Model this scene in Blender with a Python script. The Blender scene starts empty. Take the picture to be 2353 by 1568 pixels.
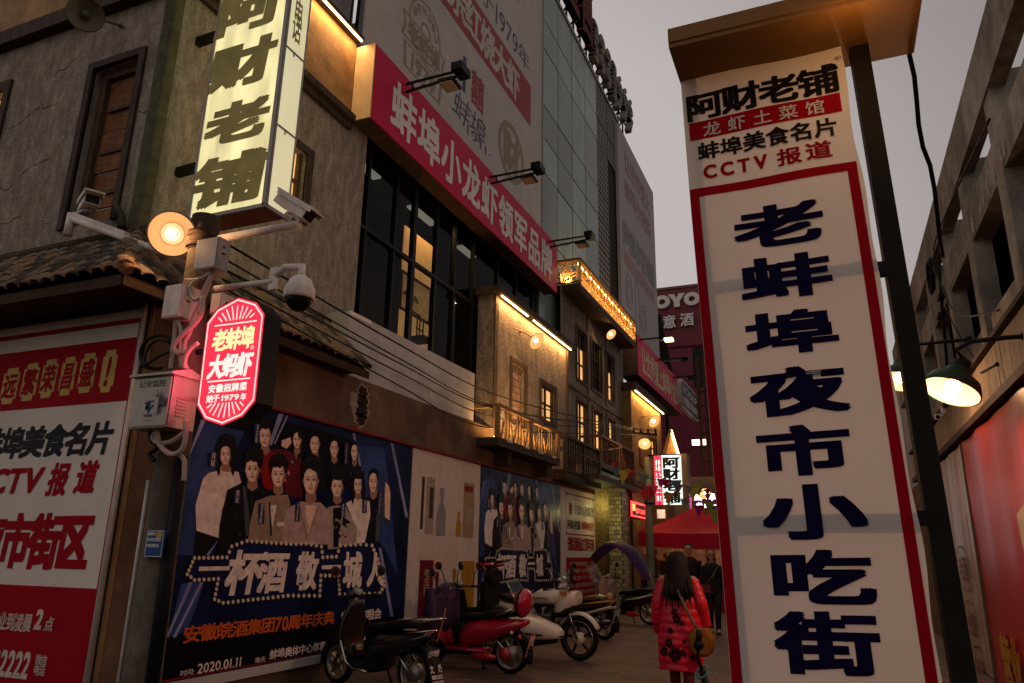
import bpy, math, random
from mathutils import Vector, Matrix
random.seed(7)
C = bpy.context.scene.collection
# ------------------------------------------------------------------ camera, world, exposure
F_PX, CX, CY, EYE = 1703.0, 1176.0, 784.0, 1.55
_z = Vector((103, -5984, F_PX)).normalized()
_y = Vector((746, 499, F_PX)).normalized(); _y = (_y - _z * _y.dot(_z)).normalized()
_x = _y.cross(_z)
R = Matrix((_x, _y, _z))                      # camera (right, down, forward) -> world
cam = bpy.data.objects.new('camera', bpy.data.cameras.new('camera')); C.objects.link(cam)
cam.data.sensor_width = 36; cam.data.lens = F_PX / 2352 * 36
cam.data.clip_start = .05; cam.data.clip_end = 2000
m = Matrix((R.col[0], -R.col[1], -R.col[2])).transposed().to_4x4(); m.translation = (0, 0, EYE)
cam.matrix_world = m
bpy.context.scene.camera = cam
S = bpy.context.scene
S.view_settings.view_transform = 'Standard'; S.view_settings.look = 'None'
S.view_settings.exposure = 0.0; S.view_settings.gamma = 1; S.view_settings.use_curve_mapping = False
S.render.engine = 'CYCLES'
S.cycles.use_denoising = True
S.cycles.max_bounces = 6; S.cycles.diffuse_bounces = 3; S.cycles.glossy_bounces = 3
S.cycles.transparent_max_bounces = 10; S.cycles.caustics_reflective = False; S.cycles.caustics_refractive = False
S.cycles.sample_clamp_indirect = 3
W = bpy.data.worlds.new('World'); S.world = W; W.use_nodes = True
nt = W.node_tree; nt.nodes.clear()
sky = nt.nodes.new('ShaderNodeTexSky'); sky.sky_type = 'NISHITA'; sky.sun_disc = False
sky.sun_elevation = math.radians(3); sky.sun_rotation = math.radians(200); sky.air_density = 1.2; sky.dust_density = 3
scl = nt.nodes.new('ShaderNodeVectorMath'); scl.operation = 'SCALE'; scl.inputs[3].default_value = .05
cld = nt.nodes.new('ShaderNodeTexNoise'); cld.inputs['Scale'].default_value = 1.3; cld.inputs['Detail'].default_value = 3
tcd = nt.nodes.new('ShaderNodeTexCoord')
rmp = nt.nodes.new('ShaderNodeValToRGB')
rmp.color_ramp.elements[0].position = .3; rmp.color_ramp.elements[0].color = (.33, .29, .28, 1)
rmp.color_ramp.elements[1].position = .75; rmp.color_ramp.elements[1].color = (.57, .515, .50, 1)
mx = nt.nodes.new('ShaderNodeMix'); mx.data_type = 'RGBA'; mx.inputs[0].default_value = .9
bg = nt.nodes.new('ShaderNodeBackground'); out = nt.nodes.new('ShaderNodeOutputWorld')
nt.links.new(sky.outputs[0], scl.inputs[0]); nt.links.new(scl.outputs[0], mx.inputs[6])
dotn = nt.nodes.new('ShaderNodeVectorMath'); dotn.operation = 'DOT_PRODUCT'; dotn.inputs[1].default_value = (-1, .2, -.3)
mad = nt.nodes.new('ShaderNodeMath'); mad.operation = 'MULTIPLY_ADD'; mad.inputs[1].default_value = 1.25; mad.inputs[2].default_value = .24
add = nt.nodes.new('ShaderNodeMath'); add.operation = 'ADD'; mul2 = nt.nodes.new('ShaderNodeMath'); mul2.operation = 'MULTIPLY'; mul2.inputs[1].default_value = .5
nt.links.new(tcd.outputs['Generated'], dotn.inputs[0]); nt.links.new(dotn.outputs['Value'], mad.inputs[0]); nt.links.new(cld.outputs['Fac'], mul2.inputs[0]); nt.links.new(mad.outputs[0], add.inputs[0]); nt.links.new(mul2.outputs[0], add.inputs[1])
nt.links.new(tcd.outputs['Generated'], cld.inputs['Vector']); nt.links.new(add.outputs[0], rmp.inputs[0])
nt.links.new(rmp.outputs[0], mx.inputs[7]); nt.links.new(mx.outputs[2], bg.inputs[0]); nt.links.new(bg.outputs[0], out.inputs[0])
bg.inputs[1].default_value = 1.0
_sl = bpy.data.lights.new('dusk_sun', 'SUN'); _sl.energy = .06; _sl.angle = math.radians(40); _sl.color = (1, .85, .75)
_so = bpy.data.objects.new('dusk_sun', _sl); C.objects.link(_so); _so.rotation_euler = (math.radians(50), 0, math.radians(-20))

# ------------------------------------------------------------------ sight lines onto real planes
def ray(px, py): return R @ Vector((px - CX, py - CY, F_PX))
class Pl:
    """a plane with origin, right-hand axis u, up axis v; n points out to the viewer's side"""
    def __init__(s, o, u, v): s.o = Vector(o); s.u = Vector(u); s.v = Vector(v); s.n = s.u.cross(s.v).normalized()
    def uv(s, px, py):
        d = ray(px, py); e = Vector((0, 0, EYE)); t = (s.o - e).dot(s.n) / d.dot(s.n)
        q = e + d * t - s.o; return (q.dot(s.u) / s.u.length_squared, q.dot(s.v) / s.v.length_squared)
    def P(s, u, v, d=0.0): return s.o + s.u * u + s.v * v + s.n * d
    def at(s, px, py, d=0.0): u, v = s.uv(px, py); return s.P(u, v, d)
def PX(x): return Pl((x, 0, 0), (0, 1, 0), (0, 0, 1))          # left side of the street, faces +X
def PY(y): return Pl((0, y, 0), (1, 0, 0), (0, 0, 1))          # faces the viewer
def PR(x): return Pl((x, 0, 0), (0, -1, 0), (0, 0, 1))         # right side of the street, faces -X

# ------------------------------------------------------------------ materials
_M = {}
def M(name, col, rough=.75, metal=0, emit=0, ecol=None, var=.18, scale=5, bump=0, bscale=80, trans=0, alpha=1, coat=0, stretch=(1, 1, 1), detail=5, dirt=0, spec=.08):
    if name in _M: return _M[name]
    m = bpy.data.materials.new(name); m.use_nodes = True; t = m.node_tree; n = t.nodes; b = n['Principled BSDF']
    L = t.links.new
    b.inputs['Roughness'].default_value = rough; b.inputs['Metallic'].default_value = metal
    b.inputs['Coat Weight'].default_value = coat; b.inputs['Specular IOR Level'].default_value = spec
    g = n.new('ShaderNodeNewGeometry'); mp = n.new('ShaderNodeMapping'); mp.inputs['Scale'].default_value = stretch
    L(g.outputs['Position'], mp.inputs[0])
    if var > 0 or dirt > 0:
        ns = n.new('ShaderNodeTexNoise'); ns.inputs['Scale'].default_value = scale; ns.inputs['Detail'].default_value = detail; ns.inputs['Roughness'].default_value = .65
        L(mp.outputs[0], ns.inputs['Vector'])
        r = n.new('ShaderNodeValToRGB'); r.color_ramp.elements[0].position = .32; r.color_ramp.elements[1].position = .68
        r.color_ramp.elements[0].color = (*[c * (1 - var) for c in col], 1); r.color_ramp.elements[1].color = (*[min(1, c * (1 + var)) for c in col], 1)
        L(ns.outputs['Fac'], r.inputs[0]); last = r.outputs[0]
        if dirt > 0:
            n2 = n.new('ShaderNodeTexNoise'); n2.inputs['Scale'].default_value = scale * .35; n2.inputs['Detail'].default_value = 8; n2.inputs['Roughness'].default_value = .7
            mp2 = n.new('ShaderNodeMapping'); mp2.inputs['Scale'].default_value = (1, 1, .35); L(g.outputs['Position'], mp2.inputs[0]); L(mp2.outputs[0], n2.inputs['Vector'])
            r2 = n.new('ShaderNodeValToRGB'); r2.color_ramp.elements[0].position = .42; r2.color_ramp.elements[1].position = .62
            r2.color_ramp.elements[0].color = (1 - dirt, 1 - dirt * 1.05, 1 - dirt * 1.1, 1); r2.color_ramp.elements[1].color = (1, 1, 1, 1)
            mm = n.new('ShaderNodeMix'); mm.data_type = 'RGBA'; mm.blend_type = 'MULTIPLY'; mm.inputs[0].default_value = 1
            L(n2.outputs['Fac'], r2.inputs[0]); L(last, mm.inputs[6]); L(r2.outputs[0], mm.inputs[7]); last = mm.outputs[2]
        L(last, b.inputs['Base Color'])
    else: b.inputs['Base Color'].default_value = (*col, 1)
    if emit:
        b.inputs['Emission Color'].default_value = (*(ecol or col), 1); b.inputs['Emission Strength'].default_value = emit
    if emit and var > .03:
        me_ = n.new('ShaderNodeMath'); me_.operation = 'MULTIPLY_ADD'; me_.inputs[1].default_value = emit * min(1.6, var * 6); me_.inputs[2].default_value = emit * (1 - .5 * min(1.6, var * 6)); L(ns.outputs['Fac'], me_.inputs[0]); L(me_.outputs[0], b.inputs['Emission Strength'])
    if bump:
        nb = n.new('ShaderNodeTexNoise'); nb.inputs['Scale'].default_value = bscale; nb.inputs['Detail'].default_value = 4
        L(mp.outputs[0], nb.inputs['Vector']); bp = n.new('ShaderNodeBump'); bp.inputs['Strength'].default_value = min(1, bump); bp.inputs['Distance'].default_value = .02 * max(1, bump)
        L(nb.outputs['Fac'], bp.inputs['Height']); L(bp.outputs[0], b.inputs['Normal'])
    if trans:
        o = n['Material Output']; tr = n.new('ShaderNodeBsdfTranslucent'); tr.inputs[0].default_value = (*col, 1)
        ms = n.new('ShaderNodeMixShader'); ms.inputs[0].default_value = trans; L(b.outputs[0], ms.inputs[1]); L(tr.outputs[0], ms.inputs[2]); L(ms.outputs[0], o.inputs[0])
    if alpha < 1: b.inputs['Alpha'].default_value = alpha
    _M[name] = m; return m
def glass_mat(name, tint, gloss=.12, rough=.05, glossk=.6):
    if name in _M: return _M[name]
    m = bpy.data.materials.new(name); m.use_nodes = True; t = m.node_tree; n = t.nodes; n.clear(); L = t.links.new
    o = n.new('ShaderNodeOutputMaterial'); a = n.new('ShaderNodeBsdfTransparent'); a.inputs[0].default_value = (*tint, 1)
    g = n.new('ShaderNodeBsdfGlossy'); g.inputs['Roughness'].default_value = rough; g.inputs[0].default_value = (.9, .9, .9, 1)
    ms = n.new('ShaderNodeMixShader'); fr = n.new('ShaderNodeFresnel'); fr.inputs[0].default_value = 1.45
    mt = n.new('ShaderNodeMath'); mt.operation = 'MULTIPLY_ADD'; mt.inputs[1].default_value = glossk; mt.inputs[2].default_value = gloss * .3
    L(fr.outputs[0], mt.inputs[0]); L(mt.outputs[0], ms.inputs[0]); L(a.outputs[0], ms.inputs[1]); L(g.outputs[0], ms.inputs[2]); L(ms.outputs[0], o.inputs[0])
    _M[name] = m; return m

# ------------------------------------------------------------------ mesh builder
class MB:
    def __init__(s): s.v = []; s.f = []; s.mi = []; s.m = 0; s.sm = []; s.smooth = False
    def face(s, pts):
        k = len(s.v); s.v += [Vector(p) for p in pts]; s.f.append(tuple(range(k, k + len(pts)))); s.mi.append(s.m); s.sm.append(s.smooth); return s
    def faces(s, pts, fs):
        k = len(s.v); s.v += [Vector(p) for p in pts]
        for f in fs: s.f.append(tuple(k + i for i in f)); s.mi.append(s.m); s.sm.append(s.smooth)
        return s
    def box8(s, p):     # p: 4 bottom ring + 4 top ring
        return s.faces(p, [(3, 2, 1, 0), (4, 5, 6, 7), (0, 1, 5, 4), (1, 2, 6, 5), (2, 3, 7, 6), (3, 0, 4, 7)])
    def box(s, a, b):
        x0, y0, z0 = [min(a[i], b[i]) for i in range(3)]; x1, y1, z1 = [max(a[i], b[i]) for i in range(3)]
        return s.box8([(x0, y0, z0), (x1, y0, z0), (x1, y1, z0), (x0, y1, z0), (x0, y0, z1), (x1, y0, z1), (x1, y1, z1), (x0, y1, z1)])
    def slab(s, pl, u0, v0, u1, v1, d0, d1):   # box standing on a plane, from depth d0 to d1 along its normal
        return s.box8([pl.P(u0, v0, d0), pl.P(u1, v0, d0), pl.P(u1, v0, d1), pl.P(u0, v0, d1), pl.P(u0, v1, d0), pl.P(u1, v1, d0), pl.P(u1, v1, d1), pl.P(u0, v1, d1)])
    def bar(s, a, b, w, h=None, up=(0, 0, 1)):
        a = Vector(a); b = Vector(b); h = h or w; d = (b - a).normalized(); up = Vector(up)
        if abs(d.dot(up)) > .98: up = Vector((1, 0, 0))
        x = d.cross(up).normalized() * w / 2; y = x.cross(d).normalized() * h / 2
        return s.box8([a - x - y, a + x - y, b + x - y, b - x - y, a - x + y, a + x + y, b + x + y, b - x + y])
    def tube(s, pts, r, n=8, caps=True):
        pts = [Vector(p) for p in pts]; rs = r if isinstance(r, (list, tuple)) else [r] * len(pts)
        k = len(s.v); ref = None
        for i, p in enumerate(pts):
            d = (pts[min(i + 1, len(pts) - 1)] - pts[max(i - 1, 0)]).normalized()
            if ref is None: ref = Vector((0, 0, 1)) if abs(d.z) < .9 else Vector((1, 0, 0))
            x = (ref - d * ref.dot(d)).normalized(); y = d.cross(x); ref = x
            for j in range(n): a = 2 * math.pi * j / n; s.v.append(p + (x * math.cos(a) + y * math.sin(a)) * rs[i])
        for i in range(len(pts) - 1):
            for j in range(n):
                j2 = (j + 1) % n; s.f.append((k + i * n + j, k + i * n + j2, k + (i + 1) * n + j2, k + (i + 1) * n + j)); s.mi.append(s.m); s.sm.append(n > 5)
        if caps:
            s.f.append(tuple(k + j for j in reversed(range(n)))); s.mi.append(s.m); s.sm.append(False)
            s.f.append(tuple(k + (len(pts) - 1) * n + j for j in range(n))); s.mi.append(s.m); s.sm.append(False)
        return s
    def lathe(s, prof, o, ax, n=24, smooth=True):   # prof: (radius, distance along axis)
        ax = Vector(ax).normalized(); o = Vector(o); ref = Vector((0, 0, 1)) if abs(ax.z) < .9 else Vector((1, 0, 0))
        x = (ref - ax * ref.dot(ax)).normalized(); y = ax.cross(x); k = len(s.v)
        for r, t in prof:
            for j in range(n): a = 2 * math.pi * j / n; s.v.append(o + ax * t + (x * math.cos(a) + y * math.sin(a)) * max(r, 1e-4))
        for i in range(len(prof) - 1):
            for j in range(n):
                j2 = (j + 1) % n; s.f.append((k + i * n + j, k + i * n + j2, k + (i + 1) * n + j2, k + (i + 1) * n + j)); s.mi.append(s.m); s.sm.append(smooth)
        return s
    def ball(s, c, r, n=12, sc=(1, 1, 1)):
        k = len(s.v); c = Vector(c); mrow = n // 2
        for i in range(mrow + 1):
            a = math.pi * i / mrow
            for j in range(n): b = 2 * math.pi * j / n; s.v.append(c + Vector((math.sin(a) * math.cos(b) * r * sc[0], math.sin(a) * math.sin(b) * r * sc[1], math.cos(a) * r * sc[2])))
        for i in range(mrow):
            for j in range(n):
                j2 = (j + 1) % n; s.f.append((k + i * n + j, k + (i + 1) * n + j, k + (i + 1) * n + j2, k + i * n + j2)); s.mi.append(s.m); s.sm.append(True)
        return s
    def loft(s, secs, closed=True, caps=True, smooth=True):
        k = len(s.v); n = len(secs[0])
        for sec in secs: s.v += [Vector(p) for p in sec]
        for i in range(len(secs) - 1):
            for j in range(n if closed else n - 1):
                j2 = (j + 1) % n; s.f.append((k + i * n + j, k + i * n + j2, k + (i + 1) * n + j2, k + (i + 1) * n + j)); s.mi.append(s.m); s.sm.append(smooth)
        if caps and closed:
            s.f.append(tuple(k + j for j in reversed(range(n)))); s.mi.append(s.m); s.sm.append(False)
            s.f.append(tuple(k + (len(secs) - 1) * n + j for j in range(n))); s.mi.append(s.m); s.sm.append(False)
        return s
    def prism(s, pl, uv, d0, d1):
        n = len(uv); a = [pl.P(u, v, d0) for u, v in uv]; b = [pl.P(u, v, d1) for u, v in uv]
        return s.faces(a + b, [tuple(range(n, 2 * n)), tuple(reversed(range(n)))] + [(i, (i + 1) % n, n + (i + 1) % n, n + i) for i in range(n)])
    def rect(s, pl, u0, v0, u1, v1, d): return s.face([pl.P(u0, v0, d), pl.P(u1, v0, d), pl.P(u1, v1, d), pl.P(u0, v1, d)])
    def poly(s, pl, uv, d): return s.face([pl.P(u, v, d) for u, v in uv])
    def disc(s, pl, u, v, ru, rv, d, n=20): return s.poly(pl, [(u + ru * math.cos(2 * math.pi * i / n), v + rv * math.sin(2 * math.pi * i / n)) for i in range(n)], d)
    def build(s, name, mats, parent=None, world=True, label=None, kind=None):
        me = bpy.data.meshes.new(name)
        off = ORG.get(parent.name, Vector((0, 0, 0))) if (parent and world) else Vector((0, 0, 0))
        me.from_pydata([tuple(v - off) for v in s.v], [], s.f)
        for m_ in (mats if isinstance(mats, (list, tuple)) else [mats]): me.materials.append(m_)
        me.polygons.foreach_set('material_index', s.mi); me.polygons.foreach_set('use_smooth', s.sm)
        me.validate(); me.update()
        o = bpy.data.objects.new(name, me); C.objects.link(o)
        if parent: o.parent = parent; ORG[o.name] = off
        if label: o['label'] = label
        if kind: o['kind'] = kind
        return o
ORG = {}
def thing(name, label, cat, loc=(0, 0, 0), rz=0, group=None):
    o = bpy.data.objects.new(name, None); C.objects.link(o); o.location = loc; o.rotation_euler.z = rz; o.empty_display_size = .1
    ORG[o.name] = Vector(loc); o['label'] = label; o['category'] = cat
    if group: o['group'] = group
    return o
def tag(o, label, cat, group=None):
    o['label'] = label; o['category'] = cat
    if group: o['group'] = group
    return o
def copy_tree(o, parent=None):
    c = o.copy(); C.objects.link(c); c.parent = parent; ORG[c.name] = ORG.get(o.name, Vector((0, 0, 0)))
    for ch in [x for x in bpy.data.objects if x.parent == o]: copy_tree(ch, c)
    return c
def piece(name, mesh, loc, parent, rot=None):
    o = bpy.data.objects.new(name, mesh); C.objects.link(o); o.parent = parent; o.location = Vector(loc) - ORG.get(parent.name, Vector((0, 0, 0)))
    if rot is not None: o.rotation_euler = rot
    return o
def mesh_of(mb, name, mats):
    o = mb.build(name, mats); me = o.data; bpy.data.objects.remove(o); return me
def wall_holes(mb, pl, u0, v0, u1, v1, holes, depth=.2, d=0):
    us = sorted({u0, u1, *[h[0] for h in holes], *[h[2] for h in holes]}); vs = sorted({v0, v1, *[h[1] for h in holes], *[h[3] for h in holes]})
    us = [u for u in us if u0 <= u <= u1]; vs = [v for v in vs if v0 <= v <= v1]
    for a, b in zip(us, us[1:]):
        for c, e in zip(vs, vs[1:]):
            mu, mv = (a + b) / 2, (c + e) / 2
            if any(h[0] < mu < h[2] and h[1] < mv < h[3] for h in holes): continue
            mb.rect(pl, a, c, b, e, d)
    for a, c, b, e in holes:
        for p, q in (((a, c), (b, c)), ((b, c), (b, e)), ((b, e), (a, e)), ((a, e), (a, c))):
            mb.face([pl.P(*p, d), pl.P(*q, d), pl.P(*q, d - depth), pl.P(*p, d - depth)])

# ------------------------------------------------------------------ lettering (built-in font turned into flat or raised shapes)
_tc = bpy.data.curves.new('lettering_source', 'FONT'); _tc.resolution_u = 3
_to = bpy.data.objects.new('lettering_source', _tc); _G = {}
def glyph(ch, w=0.0, ext=0.0):
    k = (ch, ext)
    if k not in _G:
        _tc.body = ch; _tc.extrude = ext
        me = _to.to_mesh(); vs = [tuple(v.co) for v in me.vertices]; fs = [tuple(p.vertices) for p in me.polygons]; _to.to_mesh_clear()
        xs = [v[0] for v in vs] or [0, .3]
        _G[k] = (vs, fs, min(xs), max(xs))
    return (*_G[k], w)
def text(mb, pl, s, p0, p1, w=.02, d=.002, vert=False, shear=0, gap=0, ext=0, px=True):
    """letters filling the rectangle whose lower-left and upper-right corners are given (sight-line pixels, or plane units)"""
    (u0, v0), (u1, v1) = (pl.uv(*p0), pl.uv(*p1)) if px else (p0, p1)
    cells = []
    for ch in s:
        if ch == ' ': cells.append((ch, .5, 0, 0)); continue
        g = glyph(ch, w, ext)
        if ord(ch) > 0x2e80: cells.append((ch, 1 + gap, 0, 1))
        else: wd_ = max(g[3] - g[2] + .09, .36 if ch.isdigit() else 0); cells.append((ch, wd_ + gap * .5, (g[2] + g[3] - wd_) / 2, 2))
    if vert:
        n = len(cells); h = (v1 - v0) / n
        for i, (ch, cw, x0, kd) in enumerate(cells):
            if kd: _put(mb, pl, (glyph(ch, w, ext), w), u0, v1 - (i + 1) * h + h * .04, u1 - u0, h * .92, x0 if kd == 2 else 0, cw if kd == 2 else 1, kd, d, shear, ext)
        return
    tot = sum(c[1] for c in cells); k = (u1 - u0) / tot; u = u0
    for ch, cw, x0, kd in cells:
        if kd: _put(mb, pl, (glyph(ch, w, ext), w), u + (gap / 2 * k if kd == 1 else 0), v0, k * (1 if kd == 1 else cw), v1 - v0, x0, 1 if kd == 1 else cw, kd, d, shear, ext)
        u += cw * k
def _put(mb, pl, g, u, v, W_, H_, x0, cw, kd, d, shear, ext):
    g, w = g
    y0, y1 = (-.08, .85) if kd == 1 else (0, .73)
    if kd == 1: x0, cw = .035, .93
    q = .7071; offs = [(0, 0)] if w <= 0 else ([(w, 0), (-w, 0), (0, w), (0, -w)] if w < .012 else [(w, 0), (w, w), (0, w), (-w, w), (-w, 0), (-w, -w), (0, -w), (w, -w)])
    for i, (ox, oy) in enumerate(offs):
        pts = []
        for x, y, z in g[0]:
            yy = (y + oy - y0) / (y1 - y0); pts.append(pl.P(u + (x + ox - x0) / cw * W_ + shear * (yy - .5) * H_, v + yy * H_, d + z + ext + i * .0003))
        mb.faces(pts, g[1])
# ------------------------------------------------------------------ shorthands for sight-line pixels measured in enlarged views
def _zf(ox, oy, k): return lambda x, y: (ox + x * k, oy + y * k)
z1 = _zf(0, 0, .3363); z2 = _zf(376.7, 0, .3363); z3 = _zf(816.3, 0, .3364); z5 = _zf(1036, 565.1, .3403); z4 = _zf(1287.2, 941.9, .2002)
z6 = _zf(1067.4, 910.4, .2002); zp = _zf(376.7, 879, .4394); zl = _zf(0, 439.5, .3603); zb = _zf(0, 941.9, .3992); zo = _zf(251.2, 627.9, .2803)
zs = _zf(1538.4, 62.8, .3603); zr = _zf(1978, 0, .3363); zr2 = _zf(1978, 439.5, .3605); zr3 = _zf(1978, 941.9, .3994)
zm = _zf(753.5, 1193, .2391); zm2 = _zf(1161.6, 1193, .2390); zw = _zf(1412.8, 1193, .2390); zt = _zf(1444.2, 627.9, .2003); zn = _zf(1381.4, 282.6, .2202)
zu = _zf(941.9, 0, .2002); z8 = _zf(565.1, 627.9, .3203)
# materials
stucco = M('grey_stucco', (.38, .33, .275), .95, var=.22, scale=22, bump=1.6, bscale=48, dirt=.38)
stucco2 = M('warm_stucco', (.34, .29, .24), .95, var=.3, scale=16, bump=2.2, bscale=30, dirt=.35)
brownwall = M('brown_render', (.165, .11, .075), .9, var=.3, scale=2.2, bump=.5, bscale=12, dirt=.35)
whitewall = M('white_render', (.52, .50, .48), .85, var=.06, scale=3, bump=.2, bscale=20, dirt=.2)
timber = M('dark_timber', (.06, .042, .032), .7, var=.35, scale=20, stretch=(1, 1, .2), bump=.4, bscale=30)
timber2 = M('brown_timber', (.10, .065, .04), .65, var=.35, scale=20, stretch=(1, 1, .2), bump=.4, bscale=30)
plankm = M('shutter_board', (.27, .125, .06), .6, var=.4, scale=9, stretch=(.6, .6, 7), bump=.5, bscale=20, dirt=.35)
tilem = [M('roof_tile_%s' % n, c, .85, var=.35, scale=30, bump=.6, bscale=60, dirt=.35) for n, c in (('grey', (.24, .19, .14)), ('brown', (.30, .20, .12)), ('dark', (.10, .085, .07)))]
black = M('black_metal', (.012, .012, .013), .45, metal=.3, var=0)
blackp = M('black_plastic', (.015, .014, .015), .38, var=0)
greym = M('grey_metal', (.35, .33, .32), .5, metal=.4, var=.1, scale=10, dirt=.2)
whitem = M('white_painted_metal', (.74, .68, .62), .45, var=.08, scale=12, dirt=.25)
darkglass = glass_mat('dark_glass', (.6, .62, .56), .04, glossk=.16)
clearg = glass_mat('clear_glass', (.82, .82, .8), .1)
plasticf = glass_mat('plastic_film', (.8, .74, .66), .25, .2)
warmglow = M('warm_window_glow', (.9, .55, .22), .6, emit=.95, ecol=(1, .52, .18), var=.3, scale=9, stretch=(1, 3, .3))
curtain = M('lit_curtain', (.5, .3, .13), .9, emit=.30, ecol=(1, .5, .16), var=.3, scale=14, stretch=(1, 3, .2))
ledm = M('led_strip', (1, .8, .5), .5, emit=9, ecol=(1, .62, .22), var=0)
bulbm = M('lamp_bulb', (1, .8, .6), .5, emit=14, ecol=(1, .62, .35), var=0)
redsign = M('red_sign_face', (.55, .003, .055), .5, var=.08, scale=1.5, spec=.12)
whitelet = M('white_lettering', (.78, .74, .68), .6, var=.05, scale=6)
vinyl = M('white_vinyl_banner', (.56, .50, .46), .55, var=.05, scale=2, bump=1.6, bscale=3.2, dirt=.10)
prt_red = M('faded_red_print', (.36, .075, .085), .6, var=.08, scale=2, bump=.5, bscale=3.2)
prt_dark = M('faded_blue_print', (.10, .10, .14), .6, var=.06, scale=2)
prt_khaki = M('khaki_print', (.31, .255, .185), .6, var=.05, scale=2)
steelblk = M('blackened_steel', (.02, .017, .015), .6, var=.2, scale=20)
def area(name, loc, size, sy, energy, col, direction, spread=180):
    l = bpy.data.lights.new(name, 'AREA'); l.shape = 'RECTANGLE'; l.size = size; l.size_y = sy; l.energy = energy; l.color = col; l.spread = math.radians(spread)
    o = bpy.data.objects.new(name, l); C.objects.link(o); o.location = loc
    z = -Vector(direction).normalized(); y = Vector((0, 1, 0)); y = (y - z * y.dot(z)).normalized(); x = y.cross(z)
    mm = Matrix((y, z.cross(y), z)).transposed().to_4x4(); mm.translation = loc; o.matrix_world = mm; return o   # long side along +Y
def point(name, loc, energy, col, r=.03):
    l = bpy.data.lights.new(name, 'POINT'); l.energy = energy; l.color = col; l.shadow_soft_size = r
    o = bpy.data.objects.new(name, l); C.objects.link(o); o.location = loc; return o
WARM = (1, .58, .24); AMBER = (1, .5, .16)

# ------------------------------------------------------------------ ground
def ground_mat():
    m = bpy.data.materials.new('brick_paving'); m.use_nodes = True; t = m.node_tree; n = t.nodes; b = n['Principled BSDF']; L = t.links.new
    g = n.new('ShaderNodeNewGeometry'); br = n.new('ShaderNodeTexBrick'); br.inputs['Scale'].default_value = 1; br.inputs['Brick Width'].default_value = .23; br.inputs['Row Height'].default_value = .115; br.inputs['Mortar Size'].default_value = .010
    br.inputs['Color1'].default_value = (.15, .078, .052, 1); br.inputs['Color2'].default_value = (.085, .045, .032, 1); br.inputs['Mortar'].default_value = (.02, .014, .011, 1)
    ns = n.new('ShaderNodeTexNoise'); ns.inputs['Scale'].default_value = 1.6; ns.inputs['Detail'].default_value = 8; mm = n.new('ShaderNodeMix'); mm.data_type = 'RGBA'; mm.blend_type = 'MULTIPLY'; mm.inputs[0].default_value = .85
    r = n.new('ShaderNodeValToRGB'); r.color_ramp.elements[0].position = .35; r.color_ramp.elements[0].color = (.5, .46, .42, 1); r.color_ramp.elements[1].position = .65; r.color_ramp.elements[1].color = (1.1, 1.05, 1, 1)
    L(g.outputs['Position'], br.inputs['Vector']); L(g.outputs['Position'], ns.inputs['Vector']); L(ns.outputs['Fac'], r.inputs[0]); L(br.outputs[0], mm.inputs[6]); L(r.outputs[0], mm.inputs[7]); L(mm.outputs[2], b.inputs['Base Color'])
    bp = n.new('ShaderNodeBump'); bp.inputs['Strength'].default_value = .6; bp.inputs['Distance'].default_value = .008; iv = n.new('ShaderNodeMath'); iv.operation = 'SUBTRACT'; iv.inputs[0].default_value = 1
    L(br.outputs['Fac'], iv.inputs[1]); L(iv.outputs[0], bp.inputs['Height']); L(bp.outputs[0], b.inputs['Normal']); b.inputs['Roughness'].default_value = .72
    return m
MB().face([(-300, -60, 0), (300, -60, 0), (300, 500, 0), (-300, 500, 0)]).build('ground', ground_mat(), kind='structure')

# ================================================================== CORNER BUILDING
U = -6.5; GX = -6.05; FY = 5.12
PU, PG, PF = PX(U), PX(GX), PY(FY)
B = thing('corner_building', 'grey stucco corner house with boarded window, mossy corner strip and tiled canopy', 'building', (U, FY, 0))
# left facade, upper storey
h1 = (*PF.uv(*z1(600, 1500)), 0, 0)
u0 = PF.uv(135, 560)[0] + .04; u1 = PF.uv(*z1(975, 400))[0] - .03; vb, vt = 4.98, PF.uv(*z1(990, 350))[1] - .04
wl = PF.uv(*z1(100, 540)); 
w = MB(); wall_holes(w, PF, -14, 4.66, U, 9.6, [(u0, vb, u1, vt), (wl[0] - 1.15, 5.6, wl[0] - .12, wl[1] - .12)], .22)
uw0, uw1, vw0, vw1 = 6.75, 7.62, 6.05, 7.02
wall_holes(w, PU, FY, 4.66, 9.03, 9.6, [(uw0, vw0, uw1, vw1)], .2)
w.face([PU.P(FY, 9.6), PU.P(9.03, 9.6), (-14, 9.03, 9.6), (-14, FY, 9.6)])
w.build('upper_wall', stucco, B)
w = MB(); w.rect(PF, -14, 0, GX, 4.66, 0); w.rect(PG, FY, 0, 8.36, 4.1, 0)
w.build('ground_floor_wall', brownwall, B)
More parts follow.
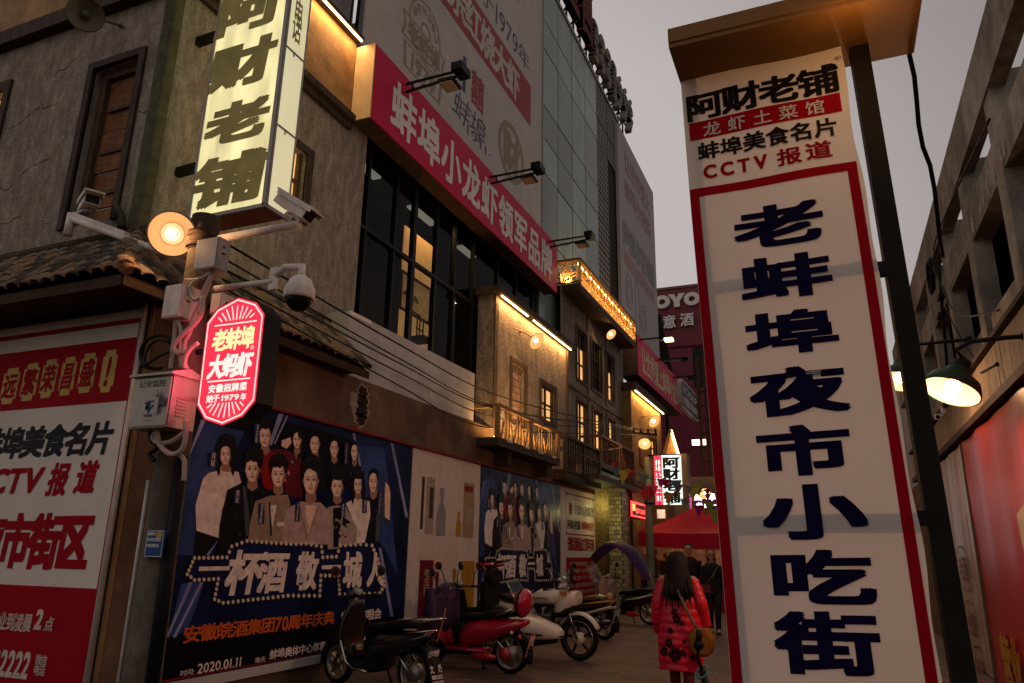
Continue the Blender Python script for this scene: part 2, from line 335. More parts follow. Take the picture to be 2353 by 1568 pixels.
for pl_c, pts_c in ((PF, ((-9.6, 5.6), (-9.2, 5.75), (-8.9, 5.7), (-8.5, 5.95), (-8.15, 5.98))), (PF, ((-9.9, 6.5), (-9.4, 6.62), (-9.0, 6.6), (-8.7, 6.75), (-8.3, 6.72))), (PF, ((-8.55, 7.82), (-8.6, 7.5), (-8.5, 7.2), (-8.25, 7.25), (-8.05, 7.4))), (PF, ((-9.8, 5.2), (-9.3, 5.28), (-8.8, 5.22), (-8.4, 5.3))), (PF, ((-6.85, 6.3), (-6.75, 6.25), (-6.65, 6.28))), (PU, ((7.9, 7.6), (8.0, 7.2), (7.95, 6.8), (8.1, 6.4), (8.05, 5.9))), (PU, ((5.35, 7.8), (5.5, 7.3), (5.45, 6.9))), (PU, ((5.5, 5.4), (5.56, 5.0)))):
    w = MB(); P_ = []
    for a, b in zip(pts_c, pts_c[1:]):
        for k in range(5): t_ = k / 5; P_.append((a[0] + (b[0] - a[0]) * t_ + random.uniform(-.02, .02), a[1] + (b[1] - a[1]) * t_ + random.uniform(-.02, .02)))
    for (a, b), (c, d) in zip(P_, P_[1:]):
        th = random.uniform(.003, .009); w.face([pl_c.P(a, b - th, .004), pl_c.P(c, d - th, .004), pl_c.P(c, d + th * .4, .004), pl_c.P(a, b + th * .4, .004)])
    w.build('wall_crack', M('crack_dark', (.05, .04, .03), .95, var=.3), B)
# corner trims (two faces)
w = MB(); w.slab(PF, U - .13, 4.66, U, 9.6, .003, .045); w.build('corner_trim', M('mossy_trim', (.10, .095, .055), .9, var=.3, scale=8, bump=.5), B)
w = MB(); w.slab(PU, FY - .045, 4.66, FY + .07, 9.6, .003, .05); w.build('corner_trim', M('mossy_trim', (.1, .1, .05)), B)
# boarded window
w = MB(); t = .09
for a in ((u0 - t, vb - .02, u0, vt + t), (u1, vb - .02, u1 + t, vt + t), (u0, vt, u1, vt + t)): w.slab(PF, *a, -.02, .035)
fr = w.build('window_frame', timber, B)
w = MB(); 
for a in ((u0 + .003, vb, u0 + .1, vt), (u1 - .07, vb, u1 - .003, vt), (u0 + .1, vt - .09, u1 - .07, vt - .003)): w.slab(PF, *a, -.2, -.1)
w.build('sash', timber2, fr)
vs = [vb, 5.25, 5.44, 5.72, 5.98, 6.26, 6.55, vt - .09]
for i in range(len(vs) - 1):
    w = MB(); w.slab(PF, u0 + .1, vs[i] + .006, u1 - .07, vs[i + 1] - .006, -.19, -.165 + random.uniform(-.012, .012)); w.build('board', plankm, fr)
for k in (2, 4, 6): w = MB(); w.slab(PF, u0 + .15, vs[k] - .03, u1 - .07, vs[k] + .02, -.15, -.13); w.build('batten', timber2, fr)
w = MB(); c = PF.P(u1 - .13, 6.2, -.13); w.tube([c + Vector((math.cos(a) * .06, -.02, math.sin(a) * .09)) for a in [math.radians(x) for x in range(60, 301, 30)]], .008, 6); w.build('handle', black, fr)
# far-left lit window
a0 = wl[0] - 1.15; a1 = wl[0] - .12; b0 = 5.6; b1 = wl[1] - .12
w = MB()
for a in ((a1, b0 - .1, a1 + .11, b1 + .11), (a0 - .1, b0 - .1, a0, b1 + .11), (a0, b1, a1, b1 + .11), (a0, b0 - .1, a1, b0)): w.slab(PF, *a, -.02, .035)
for a in ((a1 - .06, b0, a1 - .003, b1), (a0, 6.55, a1 - .06, 6.6), (a0 + .5, b0, a0 + .55, b1)): w.slab(PF, *a, -.14, -.08)
f2 = w.build('window_frame', timber, B)
w = MB(); w.rect(PF, a0, b0, a1, b1, -.15); w.build('pane', warmglow, f2)
# small street window
w = MB()
for a in ((uw0 - .1, vw0 - .1, uw0, vw1 + .1), (uw1, vw0 - .1, uw1 + .12, vw1 + .1), (uw0, vw1, uw1, vw1 + .1), (uw0, vw0 - .1, uw1, vw0)): w.slab(PU, *a, -.02, .03)
f2 = w.build('window_frame', timber, B)
w = MB()
for a in ((uw1 - .07, vw0, uw1 - .003, vw1), (uw0, vw0 + .5, uw1 - .07, vw0 + .53), (uw1 - .32, vw0, uw1 - .28, vw1)): w.slab(PU, *a, -.14, -.08)
w.build('sash', timber2, f2)
w = MB(); w.rect(PU, uw0, vw0, uw1, vw1, -.15); w.build('pane', warmglow, f2)
# dark ledges and tan fascia panels over them
w = MB(); w.slab(PF, -14, 7.83, U + .14, 8.04, .002, .14); w.slab(PU, FY - .14, 8.04, 8.51, 8.15, .002, .14); w.slab(PU, FY, 7.92, 8.51, 8.04, .002, .07); w.build('ledge', timber, B)
tan = M('tan_fascia_sheet', (.40, .23, .10), .6, var=.25, scale=3, bump=.7, bscale=4, dirt=.3)
w = MB(); w.slab(PF, -14, 8.05, U, 9.58, .003, .05); w.build('fascia_panel', tan, B)
w = MB(); w.slab(PU, FY, 8.16, 8.5, 9.5, .003, .03); w.build('fascia_panel', tan, B)
w = MB(); w.slab(PU, 5.6, 9.5, 8.46, 9.56, .003, .2); w.build('fascia_cap', timber, B)
w = MB(); w.slab(PU, 6.9, 9.475, 8.44, 9.498, .15, .18); w.build('led_strip', ledm, B)
area('led_light', PU.P(7.6, 9.46, .16), 1.7, .03, 20, WARM, (-.25, 0, -1))
# white-framed clutter right of the ledge top
w = MB(); w.slab(PU, 7.5, 9.56, 8.5, 11.5, -.3, -.1); w.build('upper_backing', M('grey_panel', (.3, .3, .31), .7, dirt=.3), B)
w = MB(); w.tube([PU.P(8.35, 9.57, .1), PU.P(8.42, 11.5, .1)], .03); w.tube([PU.P(8.2, 9.57, .08), PU.P(8.3, 11.5, .08)], .015); w.build('downpipe', black, B)
# soffit, fascia and eave boards of the tiled canopy
EX, EY, EZ, TZ = -5.7, 4.42, 3.95, 4.68
w = MB()
th = .05
w.faces([(-14, EY, EZ - th), (EX, EY, EZ - th), (U, FY, TZ - th), (-14, FY, TZ - th), (EX, 8.37, EZ - th), (U, 8.37, TZ - th)], [(0, 1, 2, 3), (1, 4, 5, 2)])
w.faces([(-14, EY, EZ - th), (EX, EY, EZ - th), (EX, 8.37, EZ - th), (GX, 8.37, EZ - th), (GX, FY, EZ - th), (-14, FY, EZ - th)], [(0, 5, 4, 1), (1, 4, 3, 2)])
w.bar((-14, EY, EZ - .09), (EX, EY, EZ - .09), .03, .1); w.bar((EX, EY - .015, EZ - .09), (EX, 8.37, EZ - .09), .03, .1)
w.faces([(EX, 8.37, EZ - th), (U, 8.37, TZ - th), (U, 8.37, EZ - th)], [(0, 1, 2)])
w.build('canopy_soffit', M('canopy_boards', (.07, .045, .03), .8, dirt=.3), B)
# frieze of small bricks between tile roof and stucco
w = MB()
for k in range(26): w.slab(PF, -14 + k * .3 + .004, 4.69, -13.71 + k * .3, 4.8, .003, .03)
w.build('frieze_course', M('frieze', (.09, .07, .05), .9, dirt=.4), B, kind='stuff')
# roof tiles, each one a piece
def tile_mesh(flip):
    mb = MB(); n = 6; r = .082; L_ = .22
    a = []
    for k in range(2):
        for rr in (r, r - .016):
            a.append([Vector((-math.cos(math.pi * j / n) * rr * (1.06 if k == 0 else .94), -L_ * .5 + k * L_, math.sin(math.pi * j / n) * rr * (.62 if not flip else -.62) + (.012 if k == 0 else 0))) for j in range(n + 1)])
    mb.smooth = True
    v = a[0] + a[1] + a[2] + a[3]; N = n + 1; f = []
    for j in range(n): f += [(j, j + 1, 2 * N + j + 1, 2 * N + j), (N + j, 3 * N + j, 3 * N + j + 1, N + j + 1), (j, N + j, N + j + 1, j + 1)]
    return mb.faces(v, f)
tms = [mesh_of(tile_mesh(False), 'roof_tile', [tm]) for tm in tilem]
tmf = mesh_of(tile_mesh(True), 'roof_tile', [tilem[2]])
sl = Vector((0, FY - EY, TZ - EZ)); pitch = math.atan2(sl.z, sl.y)
def lay(orig, along, upslope, ncol, nrow, rz, skip):
    for c in range(ncol):
        for r_ in range(nrow):
            p = Vector(orig) + Vector(along) * (c * .165) + Vector(upslope) * ((r_ + .42) / nrow)
            if skip(p): continue
            q = p + Vector((0, 0, .015 + .012 * random.random()))
            o = piece('roof_tile', random.choice(tms), q, B); o.rotation_euler = (pitch + random.uniform(-.03, .03), random.uniform(-.05, .05), rz + random.uniform(-.04, .04))
lay((-9.3, EY - .02, EZ), (1, 0, 0), sl, 23, 6, 0, lambda p: p.x + (p.y - EY) * 0 > EX - (p.y - EY) * (EX - U) / (FY - EY) * 1.0 + .0)
lay((EX + .02, EY + .05, EZ), (0, 1, 0), (U - EX, 0, TZ - EZ), 24, 6, math.pi / 2, lambda p: (p.y - EY) < (EX - p.x) * (FY - EY) / (EX - U) - .02)
mb_ = MB()
for c in range(52):      # the trough tiles underneath, joined (hardly seen)
    p0 = Vector((-14 + c * .165 - .083, EY, EZ - .01)); 
for k in range(7):
    a = Vector((EX, EY, EZ)).lerp(Vector((U, FY, TZ)), k / 7); b = Vector((EX, EY, EZ)).lerp(Vector((U, FY, TZ)), (k + 1.25) / 7)
    w = MB(); w.tube([a + Vector((0, 0, .035)), b + Vector((0, 0, .03))], [.075, .06], 8); w.build('hip_tile', tilem[1], B)
w = MB()
for k in range(14):
    w.tube([(EX + (U - EX) * k / 14, 8.38, EZ + (TZ - EZ) * k / 14 + .03), (EX + (U - EX) * (k + 1.15) / 14, 8.38, EZ + (TZ - EZ) * (k + 1.15) / 14 + .03)], [.05, .04], 6)
w.build('verge_capping', tilem[0], B)
w = MB(); w.tube([(-14, FY - .06, TZ + .03), (U, FY - .06, TZ + .03)], .05, 8); w.tube([(U + .06, FY, TZ + .03), (U + .06, 8.37, TZ + .03)], .05, 8); w.build('ridge_capping', tilem[2], B)
w = MB(); c = PF.at(*z1(880, 1480), .1)
w.loft([[c + Vector((math.cos(a) * r * .5 + dx, math.sin(a) * r * .5, h)) for a in [i * math.pi / 3 for i in range(6)]] for r, h, dx in ((.1, -.18, .05), (.08, -.05, .02), (.1, .05, -.05), (.03, .16, -.12))]); w.build('ridge_ornament', tilem[2], B)

# ================================================================== RESTAURANT BUILDING with glass front
B2 = thing('restaurant_building', 'tall dark glass fronted restaurant block with pale spandrel and brown lower wall', 'building', (GX, 9, 0))
w = MB(); w.rect(PG, 8.36, 0, 20.3, 3.9, 0); w.face([PG.P(8.36, 3.9), PG.P(20.3, 3.9), PG.P(20.3, 3.9, -.04), PG.P(8.36, 3.9, -.04)])
w.build('lower_wall', brownwall, B2)
# chipped hole row in the brown wall
chip = M('chipped_plaster', (.30, .24, .19), .9, var=.3, scale=20)
dark = M('hole_dark', (.03, .022, .018), .9, var=.2)
for (x, y, rx, ry) in ((838, 848, 32, 36), (836, 915, 36, 34), (830, 990, 42, 40), (822, 1045, 32, 40)):
    u, v = PG.uv(*z8(x, y)); ru = PG.uv(*z8(x + rx, y))[0] - u; rv = ry / 195
    for k, (q, mm_) in enumerate(((1.35, chip), (1, dark))):
        w = MB(); n = 14; ring = [(1 + .22 * math.sin(i * 2.7 + x) + random.uniform(-.1, .1)) * q for i in range(n)]
        w.prism(PG, [(u + ru * ring[i] * math.cos(2 * math.pi * i / n), v + .45 * rv * ring[i] * math.sin(2 * math.pi * i / n)) for i in range(n)], .001, .004 + .003 * k); w.build('chipped_patch' if k == 0 else 'wall_hole', mm_, B2)
w = MB(); w.prism(PG, [PG.uv(*z8(*q)) for q in ((750, 850), (800, 855), (795, 960), (790, 1000), (775, 1060), (760, 990), (745, 940))], .001, .003); w.build('chipped_patch', chip, B2)
PW = PX(GX - .04)
w = MB(); w.rect(PW, 8.36, 3.9, 12.5, 4.84, 0); w.face([PW.P(8.36, 4.84), PW.P(12.5, 4.84), PW.P(12.5, 4.84, -.42), PW.P(8.36, 4.84, -.42)]); w.face([PW.P(8.36, 3.9), PW.P(8.36, 4.84), PW.P(8.36, 4.84, -.42), PW.P(8.36, 3.9, -.42)])
w.face([PW.P(12.5, 3.9), PW.P(12.5, 4.84), PW.P(12.5, 4.84, -.42), PW.P(12.5, 3.9, -.42)])
w.build('white_spandrel', whitewall, B2)
w = MB(); w.slab(PW, 8.36, 4.78, 8.9, 4.84, .001, .012); w.slab(PW, 10.6, 4.2, 10.615, 4.8, .001, .004); w.prism(PW, [(10.6, 4.3), (10.62, 4.3), (10.95, 4.02), (11.1, 3.98), (10.93, 4.0)], .001, .004); w.build('plaster_crack', M('filler', (.72, .68, .63), .9, var=.2), B2)
# window wall
gy0, gy1, gz0, gz1 = 9.03, 13.4, 4.86, 9.0
w = MB(); w.rect(PU, gy0, gz0, gy1 + 5, gz1, -.06)
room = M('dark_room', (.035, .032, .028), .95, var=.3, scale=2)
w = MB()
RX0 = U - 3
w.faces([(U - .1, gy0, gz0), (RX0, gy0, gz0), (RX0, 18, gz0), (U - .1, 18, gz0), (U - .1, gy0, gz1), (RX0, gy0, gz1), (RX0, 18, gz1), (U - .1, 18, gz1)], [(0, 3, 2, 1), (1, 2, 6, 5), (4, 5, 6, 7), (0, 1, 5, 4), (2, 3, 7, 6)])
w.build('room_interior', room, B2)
# lit corner of the dining room behind the glass
ly0 = PX(U - .6).uv(*z8(1100, 300))[0]; ly1 = PX(U - .6).uv(*z8(1345, 300))[0]
litw = M('lit_room_wall', (.62, .38, .17), .8, emit=.28, ecol=(1, .5, .17), var=.12, scale=2)  # room light on this wall put in as emission
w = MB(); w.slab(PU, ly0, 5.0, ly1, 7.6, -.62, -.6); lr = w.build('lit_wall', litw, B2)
QL = PX(U - .6)
w = MB()
fa = QL.uv(*z8(1100, 145)); fb = QL.uv(*z8(1325, 112)); fc = QL.uv(*z8(1318, 378))
for a in ((fa[0], fc[1], fb[0], fc[1] + .05), (fa[0], fb[1] - .05, fb[0], fb[1]), (fa[0], fc[1], fa[0] + .05, fb[1]), (fb[0] - .05, fc[1], fb[0], fb[1])): w.slab(QL, *a, .003, .03)
tag(w.build('picture_frame', M('picture_frame_wood', (.10, .035, .015), .4, var=.2)), 'brown framed landscape drawing hanging in the lit dining room', 'picture')
pf = bpy.data.objects['picture_frame']
w = MB(); w.rect(QL, fa[0] + .05, fc[1] + .05, fb[0] - .05, fb[1] - .05, .006); w.build('picture', M('picture_paper', (.52, .36, .2), .8, emit=.1, ecol=(1, .55, .2), var=.25, scale=8), pf)  # paper glows faintly, room light put into its material
w = MB()
for i in range(9): 
    u = fa[0] + .15 + i * .06; w.disc(QL, u, fc[1] + .35 + .04 * math.sin(i * 2), .06, .03 + .01 * (i % 3), .009 + i * .0006, 8)
w.build('ink_drawing', M('ink', (.2, .13, .07), .9), pf)
# chair silhouette
ch = thing('dining_chair', 'dark wooden dining chair seen through the restaurant window', 'chair', QL.at(*z8(1140, 470), .3))
p = QL.at(*z8(1110, 440), .3)
for k, (a, b) in enumerate((((1095, 285), (1150, 320)), ((1130, 315), (1122, 480)), ((1150, 320), (1140, 480)), ((1175, 340), (1165, 480)), ((1120, 400), (1172, 430)))):
    w = MB(); w.tube([QL.at(*z8(*a), .3), QL.at(*z8(*b), .3)], .016, 6); w.build('back_rail' if k in (0, 4) else 'spindle', timber, ch)
w = MB(); q = QL.at(*z8(1148, 478), .3); w.box(q + Vector((-.2, -.22, -.05)), q + Vector((.2, .22, 0))); w.build('seat', timber, ch)
for dx in (-.17, .17):
    for dy in (-.19, .19): w = MB(); w.tube([q + Vector((dx, dy, -.05)), q + Vector((dx, dy, -.12))], .02, 6); w.build('leg', timber, ch)
area('dining_light', (U - .35, (ly0 + ly1) / 2, 8.0), 1.0, .15, 16, (1, .6, .25), (-.2, 0, -1))
mulls = [PU.uv(x, 600)[0] for x in (836, 905, 951, 1003, 1047, 1090)] + [14.4, 15.5, 16.6]
tz = PU.uv(*z5(0, 280))[1]
for i, u in enumerate(mulls):
    w = MB(); ww = .11 if i == 2 else .05; w.slab(PU, u - ww / 2, gz0, u + ww / 2, gz1, -.09, -.005); w.build('mullion', black, B2)
w = MB(); w.slab(PU, gy0, tz - .03, 17, tz + .03, -.094, -.001); w.slab(PU, gy0, gz0, gy1 + .1, gz0 + .05, -.094, -.001); w.build('transom', black, B2)
for a, b in zip(mulls, mulls[1:]):
    for c, d in ((gz0 + .05, tz - .03), (tz + .03, 8.9)): w = MB(); w.rect(PU, a + .02, c, b - .02, d, -.05 - random.uniform(0, .01)); w.build('pane', darkglass, B2)
# pale ceiling lights caught in the glass
for q in (((880, 415), (905, 415), (965, 480), (930, 480)), ((1020, 550), (1050, 552), (1095, 610), (1080, 612))):
    pass
tube_m = M('ceiling_panel_light', (.6, .6, .55), .7, emit=.22, ecol=(.9, .9, .8), var=0)
for y0, y1 in ((9.45, 10.35), (11.55, 12.5), (13.7, 14.4)):
    w = MB(); w.box((U - .75, y0, 8.12), (U - .58, y1, 8.16)); tag(w.build('ceiling_light', tube_m), ['pale strip light nearest the left edge of the restaurant window', 'pale strip light above the middle panes of the restaurant window', 'pale strip light above the last panes beside the stucco shophouse'][int(y0 > 11) + int(y0 > 13)], 'ceiling light', 'strip lights inside the restaurant')
w = MB(); w.face([(GX - .04, 8.36, 8.06), (GX - .04, 17.25, 8.06), (U - .1, 17.25, 8.06), (U - .1, 8.36, 8.06)]); 
# ---- red fascia sign
RSX = -6.1; PS = PX(RSX)
SG = thing('red_fascia_sign', 'long crimson shop sign with nine white characters above the dark glass windows', 'sign', (RSX, 8.52, 8.07))
w = MB(); w.box((U + .04, 8.515, 8.07), (RSX - .03, 17.26, 9.42)); w.build('sign_box', M('sign_box_metal', (.09, .06, .05), .6, dirt=.3), SG)
w = MB(); w.box((RSX - .028, 8.52, 8.08), (RSX, 17.25, 9.43)); w.build('sign_face', redsign, SG)
w = MB(); w.box((U + .04, 8.49, 8.07), (RSX - .002, 8.512, 9.43)); w.build('end_panel', M('cream_end_panel', (.62, .45, .28), .5, var=.1, dirt=.12), SG)
w = MB(); ca = PS.uv(892, 300)[0]; cb = PS.uv(1269, 610)[0]
text(w, PS, '蚌埠小龙虾领军品牌', (ca, 8.27), (cb, 9.17), .028, .004, px=False, gap=.12); w.build('lettering', whitelet, SG)
# ---- floodlights
floodlabels = ['black floodlight on a twin bar arm nearest the start of the crimson sign', 'black floodlight on a twin bar arm over the middle of the crimson sign', 'black floodlight on a twin bar arm over the end of the crimson sign']
for i, (rt, tp) in enumerate((((935, 172), (1062, 137)), ((1128, 388), (1238, 372)), ((1262, 536), (1356, 527)))):
    u, v = PS.uv(*rt); PYr = PY(u); tx, tz_ = PYr.uv(*tp)
    L_ = min(1.3, tx - RSX); z0 = 9.3; t = thing('floodlight', floodlabels[i], 'floodlight', (RSX, u, z0), group='floodlights on the crimson sign')
    for dz, nm in ((0, 'arm'), (-.16, 'arm')): 
        w = MB(); w.bar((RSX, u, z0 + dz), (RSX + L_, u, z0 + dz * .6), .035); w.build(nm, black, t)
    for k in (.12, .95): w = MB(); w.bar((RSX + L_ * k, u, z0), (RSX + L_ * k, u, z0 - .16 + .06 * k), .025); w.build('strut', black, t)
    w = MB(); hx = RSX + L_ - .12; w.box((hx, u - .17, z0 - .08), (hx + .2, u + .17, z0 + .06)); w.build('gear_box', black, t)
    w = MB(); a = Vector((hx - .12, u, z0 - .22)); d = Vector((-.6, 0, -.8)); 
    w.bar(a + Vector((-.12, -.0, -.0)), a + Vector((.16, 0, .0)), .34, .05, up=(.5, 0, .85)); w.build('lamp_head', black, t)
    w = MB(); w.bar(a + Vector((-.1, 0, -.035)), a + Vector((.13, 0, -.04)), .28, .01, up=(.5, 0, .85)); w.build('lens', M('flood_lens', (.5, .42, .32), .2, var=0), t)
    w = MB(); w.tube([(RSX + L_ * q, u + .02, z0 - .12 + .05 * math.sin(q * 26)) for q in [j / 24 for j in range(2, 23)]], .011, 6); w.build('cable', M('pale_cable', (.28, .24, .2), .6), t)
# ---- big banner over the sign
by0, by1, bz0, bz1 = 8.61, 17.08, 9.0, 17.4
PB = PX(U + .02)
BN = thing('rooftop_banner', 'huge white vinyl banner with faded red stripe and khaki emblem over the crimson sign', 'banner', (U, by0, bz0))
w = MB(); n = 24
for i in range(n):
    for j in range(20):
        def q(a, b): 
            u = by0 + (by1 - by0) * a / n; v = bz0 + (bz1 - bz0) * b / 20; return PB.P(u, v, 0)
        w.faces([q(i, j), q(i + 1, j), q(i + 1, j + 1), q(i, j + 1)], [(0, 1, 2, 3)])
w.build('vinyl_sheet', vinyl, BN)
for q in (by0 - .03, by1): w = MB(); w.slab(PB, q, bz0, q + .035, bz1, -.1, .03); w.build('edge_frame', greym, BN)
D = .002
w = MB()
def Bp(*q): return PB.uv(*zu(*q))
sa = Bp(340, 0); sb_ = Bp(1385, 985); sc = Bp(1385, 1460)
zt1 = (sb_[1]); zb1 = sc[1]
w.rect(PB, by0 + 1.2, zb1, sb_[0], zt1, D); w.build('printed_stripe', prt_red, BN)
h = zt1 - zb1
w = MB(); ce = Bp(1250, 1000)[0]; cs = Bp(1110, 700)[0]; cw_ = (ce - Bp(440, 100)[0]) / 5
text(w, PB, '正宗红烧大虾', (ce - cw_ * 6, zb1 + h * .14), (ce, zb1 + h * .88), .03, D + .002, px=False); w.build('lettering', M('banner_white_print', (.58, .52, .48), .6), BN)
w = MB(); e = Bp(1368, 800)[0]; s_ = Bp(1300, 700)[0]; text(w, PB, '始于1979年', (e - (Bp(1368, 800)[0] - Bp(860, 80)[0]) - 1.1, zt1 + .25), (e, zt1 + .25 + h * .48), .0, D + .001, px=False); w.build('lettering', prt_dark, BN)
w = MB(); e = Bp(1262, 100)[0]; text(w, PB, '蚌埠老街', (e - 5.2, zt1 + 2.0), (e, zt1 + 3.2), .03, D + .001, px=False); w.build('lettering', prt_red, BN)
# small wine marks
w = MB(); text(w, PB, 'I', Bp(585, 1010), Bp(660, 670), .01, D + .001, px=False); 
a = Bp(590, 1440); b = Bp(870, 1290); text(w, PB, '蚌埠', (Bp(500, 1200)[0], Bp(620, 1440)[1]), (Bp(870, 1450)[0], Bp(600, 1090)[1]), .0, D + .001, shear=.25, px=False)
text(w, PB, '·1911·', (Bp(590, 1450)[0], Bp(735, 1568)[1] - .12), (Bp(590, 1450)[0] + 1.5, Bp(735, 1568)[1] + .12), .0, D + .001, px=False); w.build('lettering', prt_dark, BN)
w = MB(); text(w, PB, '囍', Bp(697, 1150), Bp(850, 950), .02, D + .001, px=False); w.build('lettering', prt_red, BN)
def ring(mb, pl, u, v, ru, rv, t, d, n=36):
    for i in range(n):
        a, b = 2 * math.pi * i / n, 2 * math.pi * (i + 1) / n
        mb.face([pl.P(u + (ru - t) * math.cos(a), v + (rv - t) * math.sin(a), d), pl.P(u + ru * math.cos(a), v + rv * math.sin(a), d), pl.P(u + ru * math.cos(b), v + rv * math.sin(b), d), pl.P(u + (ru - t) * math.cos(b), v + (rv - t) * math.sin(b), d)])
w = MB()
c0 = PB.uv(*z3(1062, 1040)); tp = PB.uv(*z3(1030, 808)); 
cu = (PB.uv(*z3(972, 1000))[0] + PB.uv(*z3(1152, 1050))[0]) / 2; ru = (PB.uv(*z3(1152, 1050))[0] - PB.uv(*z3(972, 1000))[0]) / 2
cv = PB.uv(*z3(1062, 1040))[1]
ring(w, PB, cu, cv, ru, ru * .95, .16, D + .001); text(w, PB, '财', (cu - ru * .62, cv - ru * .62), (cu + ru * .62, cv + ru * .62), .04, D + .002, px=False); w.build('round_mark', prt_khaki, BN); w = MB()
# round prawn emblem with ribbon
eu0, eu1 = PB.uv(*z3(330, 300))[0], PB.uv(*z3(590, 560))[0]; er = .62; ecu = (eu0 + eu1) / 2; ecv = PB.uv(*z3(470, 210))[1]
ring(w, PB, ecu, ecv, er, er * 1.05, .05, D + .001)
for i, chh in enumerate('BENGBU'):
    a = math.radians(155 - i * 27); g = (ecu + (er - .17) * math.cos(a), ecv + (er - .17) * math.sin(a)); text(w, PB, chh, (g[0] - .07, g[1] - .09), (g[0] + .07, g[1] + .09), .02, D + .001, px=False)
for k in range(14):
    a = math.radians(200 - k * 22); b = math.radians(200 - (k + 1) * 22); r_ = .2
    w.face([PB.P(ecu + (r_ - .06) * math.cos(a), ecv + (r_ - .06) * math.sin(a), D + .001), PB.P(ecu + r_ * math.cos(a), ecv + r_ * math.sin(a), D + .001), PB.P(ecu + r_ * math.cos(b), ecv + r_ * math.sin(b), D + .001), PB.P(ecu + (r_ - .06) * math.cos(b), ecv + (r_ - .06) * math.sin(b), D + .001)])
yv = ecv - er * .72
def frame_quad(mb, pts, t, d):
    cx_ = sum(p[0] for p in pts) / len(pts); cy_ = sum(p[1] for p in pts) / len(pts); n = len(pts)
    for i in range(n):
        a, b = pts[i], pts[(i + 1) % n]; s1 = lambda p: (p[0] + (cx_ - p[0]) * t, p[1] + (cy_ - p[1]) * t)
        mb.face([PB.P(*a, d), PB.P(*b, d), PB.P(*s1(b), d), PB.P(*s1(a), d)])
frame_quad(w, [(ecu - .85, yv - .15), (ecu + .85, yv - .15), (ecu + .75, yv + .12), (ecu + .85, yv + .38), (ecu - .85, yv + .38), (ecu - .75, yv + .12)], .09, D + .0015)
text(w, PB, '老蚌埠', (ecu - .62, yv - .1), (ecu + .62, yv + .33), .03, D + .002, px=False)
frame_quad(w, [(ecu - .7, yv - .75), (ecu + .7, yv - .75), (ecu + .75, yv - .22), (ecu - .75, yv - .22)], .12, D + .0015)
text(w, PB, '1979', (ecu - .5, yv - .66), (ecu + .5, yv - .3), .03, D + .002, px=False); w.build('emblem', prt_khaki, BN)

# ================================================================== glass tower and perforated screen
TX = U - .06; PT = PX(TX)
T = thing('glass_tower', 'five storey block clad in green glass squares behind the crimson sign', 'building', (TX, 17.1, 0))
roof_z = PT.uv(1371, 240)[1] ; roof_z = 18.35
cols = [17.14] + [PT.uv(x, 300)[0] for x in (1282, 1314, 1344, 1371, 1394.6)] + [PT.uv(1418, 300)[0]]
rows = [roof_z, PT.uv(1245, 34)[1], PT.uv(1245, 101)[1], PT.uv(1245, 232)[1], PT.uv(1245, 308)[1], PT.uv(1245, 388)[1]]
rows = sorted(rows); st = (rows[-1] - rows[0]) / 5
while rows[0] > 7.6: rows.insert(0, rows[0] - (1.5 if len(rows) % 2 else 1.9))
w = MB(); w.box((-16, 17.1, 0), (TX - .06, cols[-1] + .05, roof_z + .1)); w.build('core', M('tower_core', (.06, .06, .06), .9), T)
gg = [M('green_glass_%s' % n, c, .25, var=.2, scale=1.5, stretch=(1, 1, .3), dirt=.3, spec=.5) for n, c in (('light', (.20, .27, .22)), ('mid', (.14, .20, .165)), ('dark', (.08, .115, .095)))]
perf = M('perforated_screen', (.33, .31, .29), .6, var=.1)
def perf_nodes(m):
    t = m.node_tree; n = t.nodes; L = t.links.new; g = n.new('ShaderNodeNewGeometry'); v = n.new('ShaderNodeTexVoronoi'); v.inputs['Randomness'].default_value = 0; v.inputs['Scale'].default_value = 4.6
    L(g.outputs['Position'], v.inputs['Vector']); r = n.new('ShaderNodeValToRGB'); r.color_ramp.interpolation = 'CONSTANT'; r.color_ramp.elements[0].color = (.02, .02, .02, 1); r.color_ramp.elements[1].position = .42; r.color_ramp.elements[1].color = (.34, .32, .3, 1)
    sep = n.new('ShaderNodeSeparateXYZ'); cmb = n.new('ShaderNodeCombineXYZ'); L(g.outputs['Position'], sep.inputs[0]); L(sep.outputs[1], cmb.inputs[0]); L(sep.outputs[2], cmb.inputs[1]); L(cmb.outputs[0], v.inputs['Vector'])
    L(v.outputs['Distance'], r.inputs[0]); L(r.outputs[0], n['Principled BSDF'].inputs['Base Color'])
perf_nodes(perf)
for ci in range(6):
    for ri in range(len(rows) - 1):
        if ci == 5 and 9.0 < rows[ri] and rows[ri + 1] < 16.3: continue
        w = MB(); w.slab(PT, cols[ci] + .02, rows[ri] + .02, cols[ci + 1] - .02, rows[ri + 1] - .02, -.05, random.uniform(-.012, 0))
        w.build('glass_panel' if ci < 4 else 'perforated_panel', perf if ci >= 4 else random.choice(gg), T)
w = MB(); w.slab(PT, cols[5] + .02, rows[0], cols[6] - .3, 16, -.058, -.055); w.build('shaft_wall', M('shaft_dark', (.05, .04, .035), .9), T)
w = MB(); w.slab(PT, 17.1, roof_z, cols[-1] + .05, roof_z + .14, -.3, .03); w.build('parapet_cap', greym, T)
